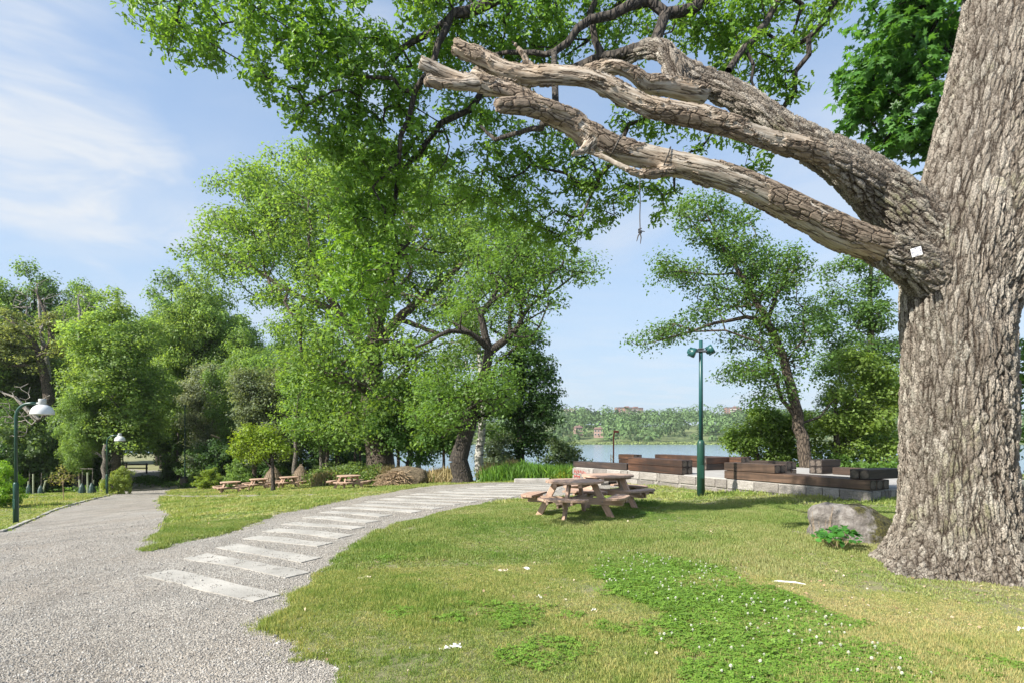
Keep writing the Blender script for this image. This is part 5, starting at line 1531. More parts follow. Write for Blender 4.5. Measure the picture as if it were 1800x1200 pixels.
# the big spreading oak in the middle
b0 = gpt3(668, 40)
tree("spreading_oak", "huge spreading oak with thick dark trunk behind the picnic lawn, tallest of the grove", b0,
  [[(b0 - Vector((0, 0, .4)), 1.15), (at(668, 800, 40), .95), (at(660, 740, 40), .85), (at(655, 690, 40), .80), (at(655, 620, 40), .62), (at(665, 560, 40), .45), (at(690, 480, 40), .3), (at(720, 400, 40), .2), (at(700, 320, 40), .08)],
   limb_px([(655, 630, 40, .45), (620, 585, 40, .38), (590, 540, 40, .3), (560, 490, 41, .2), (520, 440, 42, .12)]),
   limb_px([(655, 620, 40, .42), (700, 560, 40, .34), (760, 510, 41, .25), (830, 450, 42, .15), (880, 400, 43, .06)]),
   limb_px([(600, 550, 40, .22), (520, 520, 40, .18), (440, 470, 40, .11), (370, 440, 40, .05)]),
   limb_px([(655, 690, 40, .4), (600, 660, 37, .2), (540, 640, 36, .12)]),
   limb_px([(700, 560, 40, .2), (780, 590, 39, .13), (850, 560, 38, .07)])],
  px_blobs(deep([(455, 325, 38), (400, 318, 24), (500, 290, 36), (560, 300, 55), (620, 300, 65), (700, 330, 60), (770, 350, 60), (840, 380, 60), (900, 420, 52), (450, 395, 50), (395, 400, 40), (350, 440, 32), (390, 450, 36), (500, 370, 60), (450, 450, 36),
            (560, 400, 65), (640, 410, 60), (720, 420, 65), (800, 450, 60), (870, 480, 45), (540, 480, 50), (600, 480, 60), (690, 490, 50), (770, 520, 55), (550, 545, 40), (580, 610, 55, -3), (520, 640, 42, -3), (560, 690, 55, -3), (620, 720, 55, -4), (690, 700, 55, -5), (750, 650, 60, -5),
            (740, 720, 50, -5), (600, 760, 36, -4), (540, 735, 36, -3), (650, 640, 45, -5), (700, 600, 45, -3), (640, 560, 45, 2), (800, 620, 38, -4), (820, 540, 32, -2), (335, 445, 16), (670, 770, 35, -4), (730, 770, 35, -5), (480, 340, 40), (620, 350, 60), (430, 490, 34), (480, 520, 34), (520, 570, 36), (500, 600, 30), (480, 430, 44), (560, 350, 50), (640, 260, 34), (700, 280, 40), (560, 270, 26), (940, 400, 26)], 7.0, (640, 560)), 41.0, 0.9),
  201, 1700, 78, 1.15, 0.215, (0.085, 0.15, 0.028), BARK_FAR, .5, None, .7, .3, upw=.5, rmin=.02)

# the leaning contorted oak beside the crest
b0 = gpt3(812, 27)
tree("leaning_oak", "old oak with dark twisted leaning trunk and open contorted limbs at the gravel crest", b0,
  [[(b0 - Vector((0, 0, .3)), .60), (at(812, 838, 27), .48), (at(806, 810, 27), .45), (at(812, 785, 27), .40), (at(825, 745, 27.2), .36), (at(833, 700, 27.2), .30), (at(855, 650, 27.2), .24), (at(860, 615, 27.2), .24)],
   limb_px([(860, 615, 27.2, .22), (850, 575, 27, .17), (845, 555, 27, .15), (862, 530, 27, .12), (890, 515, 27, .08), (925, 480, 27, .05)]),
   limb_px([(860, 618, 27.2, .22), (885, 600, 27.2, .18), (910, 575, 27.2, .15), (930, 540, 27.3, .09), (890, 490, 27.3, .07), (895, 440, 27.3, .04)]),
   limb_px([(860, 615, 27.2, .16), (825, 585, 26.5, .12), (790, 580, 26, .10), (755, 600, 26, .07), (730, 610, 26, .04)]),
   limb_px([(930, 540, 27.3, .07), (975, 510, 27.3, .05), (1020, 480, 27.4, .025)]),
   limb_px([(910, 575, 27.2, .05), (960, 545, 27.3, .03), (990, 540, 27.3, .012), (1003, 538, 27.3, .006)]),
   limb_px([(828, 740, 27.2, .2), (800, 720, 27, .14), (770, 700, 26.5, .08)])],
  px_blobs(deep([(905, 440, 36), (950, 460, 36), (985, 470, 24), (1020, 476, 20), (930, 490, 30), (900, 520, 34), (950, 530, 26), (870, 470, 30), (840, 500, 28), (890, 560, 24), (830, 540, 22), (800, 560, 18), (790, 690, 38), (830, 690, 36), (870, 680, 34), (760, 720, 32), (790, 740, 30), (850, 720, 26), (760, 670, 26), (900, 700, 22), (880, 650, 18), (925, 590, 22), (860, 430, 26), (1035, 478, 14), (970, 440, 22)], 2.2), 27.1, 1.0),
  202, 620, 44, .8, .14, (0.068, 0.13, 0.024), BARK_DARK, .3, None, .7, .3, rmin=.012)

b0 = gpt3(914, 34)
tree("slim_dark_tree", "slim dark alder with drooping branches standing by the water right of the leaning oak", b0,
  [[(b0 - Vector((0, 0, .3)), .36), (at(914, 800, 34), .28), (at(916, 700, 34), .2), (at(918, 620, 34), .12), (at(920, 575, 34), .04)]],
  px_blobs([(920, 590, 28), (935, 640, 38), (905, 650, 34), (950, 690, 34), (915, 710, 40), (945, 740, 34), (900, 760, 36), (940, 780, 30), (965, 660, 20), (890, 720, 26), (965, 720, 20), (900, 800, 22), (940, 610, 22)], 34, .9),
  203, 260, 75, .75, .17, (0.032, 0.072, 0.016), BARK_DARK, .14, None, .45, .3)
b0 = gpt3(846, 31)
tree("birch_tree", "white barked birch just behind the leaning oak with fine hanging foliage", b0,
  [[(b0 - Vector((0, 0, .3)), .30), (at(842, 800, 31), .24), (at(848, 740, 31), .2), (at(852, 690, 31), .16), (at(838, 600, 31.5), .1), (at(830, 540, 32), .04)]],
  px_blobs([(820, 560, 30), (835, 600, 34), (805, 610, 26), (860, 760, 26), (880, 700, 22), (800, 640, 28), (850, 650, 22)], 32, .9), 204, 70, 80, .6, .14, (0.075, 0.13, 0.03), BIRCH, .1, None, .9, .3)

# trees on the lake side, right
b0 = gpt3(1418, 25)
tree("leaning_lakeside_tree", "leaning oak with bare crooked stem and airy one sided crown beyond the terrace", b0,
  [[(b0 - Vector((0, 0, .3)), .36), (at(1417, 820, 25), .28), (at(1410, 770, 25), .26), (at(1397, 710, 25), .22), (at(1380, 640, 25), .19), (at(1362, 590, 25), .17), (at(1345, 555, 25), .14), (at(1320, 510, 25), .11), (at(1290, 465, 25), .08), (at(1262, 420, 25), .05), (at(1240, 370, 25), .02)],
   limb_px([(1350, 562, 25, .09), (1310, 558, 25, .085), (1260, 568, 25, .07), (1200, 588, 24.8, .045), (1150, 600, 24.6, .025), (1120, 607, 24.5, .01)]),
   limb_px([(1350, 562, 25, .10), (1365, 520, 25, .08), (1390, 480, 25, .05), (1410, 455, 25, .02)]),
   limb_px([(1300, 480, 25, .05), (1250, 482, 25, .035), (1200, 478, 25, .015)]),
   limb_px([(1405, 745, 25, .1), (1375, 700, 25, .09), (1360, 650, 25, .06), (1340, 610, 25, .03)]),
   limb_px([(1405, 745, 25, .06), (1440, 730, 25.5, .05), (1470, 700, 26, .03)])],
  px_blobs(deep([(1230, 350, 26), (1215, 385, 28), (1260, 375, 26), (1300, 390, 22), (1240, 420, 26), (1290, 430, 30), (1180, 475, 26), (1150, 490, 12), (1220, 480, 20), (1320, 470, 30), (1370, 460, 32), (1400, 470, 22), (1330, 510, 36), (1380, 510, 28), (1280, 530, 26), (1240, 550, 26), (1190, 580, 24), (1150, 590, 20),
            (1125, 603, 12), (1270, 590, 18), (1310, 600, 24), (1360, 610, 24), (1300, 650, 28), (1265, 668, 16), (1340, 660, 30), (1370, 690, 24), (1330, 700, 20), (1410, 640, 20), (1400, 580, 30), (1425, 545, 24), (1280, 450, 30), (1340, 430, 22), (1250, 510, 24), (1345, 570, 30), (1400, 610, 26)], 1.3), 25.2, 1.0),
  205, 760, 36, .6, .13, (0.055, 0.11, 0.022), BARK_FAR, .2, None, .65, .3, rmin=.009)
def auto(px, d, name, label, blobs, seed, ntw, per, cr, size, color, trunk_top, tr=.2, bark=None, group=None, spread=.9, cat="tree", trans=None, shell=.3, flat=.62):
    b0 = gpt3(px, d)
    p0, p1 = at(px, trunk_top, d), at(px + 4, trunk_top, d)
    return tree(name, label, b0, [[(b0 - Vector((0, 0, .3)), tr * 1.3), (b0 + (p0 - b0) * .5, tr), (p0, tr * .35)]], px_blobs(blobs, d, spread), seed, ntw, per, cr, size, color, bark, tr * .5, group, flat, shell, cat=cat, leaf=trans)
auto(1530, 31, "lakeside_alder", "tall alder in drooping tiers between the leaning tree and the oak trunk", [(1500, 465, 24), (1460, 480, 18), (1540, 500, 30), (1480, 520, 30), (1530, 555, 38), (1450, 570, 26), (1500, 610, 38), (1560, 620, 34), (1460, 640, 28), (1530, 680, 42), (1570, 700, 34), (1470, 700, 26), (1500, 740, 40), (1550, 770, 36), (1445, 590, 18), (1500, 415, 14), (1520, 430, 18)],
     206, 480, 62, .65, .15, (0.060, 0.115, 0.026), 440, .2)
auto(1470, 26.5, "bushy_maple", "low bushy maple with yellowish leaves in front of the lakeside alder", [(1500, 640, 34), (1540, 660, 34), (1480, 690, 34), (1440, 745, 30), (1490, 745, 38), (1540, 735, 38), (1450, 790, 26), (1500, 790, 30), (1550, 790, 28), (1560, 690, 28)],
     207, 230, 72, .55, .15, (0.095, 0.150, 0.028), 700, .14)
auto(1330, 28, "lakeside_bush", "rounded yellow green bush hanging over the water beyond the terrace", [(1300, 770, 22), (1340, 745, 28), (1330, 785, 26), (1370, 770, 26), (1390, 740, 24), (1290, 785, 12), (1365, 800, 22), (1400, 790, 20), (1340, 725, 16)],
     208, 190, 72, .55, .15, (0.095, 0.155, 0.028), 760, .1, cat="bush")
auto(1880, 16, "shrub_behind_oak", "dark shrub showing as a sliver past the oak trunk", [(1850, 640, 90), (1880, 740, 90), (1860, 850, 80), (1950, 700, 120)], 209, 140, 60, .5, .16, (0.04, 0.09, 0.015), 700, .12, cat="bush")

# shore bushes
auto(700, 39, "understory_maple", "low leafy tree filling the shade right of the great oak foot", [(690, 700, 34), (720, 730, 34), (700, 765, 34), (740, 770, 34), (760, 740, 30), (670, 740, 30), (730, 690, 28), (775, 775, 24), (745, 800, 20)], 221, 420, 70, .75, .16, (0.058, 0.125, 0.024), 720, .1)
auto(575, 42, "understory_ash", "bright leafy tree covering the wood edge left of the great oak foot", [(550, 640, 36), (590, 660, 36), (540, 700, 38), (580, 720, 38), (610, 700, 36), (520, 670, 28), (560, 760, 34), (600, 765, 30), (530, 750, 26)], 222, 460, 70, .85, .17, (0.080, 0.150, 0.028), 660, .12)
auto(780, 33.5, "understory_oak", "dark leafy bough tree between the far table and the leaning oak", [(770, 700, 30), (800, 720, 28), (780, 750, 28), (760, 770, 22), (800, 780, 20), (755, 735, 24)], 223, 260, 70, .7, .15, (0.050, 0.110, 0.022), 740, .08)
auto(985, 33, "willow_bush", "grey green willow bush leaning over the water left of the terrace", [(985, 800, 22), (1000, 790, 18), (965, 815, 20), (1010, 810, 14), (990, 825, 22), (1030, 815, 7), (975, 780, 12)], 210, 90, 60, .45, .14, (0.06, 0.095, 0.035), 790, .07, cat="bush")
auto(880, 33, "silver_willow_bush", "silvery willow bush between the leaning oak and the slim dark tree", [(865, 790, 24), (880, 810, 26), (850, 815, 20), (900, 820, 20), (880, 770, 14)], 211, 90, 60, .45, .14, (0.10, 0.135, 0.075), 780, .07, cat="bush")
auto(990, 25.5, "yellow_flowering_bush", "low yellow green weeds tangled beside the graffiti corner of the terrace", [(985, 836, 9), (998, 832, 9), (970, 840, 7), (1003, 842, 8)], 212, 60, 60, .25, .07, (0.17, 0.21, 0.03), 838, .02, cat="bush")

# forest left: prototypes, copied with their own colour and label
FP = [generic_tree("alder_tree", 301, 17, 8.5, 3.6, 520, 100, .95, .22, BARK_GREY, .26, 18),
      generic_tree("forest_tree", 302, 18, 9.5, 3.4, 520, 100, 1.0, .23, BARK_FAR, .3, 16),
      generic_tree("ash_tree", 303, 19, 8, 3.6, 480, 100, 1.0, .22, BARK_DARK, .28, 15)]
used_p = [False] * 3
GF = "trees at the edge of the wood"
def ftree(p, px, d, top, wpx, rot, color, label, group=GF, sink=0.0):
    Hp = (17, 18, 19)[p]; Wp = (8.5, 9.5, 8)[p]
    src = FP[p]
    if used_p[p]:
        o = copy_tree(src)
    else: o = src; used_p[p] = True
    b = gpt3(px, d); Hw = (EYE + (HZ - top) * d / F) - b.z
    sz = Hw / Hp; sx = wpx * d / F / Wp
    o.location = b - Vector((0, 0, sink)); o.rotation_euler = (0, 0, R_(rot)); o.scale = (sx, sx, sz)
    set_props(o, label, "tree", group)
    for ch in o.children:
        if ch.name.startswith("crown"): ch.color = (*color, 1)
    return o
LG_ = (0.105, 0.170, 0.040); MG = (0.088, 0.152, 0.036); DG = (0.066, 0.122, 0.034); OL = (0.10, 0.13, 0.045); YG = (0.11, 0.165, 0.025)
ft = [
 (0, 205, 46, 520, 190, 10, LG_, "broad light green alder rising directly behind the second path lamp"),
 (1, 140, 44, 650, 70, 60, MG, "small mid green tree at the lawn edge, its foliage hanging near the stumps"),
 (0, 378, 60, 500, 165, 80, LG_, "bright green tree standing left of the spreading oak and above the litter bin"),
 (1, 300, 60, 474, 175, 200, DG, "dark green tree between the light alder and the bright green tree"),
 (2, 60, 62, 462, 150, 120, DG, "tallest dark tree behind the bare pale branches at the wood edge"),
 (1, 135, 66, 490, 120, 30, DG, "dark tree with a rounded top behind the dead white branches"),
 (0, 10, 52, 560, 150, 150, OL, "pale olive tree cut by the picture edge above the tall lamp"),
 (2, -60, 50, 540, 160, 20, MG, "green tree just reaching into view above the tall lamp"),
 (2, 296, 67, 560, 150, 300, MG, "tree with shadowed foliage over the far end of the path"),
 (1, 450, 52, 610, 130, 250, MG, "mid green tree behind the silver willow and the young tree"),
 (0, 500, 50, 580, 120, 320, DG, "dark tree filling the gap behind the wicker huts"),
 (2, 420, 62, 560, 120, 70, MG, "distant tree peeping between the bright green tree and the spreading oak"),
 (1, 318, 61, 640, 110, 10, DG, "low dark tree behind the slender pole"),
 (2, 570, 54, 640, 130, 100, DG, "shadowed tree behind the lone picnic table"),
 (0, 90, 50, 700, 130, 220, MG, "low spreading tree above the staked saplings"),
 (1, 20, 47, 700, 110, 310, DG, "low dark tree behind the tall lamp post"),
 (2, 205, 72, 505, 30, 0, DG, "thin tree top sticking out above the light green alder"),
 (1, 345, 66, 520, 120, 140, DG, "dark forest tree rising behind the bright green tree"),
 (0, 300, 88, 620, 160, 50, DG, "deep forest tree closing the view over the path end"),
 (1, 150, 88, 600, 150, 10, DG, "deep forest tree closing the view left of the path end"),
 (0, 640, 60, 640, 120, 10, DG, "dim tree behind the trunk of the spreading oak"),
 (2, 150, 60, 500, 120, 15, MG, "mid green tree between the light alder and the dark tree"),
 (0, 345, 57, 485, 130, 95, LG_, "bright tree top rising just left of the bright green tree by the bin"),
 (1, 425, 55, 575, 130, 200, MG, "green tree closing the gap under the spreading oak's outer boughs"),
 (0, 15, 60, 505, 130, 40, MG, "tall green tree at the picture edge behind the olive one"),
 (2, 105, 57, 540, 130, 260, LG_, "fresh green tree between the dead branches and the light alder"),
 (2, -130, 40, 560, 200, 10, MG, "forest tree outside the view beside the tall lamp"),
]
for t in ft[:-1]: ftree(*t)

# understory: dark shrubs closing the wood at eye level
SB = [generic_tree("wood_shrub", 401, 4.2, 4.6, .1, 110, 85, .55, .2, BARK_DARK, .06, 9),
      generic_tree("wood_shrub", 402, 3.8, 5.0, .1, 110, 85, .55, .2, BARK_DARK, .06, 9)]
used_s = [False] * 2
def shrub(p, px, d, top, wpx, rot, color, label, cat="shrub", group="shrubs along the wood edge"):
    src = SB[p]
    o = copy_tree(src) if used_s[p] else src; used_s[p] = True
    b = gpt3(px, d); Hw = (EYE + (HZ - top) * d / F) - b.z
    sx = wpx * d / F / (4.6, 5.0)[p]; sz = Hw / (4.2, 3.8)[p]
    o.location = b - Vector((0, 0, .1)); o.rotation_euler = (0, 0, R_(rot)); o.scale = (sx, sx, sz)
    set_props(o, label, cat, group)
    for ch in o.children:
        if ch.name.startswith("crown"): ch.color = (*color, 1)
    return o
VD = (0.040, 0.085, 0.022)
sh = [
 (0, 35, 44, 745, 110, 0, (0.06, 0.10, 0.03), "big rounded shrub behind the tall lamp post"), (1, 100, 46, 725, 110, 40, (0.06, 0.105, 0.035), "grey green shrub mound behind the watering bags"),
 (0, 165, 50, 760, 90, 90, VD, "dark shrub behind the taller stump"), (1, -10, 42, 780, 80, 10, VD, "shadowed shrub at the picture edge behind the bright bush"),
 (0, 322, 56, 772, 60, 30, VD, "dark shrub on the far side of the path bend"), (1, 306, 66, 785, 36, 70, VD, "small dark shrub in the shade beside the far path"),
 (0, 360, 55, 770, 80, 120, DG, "dark shrub right of the litter bin"), (1, 400, 47, 770, 90, 160, VD, "dark shrub behind the nearer left picnic table"),
 (0, 450, 49, 765, 90, 200, VD, "dark shrub behind the young yellow green tree"), (1, 505, 47, 775, 80, 220, VD, "dark shrub between and behind the wicker huts"),
 (0, 560, 50, 775, 90, 240, VD, "shadowed shrub right of the wicker huts"), (1, 610, 48, 790, 70, 260, VD, "shadowed shrub left of the great oak foot"),
 (0, 370, 43.5, 822, 46, 10, YG, "bright yellow green bush behind the first of the far tables"), (1, 352, 52, 826, 40, 50, MG, "low green bush just right of the litter bin"),
 (0, 425, 44, 800, 56, 90, MG, "leafy green bush behind the young tree"), (1, 500, 45, 815, 36, 140, MG, "green bush seen between the two wicker huts"),
 (0, 560, 44, 815, 34, 10, (0.07, 0.12, .03), "green bush right of the wicker huts"),
 (1, 208, 36.5, 818, 40, 20, (0.14, 0.19, 0.04), "pale yellow green shrub beside the second path lamp"),
 (0, 2, 25, 812, 66, 80, (0.10, 0.19, 0.02), "fresh bright green bush at the picture edge by the tall lamp"),
 (0, 125, 70, 775, 120, 20, VD, "far dark thicket behind the staked saplings"), (1, 170, 84, 775, 90, 90, VD, "far dark thicket beyond the clearing at the end of the path"),
 (1, 55, 62, 770, 150, 90, VD, "far dark thicket behind the grey green shrub"), (0, 325, 72, 765, 80, 190, VD, "far dark thicket right of the path end"),
]
for t in sh: shrub(*t)

# slender trunks standing in the shade
trs = [(474, 45, 700, .14, BARK_DARK, "dark slim trunk behind the left wicker hut"), (519, 43, 690, .15, BARK_GREY, "grey trunk rising directly behind the right wicker hut"), (563, 42, 690, .13, BARK_GREY, "slim crooked grey trunk, one of a pair right of the huts"),
       (569, 42.5, 690, .12, BARK_GREY, "slim straight grey trunk, second of the pair right of the huts"), (595, 46, 690, .18, BARK_DARK, "dark trunk behind the lone picnic table"), (624, 46, 700, .1, BARK_DARK, "thin dark trunk left of the great oak foot"), (632, 46, 700, .1, BARK_DARK, "thin dark trunk closest to the great oak foot"),
       (208, 48, 690, .24, BARK_GREY, "grey trunk beside the second path lamp"), (183, 43, 780, .22, BARK_GREY, "short grey trunk at the lawn edge left of the second lamp"), (721, 44, 760, .28, BARK_DARK, "dark trunk between the brush heap and the far table"), (735, 44, 755, .2, BIRCH, "pale blotched trunk between the brush heap and the leaning oak"),
       (277, 84, 740, .3, BARK_DARK, "dark trunk right of the far path"), (285, 78, 740, .3, BARK_DARK, "second dark trunk right of the far path"), (294, 63, 740, .26, BARK_DARK, "thick brown trunk where the path enters the wood"), (302, 57, 790, .16, BARK_GREY, "leaning pale stump trunk beside the path"), (312, 56, 760, .14, BARK_GREY, "slim trunk behind the path verge"), (121, 52, 740, .14, BARK_DARK, "slim trunk behind the sparse shrub")]
for i, (px, d, top, rad, bk, lab) in enumerate(trs):
    b = gpt3(px, d); tp_ = at(px + random.uniform(-4, 4), top, d); rs = random.Random(i)
    pts = [b + (tp_ - b) * t + Vector((rs.uniform(-.12, .12) if 0 < t < 1 else 0, 0, -0.3 if t == 0 else 0)) for t in np.linspace(0, 1, 7)]
    o = empty("slim_tree", b, 0, lab, "tree", "bare slim trunks in the shade of the wood")
    MB().tube([p - b for p in pts], [rad * (1.25 - .6 * t) for t in np.linspace(0, 1, 7)], 9).build("trunk", bk, o, True)
    mb = MB()
    for q in range(4):
        s0 = pts[3 + q // 2] - b; a = rs.uniform(0, 6.28); L = rs.uniform(1, 2.2)
        mb.tube([s0, s0 + Vector((math.cos(a) * L * .5, math.sin(a) * L * .5, L * .35)), s0 + Vector((math.cos(a) * L, math.sin(a) * L, L * .5))], [rad * .3, rad * .18, rad * .05], 5)
    mb.build("branch", bk, o, True)

# dead bare branches and the old contorted tree on the left
def bare(name, label, px, d, limbs, bl, seed, n=70, mat=None, r0=.12, cat="tree", leafc=None):
    g_ = np.random.default_rng(seed); b0 = gpt3(px, d); b = np.array(b0)
    o = empty(name, b0, 0, label, cat)
    s_ = Skel()
    for li, lim in enumerate(limbs):
        L_ = [(np.array(at(a, c_, dd_)) - b, r) for a, c_, dd_, r in lim]
        P2 = []; R2 = []
        for i in range(len(L_) - 1):
            m = max(1, int(np.linalg.norm(L_[i + 1][0] - L_[i][0]) / .6))
            for q in range(m): P2.append(L_[i][0] + (L_[i + 1][0] - L_[i][0]) * q / m + g_.normal(0, .05, 3)); R2.append(L_[i][1] + (L_[i + 1][1] - L_[i][1]) * q / m)
        P2.append(L_[-1][0]); R2.append(L_[-1][1])
        st = -1 if li == 0 else int(np.argmin(np.linalg.norm(np.array(s_.p) - P2[0], axis=1)))
        s_.chain(P2, st, R2)
    tg_, _d = blob_points([(x - b[0], y - b[1], z - b[2], *r) for x, y, z, *r in px_blobs(bl, d, .8)], n, g_, .3)
    s_.grow(tg_, g_, .5, .3, .3, .1)
    r_ = s_.radii(r0, .022)
    link("trunk", s_.wood(r_, name, mat), o)
    return o
bare("dead_tree", "bare silvery dead crown standing against the dark trees near the tall lamp", 84, 50, [[(84, 700, 50, .25), (82, 640, 50, .22), (74, 590, 50, .16), (68, 530, 50, .1), (66, 500, 50, .05)]], [(70, 520, 45), (100, 540, 35), (40, 560, 35), (110, 560, 20)], 61, 70, BARK_PALE, .14)
bare("dead_tree", "leafless white antler like branches above the light green alder", 140, 52, [[(141, 640, 52, .2), (140, 560, 52, .14), (138, 520, 52, .05)]], [(140, 530, 26), (150, 550, 24), (125, 555, 20), (160, 535, 14)], 62, 46, BARK_PALE, .1)
bare("fallen_dead_branches", "tangle of pale fallen branches behind the tall lamp post shade", 50, 33, [[(62, 735, 33, .16), (45, 720, 33, .12), (25, 700, 33, .08), (5, 690, 33, .05)]], [(40, 690, 22), (25, 720, 26), (60, 730, 22), (15, 740, 22), (75, 700, 14), (30, 760, 16), (-10, 700, 25)], 63, 85, BARK_PALE, .06, "branches")
b0 = gpt3(84, 49)
tree("twisted_old_oak", "old oak with forked brown trunk and sparse crown above the tall lamp", b0,
  [[(b0, .5), (at(86, 700, 49), .42), (at(80, 665, 49), .36), (at(70, 630, 49), .3)], limb_px([(70, 630, 49, .25), (90, 600, 49, .22), (88, 570, 49, .18), (75, 540, 49, .12), (62, 510, 49, .06)]), limb_px([(70, 630, 49, .24), (60, 600, 49, .2), (40, 580, 49, .16), (10, 560, 49, .1)])],
  px_blobs([(40, 590, 28), (20, 560, 22), (60, 560, 18), (95, 565, 18), (15, 620, 30), (50, 640, 24), (100, 610, 20), (-20, 600, 40)], 48, .8), 213, 100, 70, .7, .2, OL, BARK_FAR, .2)

# silver willow with a broken brown branch, the young yellow green tree, ragged shrubs
auto(376, 54, "silver_willow", "silvery leaved willow between the slender pole and the young tree", [(345, 680, 24), (365, 660, 26), (335, 700, 20), (345, 735, 26), (375, 700, 34), (390, 740, 34), (410, 690, 24), (360, 775, 26), (400, 775, 22), (385, 660, 20), (330, 740, 12), (350, 810, 22), (385, 815, 24), (415, 800, 20), (420, 730, 20)], 214, 420, 70, .8, .16, (0.125, 0.160, 0.105), 680, .16)
auto(447, 44, "grey_willow", "dull grey green willow behind the young yellow green tree", [(450, 680, 34), (480, 710, 34), (440, 720, 30), (430, 670, 26), (490, 670, 26), (455, 750, 30), (490, 750, 26), (450, 795, 26), (500, 790, 24)], 215, 380, 75, .8, .17, (0.085, 0.115, 0.055), 690, .15)
bare("broken_branch", "broken brown branch with dead twigs hanging at the willow", 398, 49, [[(372, 762, 49, .08), (385, 770, 49, .06), (400, 790, 49, .04)]], [(390, 780, 16), (400, 795, 14), (385, 795, 12), (405, 780, 10)], 64, 90, STICK, .04, "branch")
b0 = gpt3(480, 33)
tree("young_tree", "small yellow green young tree with thin trunk among the far picnic tables", b0,
  [[(b0 - Vector((0, 0, .2)), .13), (at(479, 835, 33), .10), (at(478, 810, 33), .085), (at(470, 780, 33), .06), (at(455, 760, 33), .03)], limb_px([(479, 822, 33, .07), (468, 812, 33, .05), (455, 795, 33, .03)]), limb_px([(478, 812, 33, .08), (488, 790, 33, .05), (495, 770, 33, .02)])],
  px_blobs([(440, 768, 22), (425, 778, 16), (460, 765, 20), (470, 785, 22), (450, 795, 20), (490, 780, 18), (505, 795, 12), (430, 798, 16), (412, 785, 8), (478, 760, 12), (440, 750, 8), (476, 748, 8), (500, 805, 10), (410, 795, 8)], 33, .9), 216, 210, 34, .36, .115, (0.120, 0.185, 0.018), BARK_DARK, .05, None, .8, .15)
b0 = gpt3(112, 30)
tree("sparse_shrub", "thin half bare shrub with orange tinged twigs on the left lawn", b0, [[(b0, .02), (at(112, 850, 30), .015), (at(110, 835, 30), .01)]], px_blobs([(112, 835, 14), (125, 840, 10), (98, 842, 12), (110, 822, 8)], 30, 1), 217, 60, 5, .25, .09, (0.13, 0.15, 0.04), STICK, .02, rmin=.007, cat="shrub")

# ------------------------------------------------------------------ weeds and tall grass bank along the wood edge
def patch_leaves(name, label_kind, polys, n, hmin, hmax, size, color, seed, tmpl='quad', upright=False, leaf=None):
    g_ = np.random.default_rng(seed); pts = []
    for (pxa, da, pxb, db, wd) in polys:
        A = gpt3(pxa, da); B = gpt3(pxb, db)
        t = g_.random(n); u = g_.normal(0, wd, n); 
        x = A.x + (B.x - A.x) * t + g_.normal(0, .2, n); y = A.y + (B.y - A.y) * t + u
        hh_ = g_.random(n) ** .8 * (hmin + (hmax - hmin) * N3(x * .8, y * .8, 0, 3))
        z = T(x, y) + hh_
        pts.append(np.c_[x, y, z])
    P_ = np.concatenate(pts)
    Nn_ = g_.normal(0, 1, (len(P_), 3)) * (1, 1, .25 if upright else .6) + np.array([0, -.2, 0 if upright else .9])
    o = link(name, scatter_leaves(P_, Nn_, size * (0.6 + .8 * g_.random(len(P_))), g_, tmpl, name, leaf or LEAF, roll=np.tile([0, 0, 1.0], (len(P_), 1)) + g_.normal(0, .35, (len(P_), 3)) if upright else None))
    o.color = (*color, 1); set_props(o, kind='stuff'); return o
patch_leaves("bank_undergrowth", 0, [(555, 40, 660, 36, 1.3), (560, 37, 660, 34, .7)], 5000, .3, 1.7, .16, (0.075, 0.12, 0.03), 51)
patch_leaves("dry_tall_grass", 0, [(560, 36, 610, 36, .5), (740, 37, 800, 33, .6), (855, 28.5, 905, 28, .5), (640, 36, 700, 35, .6)], 5200, .2, 1.2, .55, (0.17, 0.145, 0.065), 52, 'blade', upright=True, leaf=NEEDLE)
patch_leaves("shore_weeds", 0, [(850, 27.5, 1005, 27, .7), (900, 26.5, 1000, 25.8, .3), (700, 38, 800, 36, .8)], 6000, .2, 1.0, .5, (0.075, 0.15, 0.025), 53, 'blade', upright=True)
patch_leaves("forest_floor_plants", 0, [(245, 60, 320, 53, 1.2), (325, 49, 560, 44, .8), (20, 46, 180, 44, .8)], 2600, .1, .7, .2, (0.05, 0.10, 0.02), 54)
patch_leaves("lake_edge_undergrowth", 0, [(1290, 33, 1600, 30, 1.0), (1400, 27, 1620, 24, .6)], 4200, .3, 1.6, .18, (0.06, 0.12, 0.022), 55)

# ------------------------------------------------------------------ far shore: trees and buildings
g_ = np.random.default_rng(8)
ncr = 1500
fx_ = g_.uniform(-520, 620, ncr); fy_ = 492 + 330 * g_.random(ncr) ** 1.25
fz_ = far_z(fx_, fy_)
rr_ = g_.uniform(6, 11, ncr); hh_ = rr_ * g_.uniform(1.0, 1.5, ncr)
lowf = fy_ < 505; rr_[lowf] *= .5; hh_[lowf] *= .42
BLD_SPOTS = [(1009, 748, 545), (1050, 757, 520), (1112, 724, 760), (1285, 722, 740), (1000, 728, 760)]
cols = []
per = 85
d_ = norm(g_.normal(0, 1, (ncr * per, 3))); d_[:, 2] = np.abs(d_[:, 2]) * 1.1 - .25
c_ = np.repeat(np.c_[fx_, fy_, fz_ + hh_ * .9], per, 0); R3 = np.repeat(np.c_[rr_, rr_, hh_], per, 0)
lump = 0.85 + .3 * N1(d_[:, 0] * 2 + np.repeat(np.arange(ncr) * 3.1, per), d_[:, 1] * 2, d_[:, 2] * 2, 2)
P_ = c_ + d_ * R3 * lump[:, None]
keepm = np.ones(len(P_), bool)
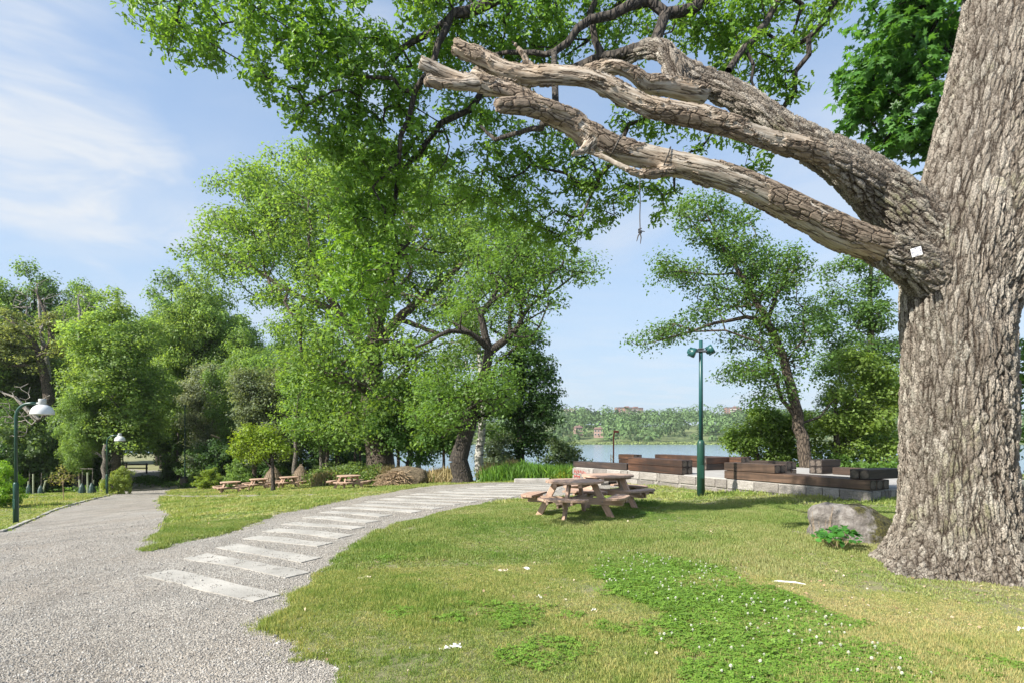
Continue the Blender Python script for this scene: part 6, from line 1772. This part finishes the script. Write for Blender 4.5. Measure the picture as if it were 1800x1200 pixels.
for px, py, dd_ in BLD_SPOTS:      # clearings in front of the houses
    bx = (px - 900) * dd_ / F
    m_ = (np.abs(np.repeat(fx_, per) - bx * np.repeat(fy_, per) / dd_) < 11) & (np.repeat(fy_, per) < dd_ + 3) & (np.repeat(fy_, per) > dd_ - 60)
    zz = EYE + (HZ - (py + 4)) * np.repeat(fy_, per) / F
    keepm &= ~(m_ & (P_[:, 2] > zz - 1.0))
P_ = P_[keepm]; d_ = d_[keepm]; tone = np.repeat(g_.random(ncr), per)[keepm]
me = scatter_leaves(P_, d_ + g_.normal(0, .22, d_.shape), 2.5 * (0.6 + .8 * g_.random(len(P_))), g_, 'quad', "far_forest")
me.attributes['rnd'].data.foreach_set("value", (tone * .9 + .1 * g_.random(len(P_))).astype(np.float32))
me.materials.append(mat_leaf("far_leaf", .12, .5, .5, .8))
o = link("far_forest", me); o.color = (0.055, 0.098, 0.032, 1); set_props(o, kind='stuff')
# reeds and pale willows along the far waterline
n = 9000
x = g_.uniform(-300, 420, n); y = 474 - .02 * x + g_.random(n) * 16
rb = scatter_leaves(np.c_[x, y, far_z(x, y) + g_.random(n) * 2.0 * N1(x * .05, y * .05, 0, 2) + .3], g_.normal(0, 1, (n, 3)), 1.8, g_, 'quad', "far_reeds", bpy.data.materials["far_leaf"])
o = link("far_reeds", rb); o.color = (0.11, 0.15, 0.05, 1); set_props(o, kind='stuff')

WALLP = mat_simple("pink_render", (.34, .23, .19), .85, var=.06, nscale=.4); WALLC = mat_simple("cream_render", (.55, .45, .34), .85, var=.06, nscale=.4); WALLB = mat_simple("brick_red", (.26, .15, .12), .85, var=.1, nscale=.4)
ROOFM = mat_simple("roof_tiles_brown", (.16, .10, .08), .8, nscale=.5); WIN = mat_simple("window_glass_dark", (.05, .06, .07), .2); FRM = mat_simple("balcony_white", (.6, .58, .54), .7)
def house(px, d, W, Dp, H, base_py, label, wall, floors, cols_, pitched, rot=0, name="apartment_building"):
    x = (px - 900) * d / F; z = EYE + (HZ - base_py) * d / F
    o = empty(name, (x, d, z), R_(rot), label, "building", "buildings on the far shore")
    MB().box((0, 0, H / 2 - .75), (W, Dp, H + 1.5)).build("wall", wall, o)
    if pitched:
        MB().add([(-W / 2 - .6, -Dp / 2 - .6, H), (W / 2 + .6, -Dp / 2 - .6, H), (W / 2 + .6, Dp / 2 + .6, H), (-W / 2 - .6, Dp / 2 + .6, H), (-W / 2 + 1, 0, H + Dp * .28), (W / 2 - 1, 0, H + Dp * .28)],
                 [(0, 1, 5, 4), (1, 2, 5), (2, 3, 4, 5), (3, 0, 4), (3, 2, 1, 0)]).build("roof", ROOFM, o)
        MB().box((W * .2, 0, H + Dp * .28), (1, 1, 2)).build("chimney", wall, o)
    else:
        MB().box((0, 0, H + .2), (W + .6, Dp + .6, .5)).build("roof", ROOFM, o)
        MB().box((W * .15, 0, H + 1.2), (W * .22, Dp * .5, 1.7)).build("roof_house", wall, o)
    fh = H / floors
    for f in range(floors):
        for c__ in range(cols_):
            xx = -W / 2 + (c__ + .5) * W / cols_; zz = f * fh + fh * .55
            wf = MB().box((xx, -Dp / 2 - .04, zz), (W / cols_ * .55, .12, fh * .5)).build("window", FRM, o)
            MB().box((xx, -Dp / 2 - .12, zz), (W / cols_ * .47, .06, fh * .42)).build("pane", WIN, wf)
        if not pitched and f: MB().box((0, -Dp / 2 - .6, f * fh), (W * .5, 1.2, .9)).build("balcony", FRM, o)
house(1016, 548, 7, 7, 6.0, 762, "pink waterside house with pitched roof, left of the pair among far trees", WALLP, 2, 3, True, 12, "house")
house(1052, 530, 8.5, 7, 6.5, 766, "salmon house with white windows close behind the red pole", WALLP, 2, 3, True, -8, "house")
house(988, 850, 22, 12, 9, 734, "cream flats on the ridge, left end of the skyline", WALLC, 3, 5, False, 4)
house(1002, 860, 16, 12, 12, 733, "taller cream block rising above the cream flats", WALLC, 4, 4, False, 4)
house(1026, 850, 16, 12, 10, 732, "small cream block on the ridge, third of the pale group", WALLC, 3, 4, False, -4)
house(1097, 850, 26, 12, 12, 730, "low brick red building on the ridge beside the long flats", WALLB, 4, 6, False, 2)
house(1112, 835, 28, 12, 12, 731, "long brick flats with white balconies in the middle of the ridge", WALLB, 4, 7, False, 6)
house(1288, 850, 22, 12, 12, 730, "red brick block on the ridge right of the floodlight post", WALLB, 4, 5, False, -6)
# conifers along the ridge
PFm = generic_tree("ridge_pine", 501, 12, 5, 2, 60, 40, 1.0, .9, BARK_DARK, .2, 8)
g3 = np.random.default_rng(4); first = True
spots = [(975 + i * 5.2 + g3.uniform(-2, 2)) for i in range(16)] + [1036, 1046, 1062, 1084, 1096, 1085, 1140, 1180, 1165, 1230, 1215, 1306, 1295, 1320]
for i, px in enumerate(spots):
    d = g3.uniform(790, 850); o = PFm if first else copy_tree(PFm); first = False
    x = (px - 900) * d / F; top = g3.uniform(718, 723.5)
    zt = EYE + (HZ - top) * d / F; H_ = g3.uniform(14, 18); o.location = (x, d, zt - H_); s_ = H_ / 12
    o.scale = (s_ * .9, s_ * .9, s_); o.rotation_euler = (0, 0, g3.uniform(0, 6))
    set_props(o, "small dark pine top on the far ridge skyline", "tree", "dark pines on the far ridge")
    for ch in o.children:
        if ch.name.startswith("crown"): ch.color = (0.035, 0.06, 0.03, 1)
# ------------------------------------------------------------------ grass, clover, pebbles (scattered, nobody could count them)
def inst_group(name):
    ng = bpy.data.node_groups.new(name, 'GeometryNodeTree')
    ng.interface.new_socket("Geometry", in_out='INPUT', socket_type='NodeSocketGeometry')
    ng.interface.new_socket("Geometry", in_out='OUTPUT', socket_type='NodeSocketGeometry')
    return ng
def scatter_instances(name, P, rot, scl, sources, choice=None):
    """points carrying rotation and size; geometry nodes put the small source mesh on them"""
    me = bpy.data.meshes.new(name); me.vertices.add(len(P)); me.vertices.foreach_set("co", np.asarray(P, np.float32).ravel())
    for nm, typ, arr in (("rotv", 'FLOAT_VECTOR', rot), ("sclv", 'FLOAT_VECTOR', scl)):
        a = me.attributes.new(nm, typ, 'POINT'); a.data.foreach_set("vector", np.asarray(arr, np.float32).ravel())
    o = link(name, me)
    ng = inst_group(name); N = ng.nodes
    gi, go = N.new('NodeGroupInput'), N.new('NodeGroupOutput')
    ip = N.new('GeometryNodeInstanceOnPoints')
    oi = N.new('GeometryNodeObjectInfo'); oi.inputs['Object'].default_value = sources
    ra = N.new('GeometryNodeInputNamedAttribute'); ra.data_type = 'FLOAT_VECTOR'; ra.inputs[0].default_value = "rotv"
    sa = N.new('GeometryNodeInputNamedAttribute'); sa.data_type = 'FLOAT_VECTOR'; sa.inputs[0].default_value = "sclv"
    L_ = ng.links
    L_.new(gi.outputs[0], ip.inputs['Points']); L_.new(oi.outputs['Geometry'], ip.inputs['Instance'])
    L_.new(ra.outputs[0], ip.inputs['Rotation']); L_.new(sa.outputs[0], ip.inputs['Scale'])
    L_.new(ip.outputs[0], go.inputs[0])
    md = o.modifiers.new("scatter", 'NODES'); md.node_group = ng
    set_props(o, kind='stuff')
    return o
def src(name, me): return bpy.data.objects.new(name, me)      # never linked: only a source for scattering

# grass colour is read from the same world-space patches as the ground
k = NT("grass_blade")
gc_ = lawn_color(k, 1.0)
pz = k.n("ShaderNodeAttribute", attribute_name="rnd")
gc_ = k.mix(1.0, gc_, k.ramp(pz.outputs['Fac'], [(0.0, (0.70, .80, .7)), (0.6, (1.1, 1.1, 1.0)), (1.0, (1.55, 1.3, 1.3))]), 'MULTIPLY')
k.P(Base_Color=gc_, Roughness=.55); k.p.inputs['Specular IOR Level'].default_value = .3
tr = k.n("ShaderNodeBsdfTranslucent"); k.l(k.mix(1.0, gc_, (1.5, 1.5, .8), 'MULTIPLY'), tr.inputs[0])
ms = k.n("ShaderNodeMixShader"); ms.inputs[0].default_value = .35; k.l(k.p.outputs[0], ms.inputs[1]); k.l(tr.outputs[0], ms.inputs[2]); k.l(ms.outputs[0], k.out.inputs[0])
BLADE = k.m
def tuft(seed, nb, rad, h, w):
    g_ = np.random.default_rng(seed); V = []; Fc = []; rn = []
    for i in range(nb):
        a = g_.random() * 6.28; r_ = rad * math.sqrt(g_.random()); bx, by = r_ * math.cos(a), r_ * math.sin(a)
        hh_ = h * g_.uniform(.5, 1.15); lean = g_.normal(0, .38, 2) * hh_; ta = g_.random() * 3.14; ww = w * g_.uniform(.7, 1.2)
        tx, ty = math.cos(ta) * ww / 2, math.sin(ta) * ww / 2; b = len(V)
        V += [(bx - tx, by - ty, -.005), (bx + tx, by + ty, -.005), (bx + lean[0] * .4 + tx * .8, by + lean[1] * .4 + ty * .8, hh_ * .6), (bx + lean[0] * .4 - tx * .8, by + lean[1] * .4 - ty * .8, hh_ * .6), (bx + lean[0], by + lean[1], hh_)]
        Fc += [(b, b + 1, b + 2), (b, b + 2, b + 3), (b + 3, b + 2, b + 4)]; v = g_.random(); rn += [v] * 3
    return mesh_np("tuft", V, np.array(Fc), BLADE, False, {"rnd": ('FACE', 'FLOAT', rn)})
def in_view(x, y, m=60):
    return (np.abs(x) < y * .9 + .4 + m / 1000 * y) & (y > .3)
def lawn_pts(n, r0, r1, seed, gap=0.0):
    g_ = np.random.default_rng(seed)
    r_ = np.sqrt(g_.uniform(r0 ** 2, r1 ** 2, n * 2)); a = g_.uniform(-.80, .80, n * 2)
    x, y = r_ * np.sin(a), r_ * np.cos(a)
    s_ = path_sdf(x, y)
    ok = (s_ > gap - (g_.random(len(x)) < .10) * .16) & (np.hypot(x - OAKB[0], y - OAKB[1]) > .72)
    tx, ty = (x - P1[0]) * E1[0] + (y - P1[1]) * E1[1], (x - P1[0]) * E2[0] + (y - P1[1]) * E2[1]
    ok &= ~((ty > 0.02) & (tx > -1.5) & (tx < LF)) & (shore_s(x, y) < 2)
    x, y, s_ = x[ok], y[ok], s_[ok]
    return x, y, s_, g_
def cover(x, y):      # 0..1 how thick the sward is
    return N3(x * 1.3 + 20, y * 1.3, 0, 4)
for gi_, (n, r0, r1, hs, ws_, nb, rad) in enumerate([(34000, 3.2, 7.2, .030, .0048, 12, .035), (36000, 7.2, 14, .038, .008, 12, .055), (26000, 14, 30, .05, .016, 12, .11), (13000, 30, 50, .075, .035, 12, .2)]):
    x, y, s_, g_ = lawn_pts(n, r0, r1, 60 + gi_)
    cv = cover(x, y); m_ = cv > .12 + .25 * g_.random(len(x)) + .13 * np.exp(-np.hypot(x - 5.2, y - 5.8) / 1.6); x, y, s_, cv = x[m_], y[m_], s_[m_], cv[m_]
    tall = .55 + 1.0 * smooth(.4, .7, N2(x * .7 + 4, y * .7, 0, 3)) + .5 * smooth(.3, 0, s_) * g_.random(len(x))
    nearwall = np.exp(-np.maximum(-((x - P1[0]) * E2[0] + (y - P1[1]) * E2[1]), 0) / .15) * (x > 4); tall = tall + nearwall * 1.1
    z = T(x, y) + np.clip(s_ * .22, -.06, .028)
    n_p = len(x)
    rot = np.c_[g_.normal(0, .12, n_p), g_.normal(0, .12, n_p), g_.random(n_p) * 6.28]
    scl = np.c_[np.ones(n_p), np.ones(n_p), tall]; scl *= g_.uniform(.75, 1.3, n_p)[:, None]
    o = scatter_instances("grass", np.c_[x, y, z], rot, scl, src("grass_tuft", tuft(70 + gi_, nb, rad, hs, ws_)))

# clover carpet with white flower heads
k = NT("clover_leaf"); pz = k.n("ShaderNodeAttribute", attribute_name="rnd")
cc_ = k.ramp(pz.outputs['Fac'], [(0.0, (.105, .21, .02)), (0.6, (.18, .31, .04)), (1.0, (.25, .38, .07))])
k.P(Base_Color=cc_, Roughness=.5); tr = k.n("ShaderNodeBsdfTranslucent"); k.l(k.mix(1.0, cc_, (1.6, 1.5, .8), 'MULTIPLY'), tr.inputs[0])
ms = k.n("ShaderNodeMixShader"); ms.inputs[0].default_value = .3; k.l(k.p.outputs[0], ms.inputs[1]); k.l(tr.outputs[0], ms.inputs[2]); k.l(ms.outputs[0], k.out.inputs[0])
CLOV = k.m
def clover_src(seed):
    g_ = np.random.default_rng(seed); V = []; Fc = []; rn = []
    for q in range(4):
        cx_, cy_ = g_.uniform(-.028, .028, 2); h = g_.uniform(.022, .045); a0 = g_.random() * 6.28; v = g_.random()
        for j in range(3):
            a = a0 + j * 2.094; b = len(V); L = g_.uniform(.011, .015)
            pts = [(0, 0), (.5, .42), (.95, .38), (1.0, 0), (.95, -.38), (.5, -.42)]
            for u, w_ in pts: V.append((cx_ + L * (u * math.cos(a) - w_ * math.sin(a)), cy_ + L * (u * math.sin(a) + w_ * math.cos(a)), h + L * (.25 * abs(w_) - .1 * u)))
            Fc += [(b, b + 3, b + 2, b + 1), (b, b + 5, b + 4, b + 3)]; rn += [v] * 2
        
    return mesh_np("clover", V, np.array(Fc)[:, ::-1], CLOV, False, {"rnd": ('FACE', 'FLOAT', rn)})
clov_poly = [gp(*p) for p in [(1055, 985), (1130, 968), (1200, 985), (1260, 1000), (1330, 1030), (1420, 1075), (1490, 1105), (1540, 1140), (1600, 1185), (1640, 1230), (1230, 1240), (1205, 1190), (1190, 1160), (1130, 1140), (1095, 1120), (1150, 1085), (1090, 1055), (1060, 1040), (1050, 1010)]]
blobs_c = [(900, 1085, .35), (980, 1140, .3), (1040, 1095, .3), (950, 1170, .35), (800, 1085, .22), (700, 1078, .25), (1740, 1170, .4), (1680, 1150, .2), (1180, 900, .35), (1130, 905, .3), (700, 985, .25), (880, 975, .25), (1080, 880, .4), (1260, 985, .3)]
g_ = np.random.default_rng(90)
x = g_.uniform(-3, 7.5, 150000); y = g_.uniform(3, 12, 150000)
s_ = poly_sdf(x, y, clov_poly) + (N2(x * 2.4, y * 2.4, 0, 4) - .5) * .75
for px, py, rad in blobs_c:
    q = ground(px, py); s_ = np.minimum(s_, np.hypot(x - q.x, (y - q.y)) - rad + (N2(x * 4, y * 4, 3, 3) - .5) * .8 + .12)
m_ = (s_ < .04 * g_.normal(0, 1, len(x))) & in_view(x, y) & (path_sdf(x, y) > .1)
thin = np.where(poly_sdf(x, y, clov_poly) < .3, 1, .45); m_ &= g_.random(len(x)) < thin
x, y = x[m_], y[m_]; n_p = len(x)
scatter_instances("clover_patch", np.c_[x, y, T(x, y) + .025 - .012], np.c_[g_.normal(0, .2, n_p), g_.normal(0, .2, n_p), g_.random(n_p) * 6.28], g_.uniform(.8, 1.4, n_p)[:, None] * np.ones(3), src("clover_sprig", clover_src(5)))
k = NT("clover_flower"); k.P(Base_Color=(.66, .66, .56), Roughness=.8); CF = k.m
def flower():
    m = MB(); g__ = random.Random(3)
    for i in range(26):
        a = i * 2.4; z = 1 - (i + .5) / 26 * 1.5; r_ = math.sqrt(max(0, 1 - z * z)); d = Vector((math.cos(a) * r_, math.sin(a) * r_, z)) * .009
        t = d.cross(Vector((0, 0, 1))).normalized() * .0022 if abs(z) < .99 else Vector((.002, 0, 0))
        c_ = Vector((0, 0, .058)); m.add([c_ + d * .2 - t, c_ + d * .2 + t, c_ + d * 1.1 + t * .6, c_ + d * 1.1 - t * .6], [(0, 1, 2, 3)])
    m.tube([(0, 0, 0), (.002, 0, .05)], .001, 3, cap=False)
    return m.mesh("flower_head", CF)
inside = np.nonzero(poly_sdf(x, y, clov_poly) < .1)[0]
pk = g_.choice(inside, 260); cl = N1(x[pk] * 1.5, y[pk] * 1.5, 0, 2); pk = pk[cl > .45]
scatter_instances("clover_blossoms", np.c_[x[pk], y[pk], T(x[pk], y[pk]) + .015], np.c_[g_.normal(0, .2, len(pk)), g_.normal(0, .2, len(pk)), g_.random(len(pk)) * 6], g_.uniform(.8, 1.25, len(pk))[:, None] * np.ones(3), src("clover_flower", flower()))

# loose pebbles on the gravel, thinner over its margins
k = NT("pebble"); oi = k.n("ShaderNodeNewGeometry"); w_ = k.coord('World')
pc = k.ramp(k.noise(k.voro(w_, 28, 'F1', 'Color'), 3, 0), [(.3, (.23, .21, .185)), (.5, (.36, .335, .30)), (.7, (.48, .455, .415))])
k.P(Base_Color=pc, Roughness=.9); PEB = k.m
bm = bmesh.new(); bmesh.ops.create_icosphere(bm, subdivisions=1, radius=1)
rs = random.Random(2)
for v in bm.verts: v.co *= rs.uniform(.75, 1.15)
pme = bpy.data.meshes.new("pebble"); bm.to_mesh(pme); bm.free(); pme.materials.append(PEB)
g_ = np.random.default_rng(91)
n = 150000
r_ = np.exp(g_.uniform(math.log(3.3), math.log(24), n)); a = g_.uniform(-.8, .45, n); x, y = r_ * np.sin(a), r_ * np.cos(a)
s_ = path_sdf(x, y); m_ = (s_ < .02 + .10 * np.abs(g_.normal(0, 1, n)) * (g_.random(n) < .4)); m_ &= g_.random(n) < 1 - smooth(8, 24, r_)
x, y, s_ = x[m_], y[m_], s_[m_]
n_p = len(x); sz = g_.uniform(.003, .0068, n_p) * (1 + .06 * np.hypot(x, y)); sz[g_.random(n_p) < .015] *= 1.9
on = np.zeros(n_p)
for ax, ay, ex, ey, L in SLABS:
    u = (x - ax) * ex + (y - ay) * ey; v = -(x - ax) * ey + (y - ay) * ex
    on = np.where((u > -.02) & (u < L + .02) & (np.abs(v) < .18), 1, on)
grit = (on > 0) & ((g_.random(n_p) < .05) | (N2(x * 7, y * 7, 0, 2) > .64))
zz_ = T(x, y) + np.clip(s_ * .22, 0, .028) + sz * .25 + grit * .011
ok_ = (on == 0) | grit
x, y, s_, sz, zz_ = x[ok_], y[ok_], s_[ok_], sz[ok_], zz_[ok_]; n_p = len(x)
scatter_instances("loose_gravel", np.c_[x, y, zz_], g_.random((n_p, 3)) * 6, np.c_[sz, sz * g_.uniform(.7, 1, n_p), sz * .65], src("pebble", pme))

# fallen leaves, bits of bark and twigs over the lawn
k = NT("dry_leaf_litter"); pz = k.n("ShaderNodeAttribute", attribute_name="rnd")
k.P(Base_Color=k.ramp(pz.outputs['Fac'], [(0, (.16, .09, .045)), (.5, (.36, .25, .14)), (1, (.50, .44, .32))]), Roughness=.8); LIT = k.m
x, y, s_, g_ = lawn_pts(3600, 3.3, 16, 95)
dens = np.exp(-np.hypot(x - 4.8, y - 5.8) / 2.2) * 1.6 + .09; m_ = g_.random(len(x)) < dens; x, y = x[m_], y[m_]
P_ = np.c_[x, y, T(x, y) + .03 + .02 * g_.random(len(x))]
o = link("leaf_litter", scatter_leaves(P_, g_.normal(0, .45, P_.shape) + np.array([0, 0, 1]), g_.uniform(.018, .045, len(P_)), g_, 'broad', "leaf_litter", LIT)); set_props(o, kind='stuff')

# leafy seedling plant before the boulder
q = ground(1475, 968)
pl = empty("leafy_plant", q, 0, "low dark green maple seedling growing in front of the boulder", "plant")
g_ = np.random.default_rng(17); mb = MB(); LP_ = []; LN = []
for i in range(26):
    a = g_.random() * 6.28; r_ = .30 * math.sqrt(g_.random()); h = .12 + .28 * (1 - r_ / .34) * g_.random() + .05
    tip = Vector((r_ * math.cos(a) - .02, r_ * math.sin(a), h)); mb.tube([(tip.x * .15, tip.y * .15, 0), (tip.x * .6, tip.y * .6, h * .6), tip], [.006, .004, .003], 5, cap=False)
    for j in range(4):
        b_ = a + j * 1.6; off = np.array([math.cos(b_), math.sin(b_), 0]) * .045; LP_.append(np.array(tip) + off * .6 + g_.normal(0, .015, 3)); LN.append(off * 5 + g_.normal(0, .35, 3) + np.array([0, -.25, 1]))
mb.build("stem", STICK, pl)
o = link("foliage", scatter_leaves(np.array(LP_), np.array(LN), g_.uniform(.07, .13, len(LP_)), g_, 'broad', "plant_leaves", LEAF_OAK), pl); o.color = (.04, .13, .02, 1)
mb = MB()
q = ground(1442, 950)
tw_ = empty("dry_stalks", q, 0, "few thin reddish dry stalks rising beside the boulder", "plant")
for i in range(9):
    a = g_.random() * 6.28; mb.tube([(.12 * math.cos(a), .1 * math.sin(a), 0), (.14 * math.cos(a), .1 * math.sin(a), .2), (.18 * math.cos(a), .12 * math.sin(a), .25 + .3 * g_.random())], [.003, .003, .002], 4, cap=False)
mb.build("stem", STICK, tw_)

for o in list(SC.objects):
    if o.type == 'MESH' and o.name.startswith("crown") and o.parent: o['kind'] = 'stuff'

# ------------------------------------------------------------------ thin summer haze over the lake
hm = bpy.data.materials.new("haze_air"); hm.use_nodes = True; hm.node_tree.nodes.clear()
ho = hm.node_tree.nodes.new("ShaderNodeOutputMaterial"); hv = hm.node_tree.nodes.new("ShaderNodeVolumePrincipled")
hv.inputs['Color'].default_value = (0.86, 0.92, 1.0, 1); hv.inputs['Density'].default_value = 0.00013; hv.inputs['Anisotropy'].default_value = 0.2
hm.node_tree.links.new(hv.outputs[0], ho.inputs['Volume'])
hb = MB().box((0, 560, 21), (2900, 1220, 62)).build("haze", hm); set_props(hb, kind='stuff')
SC.cycles.volume_bounces = 0
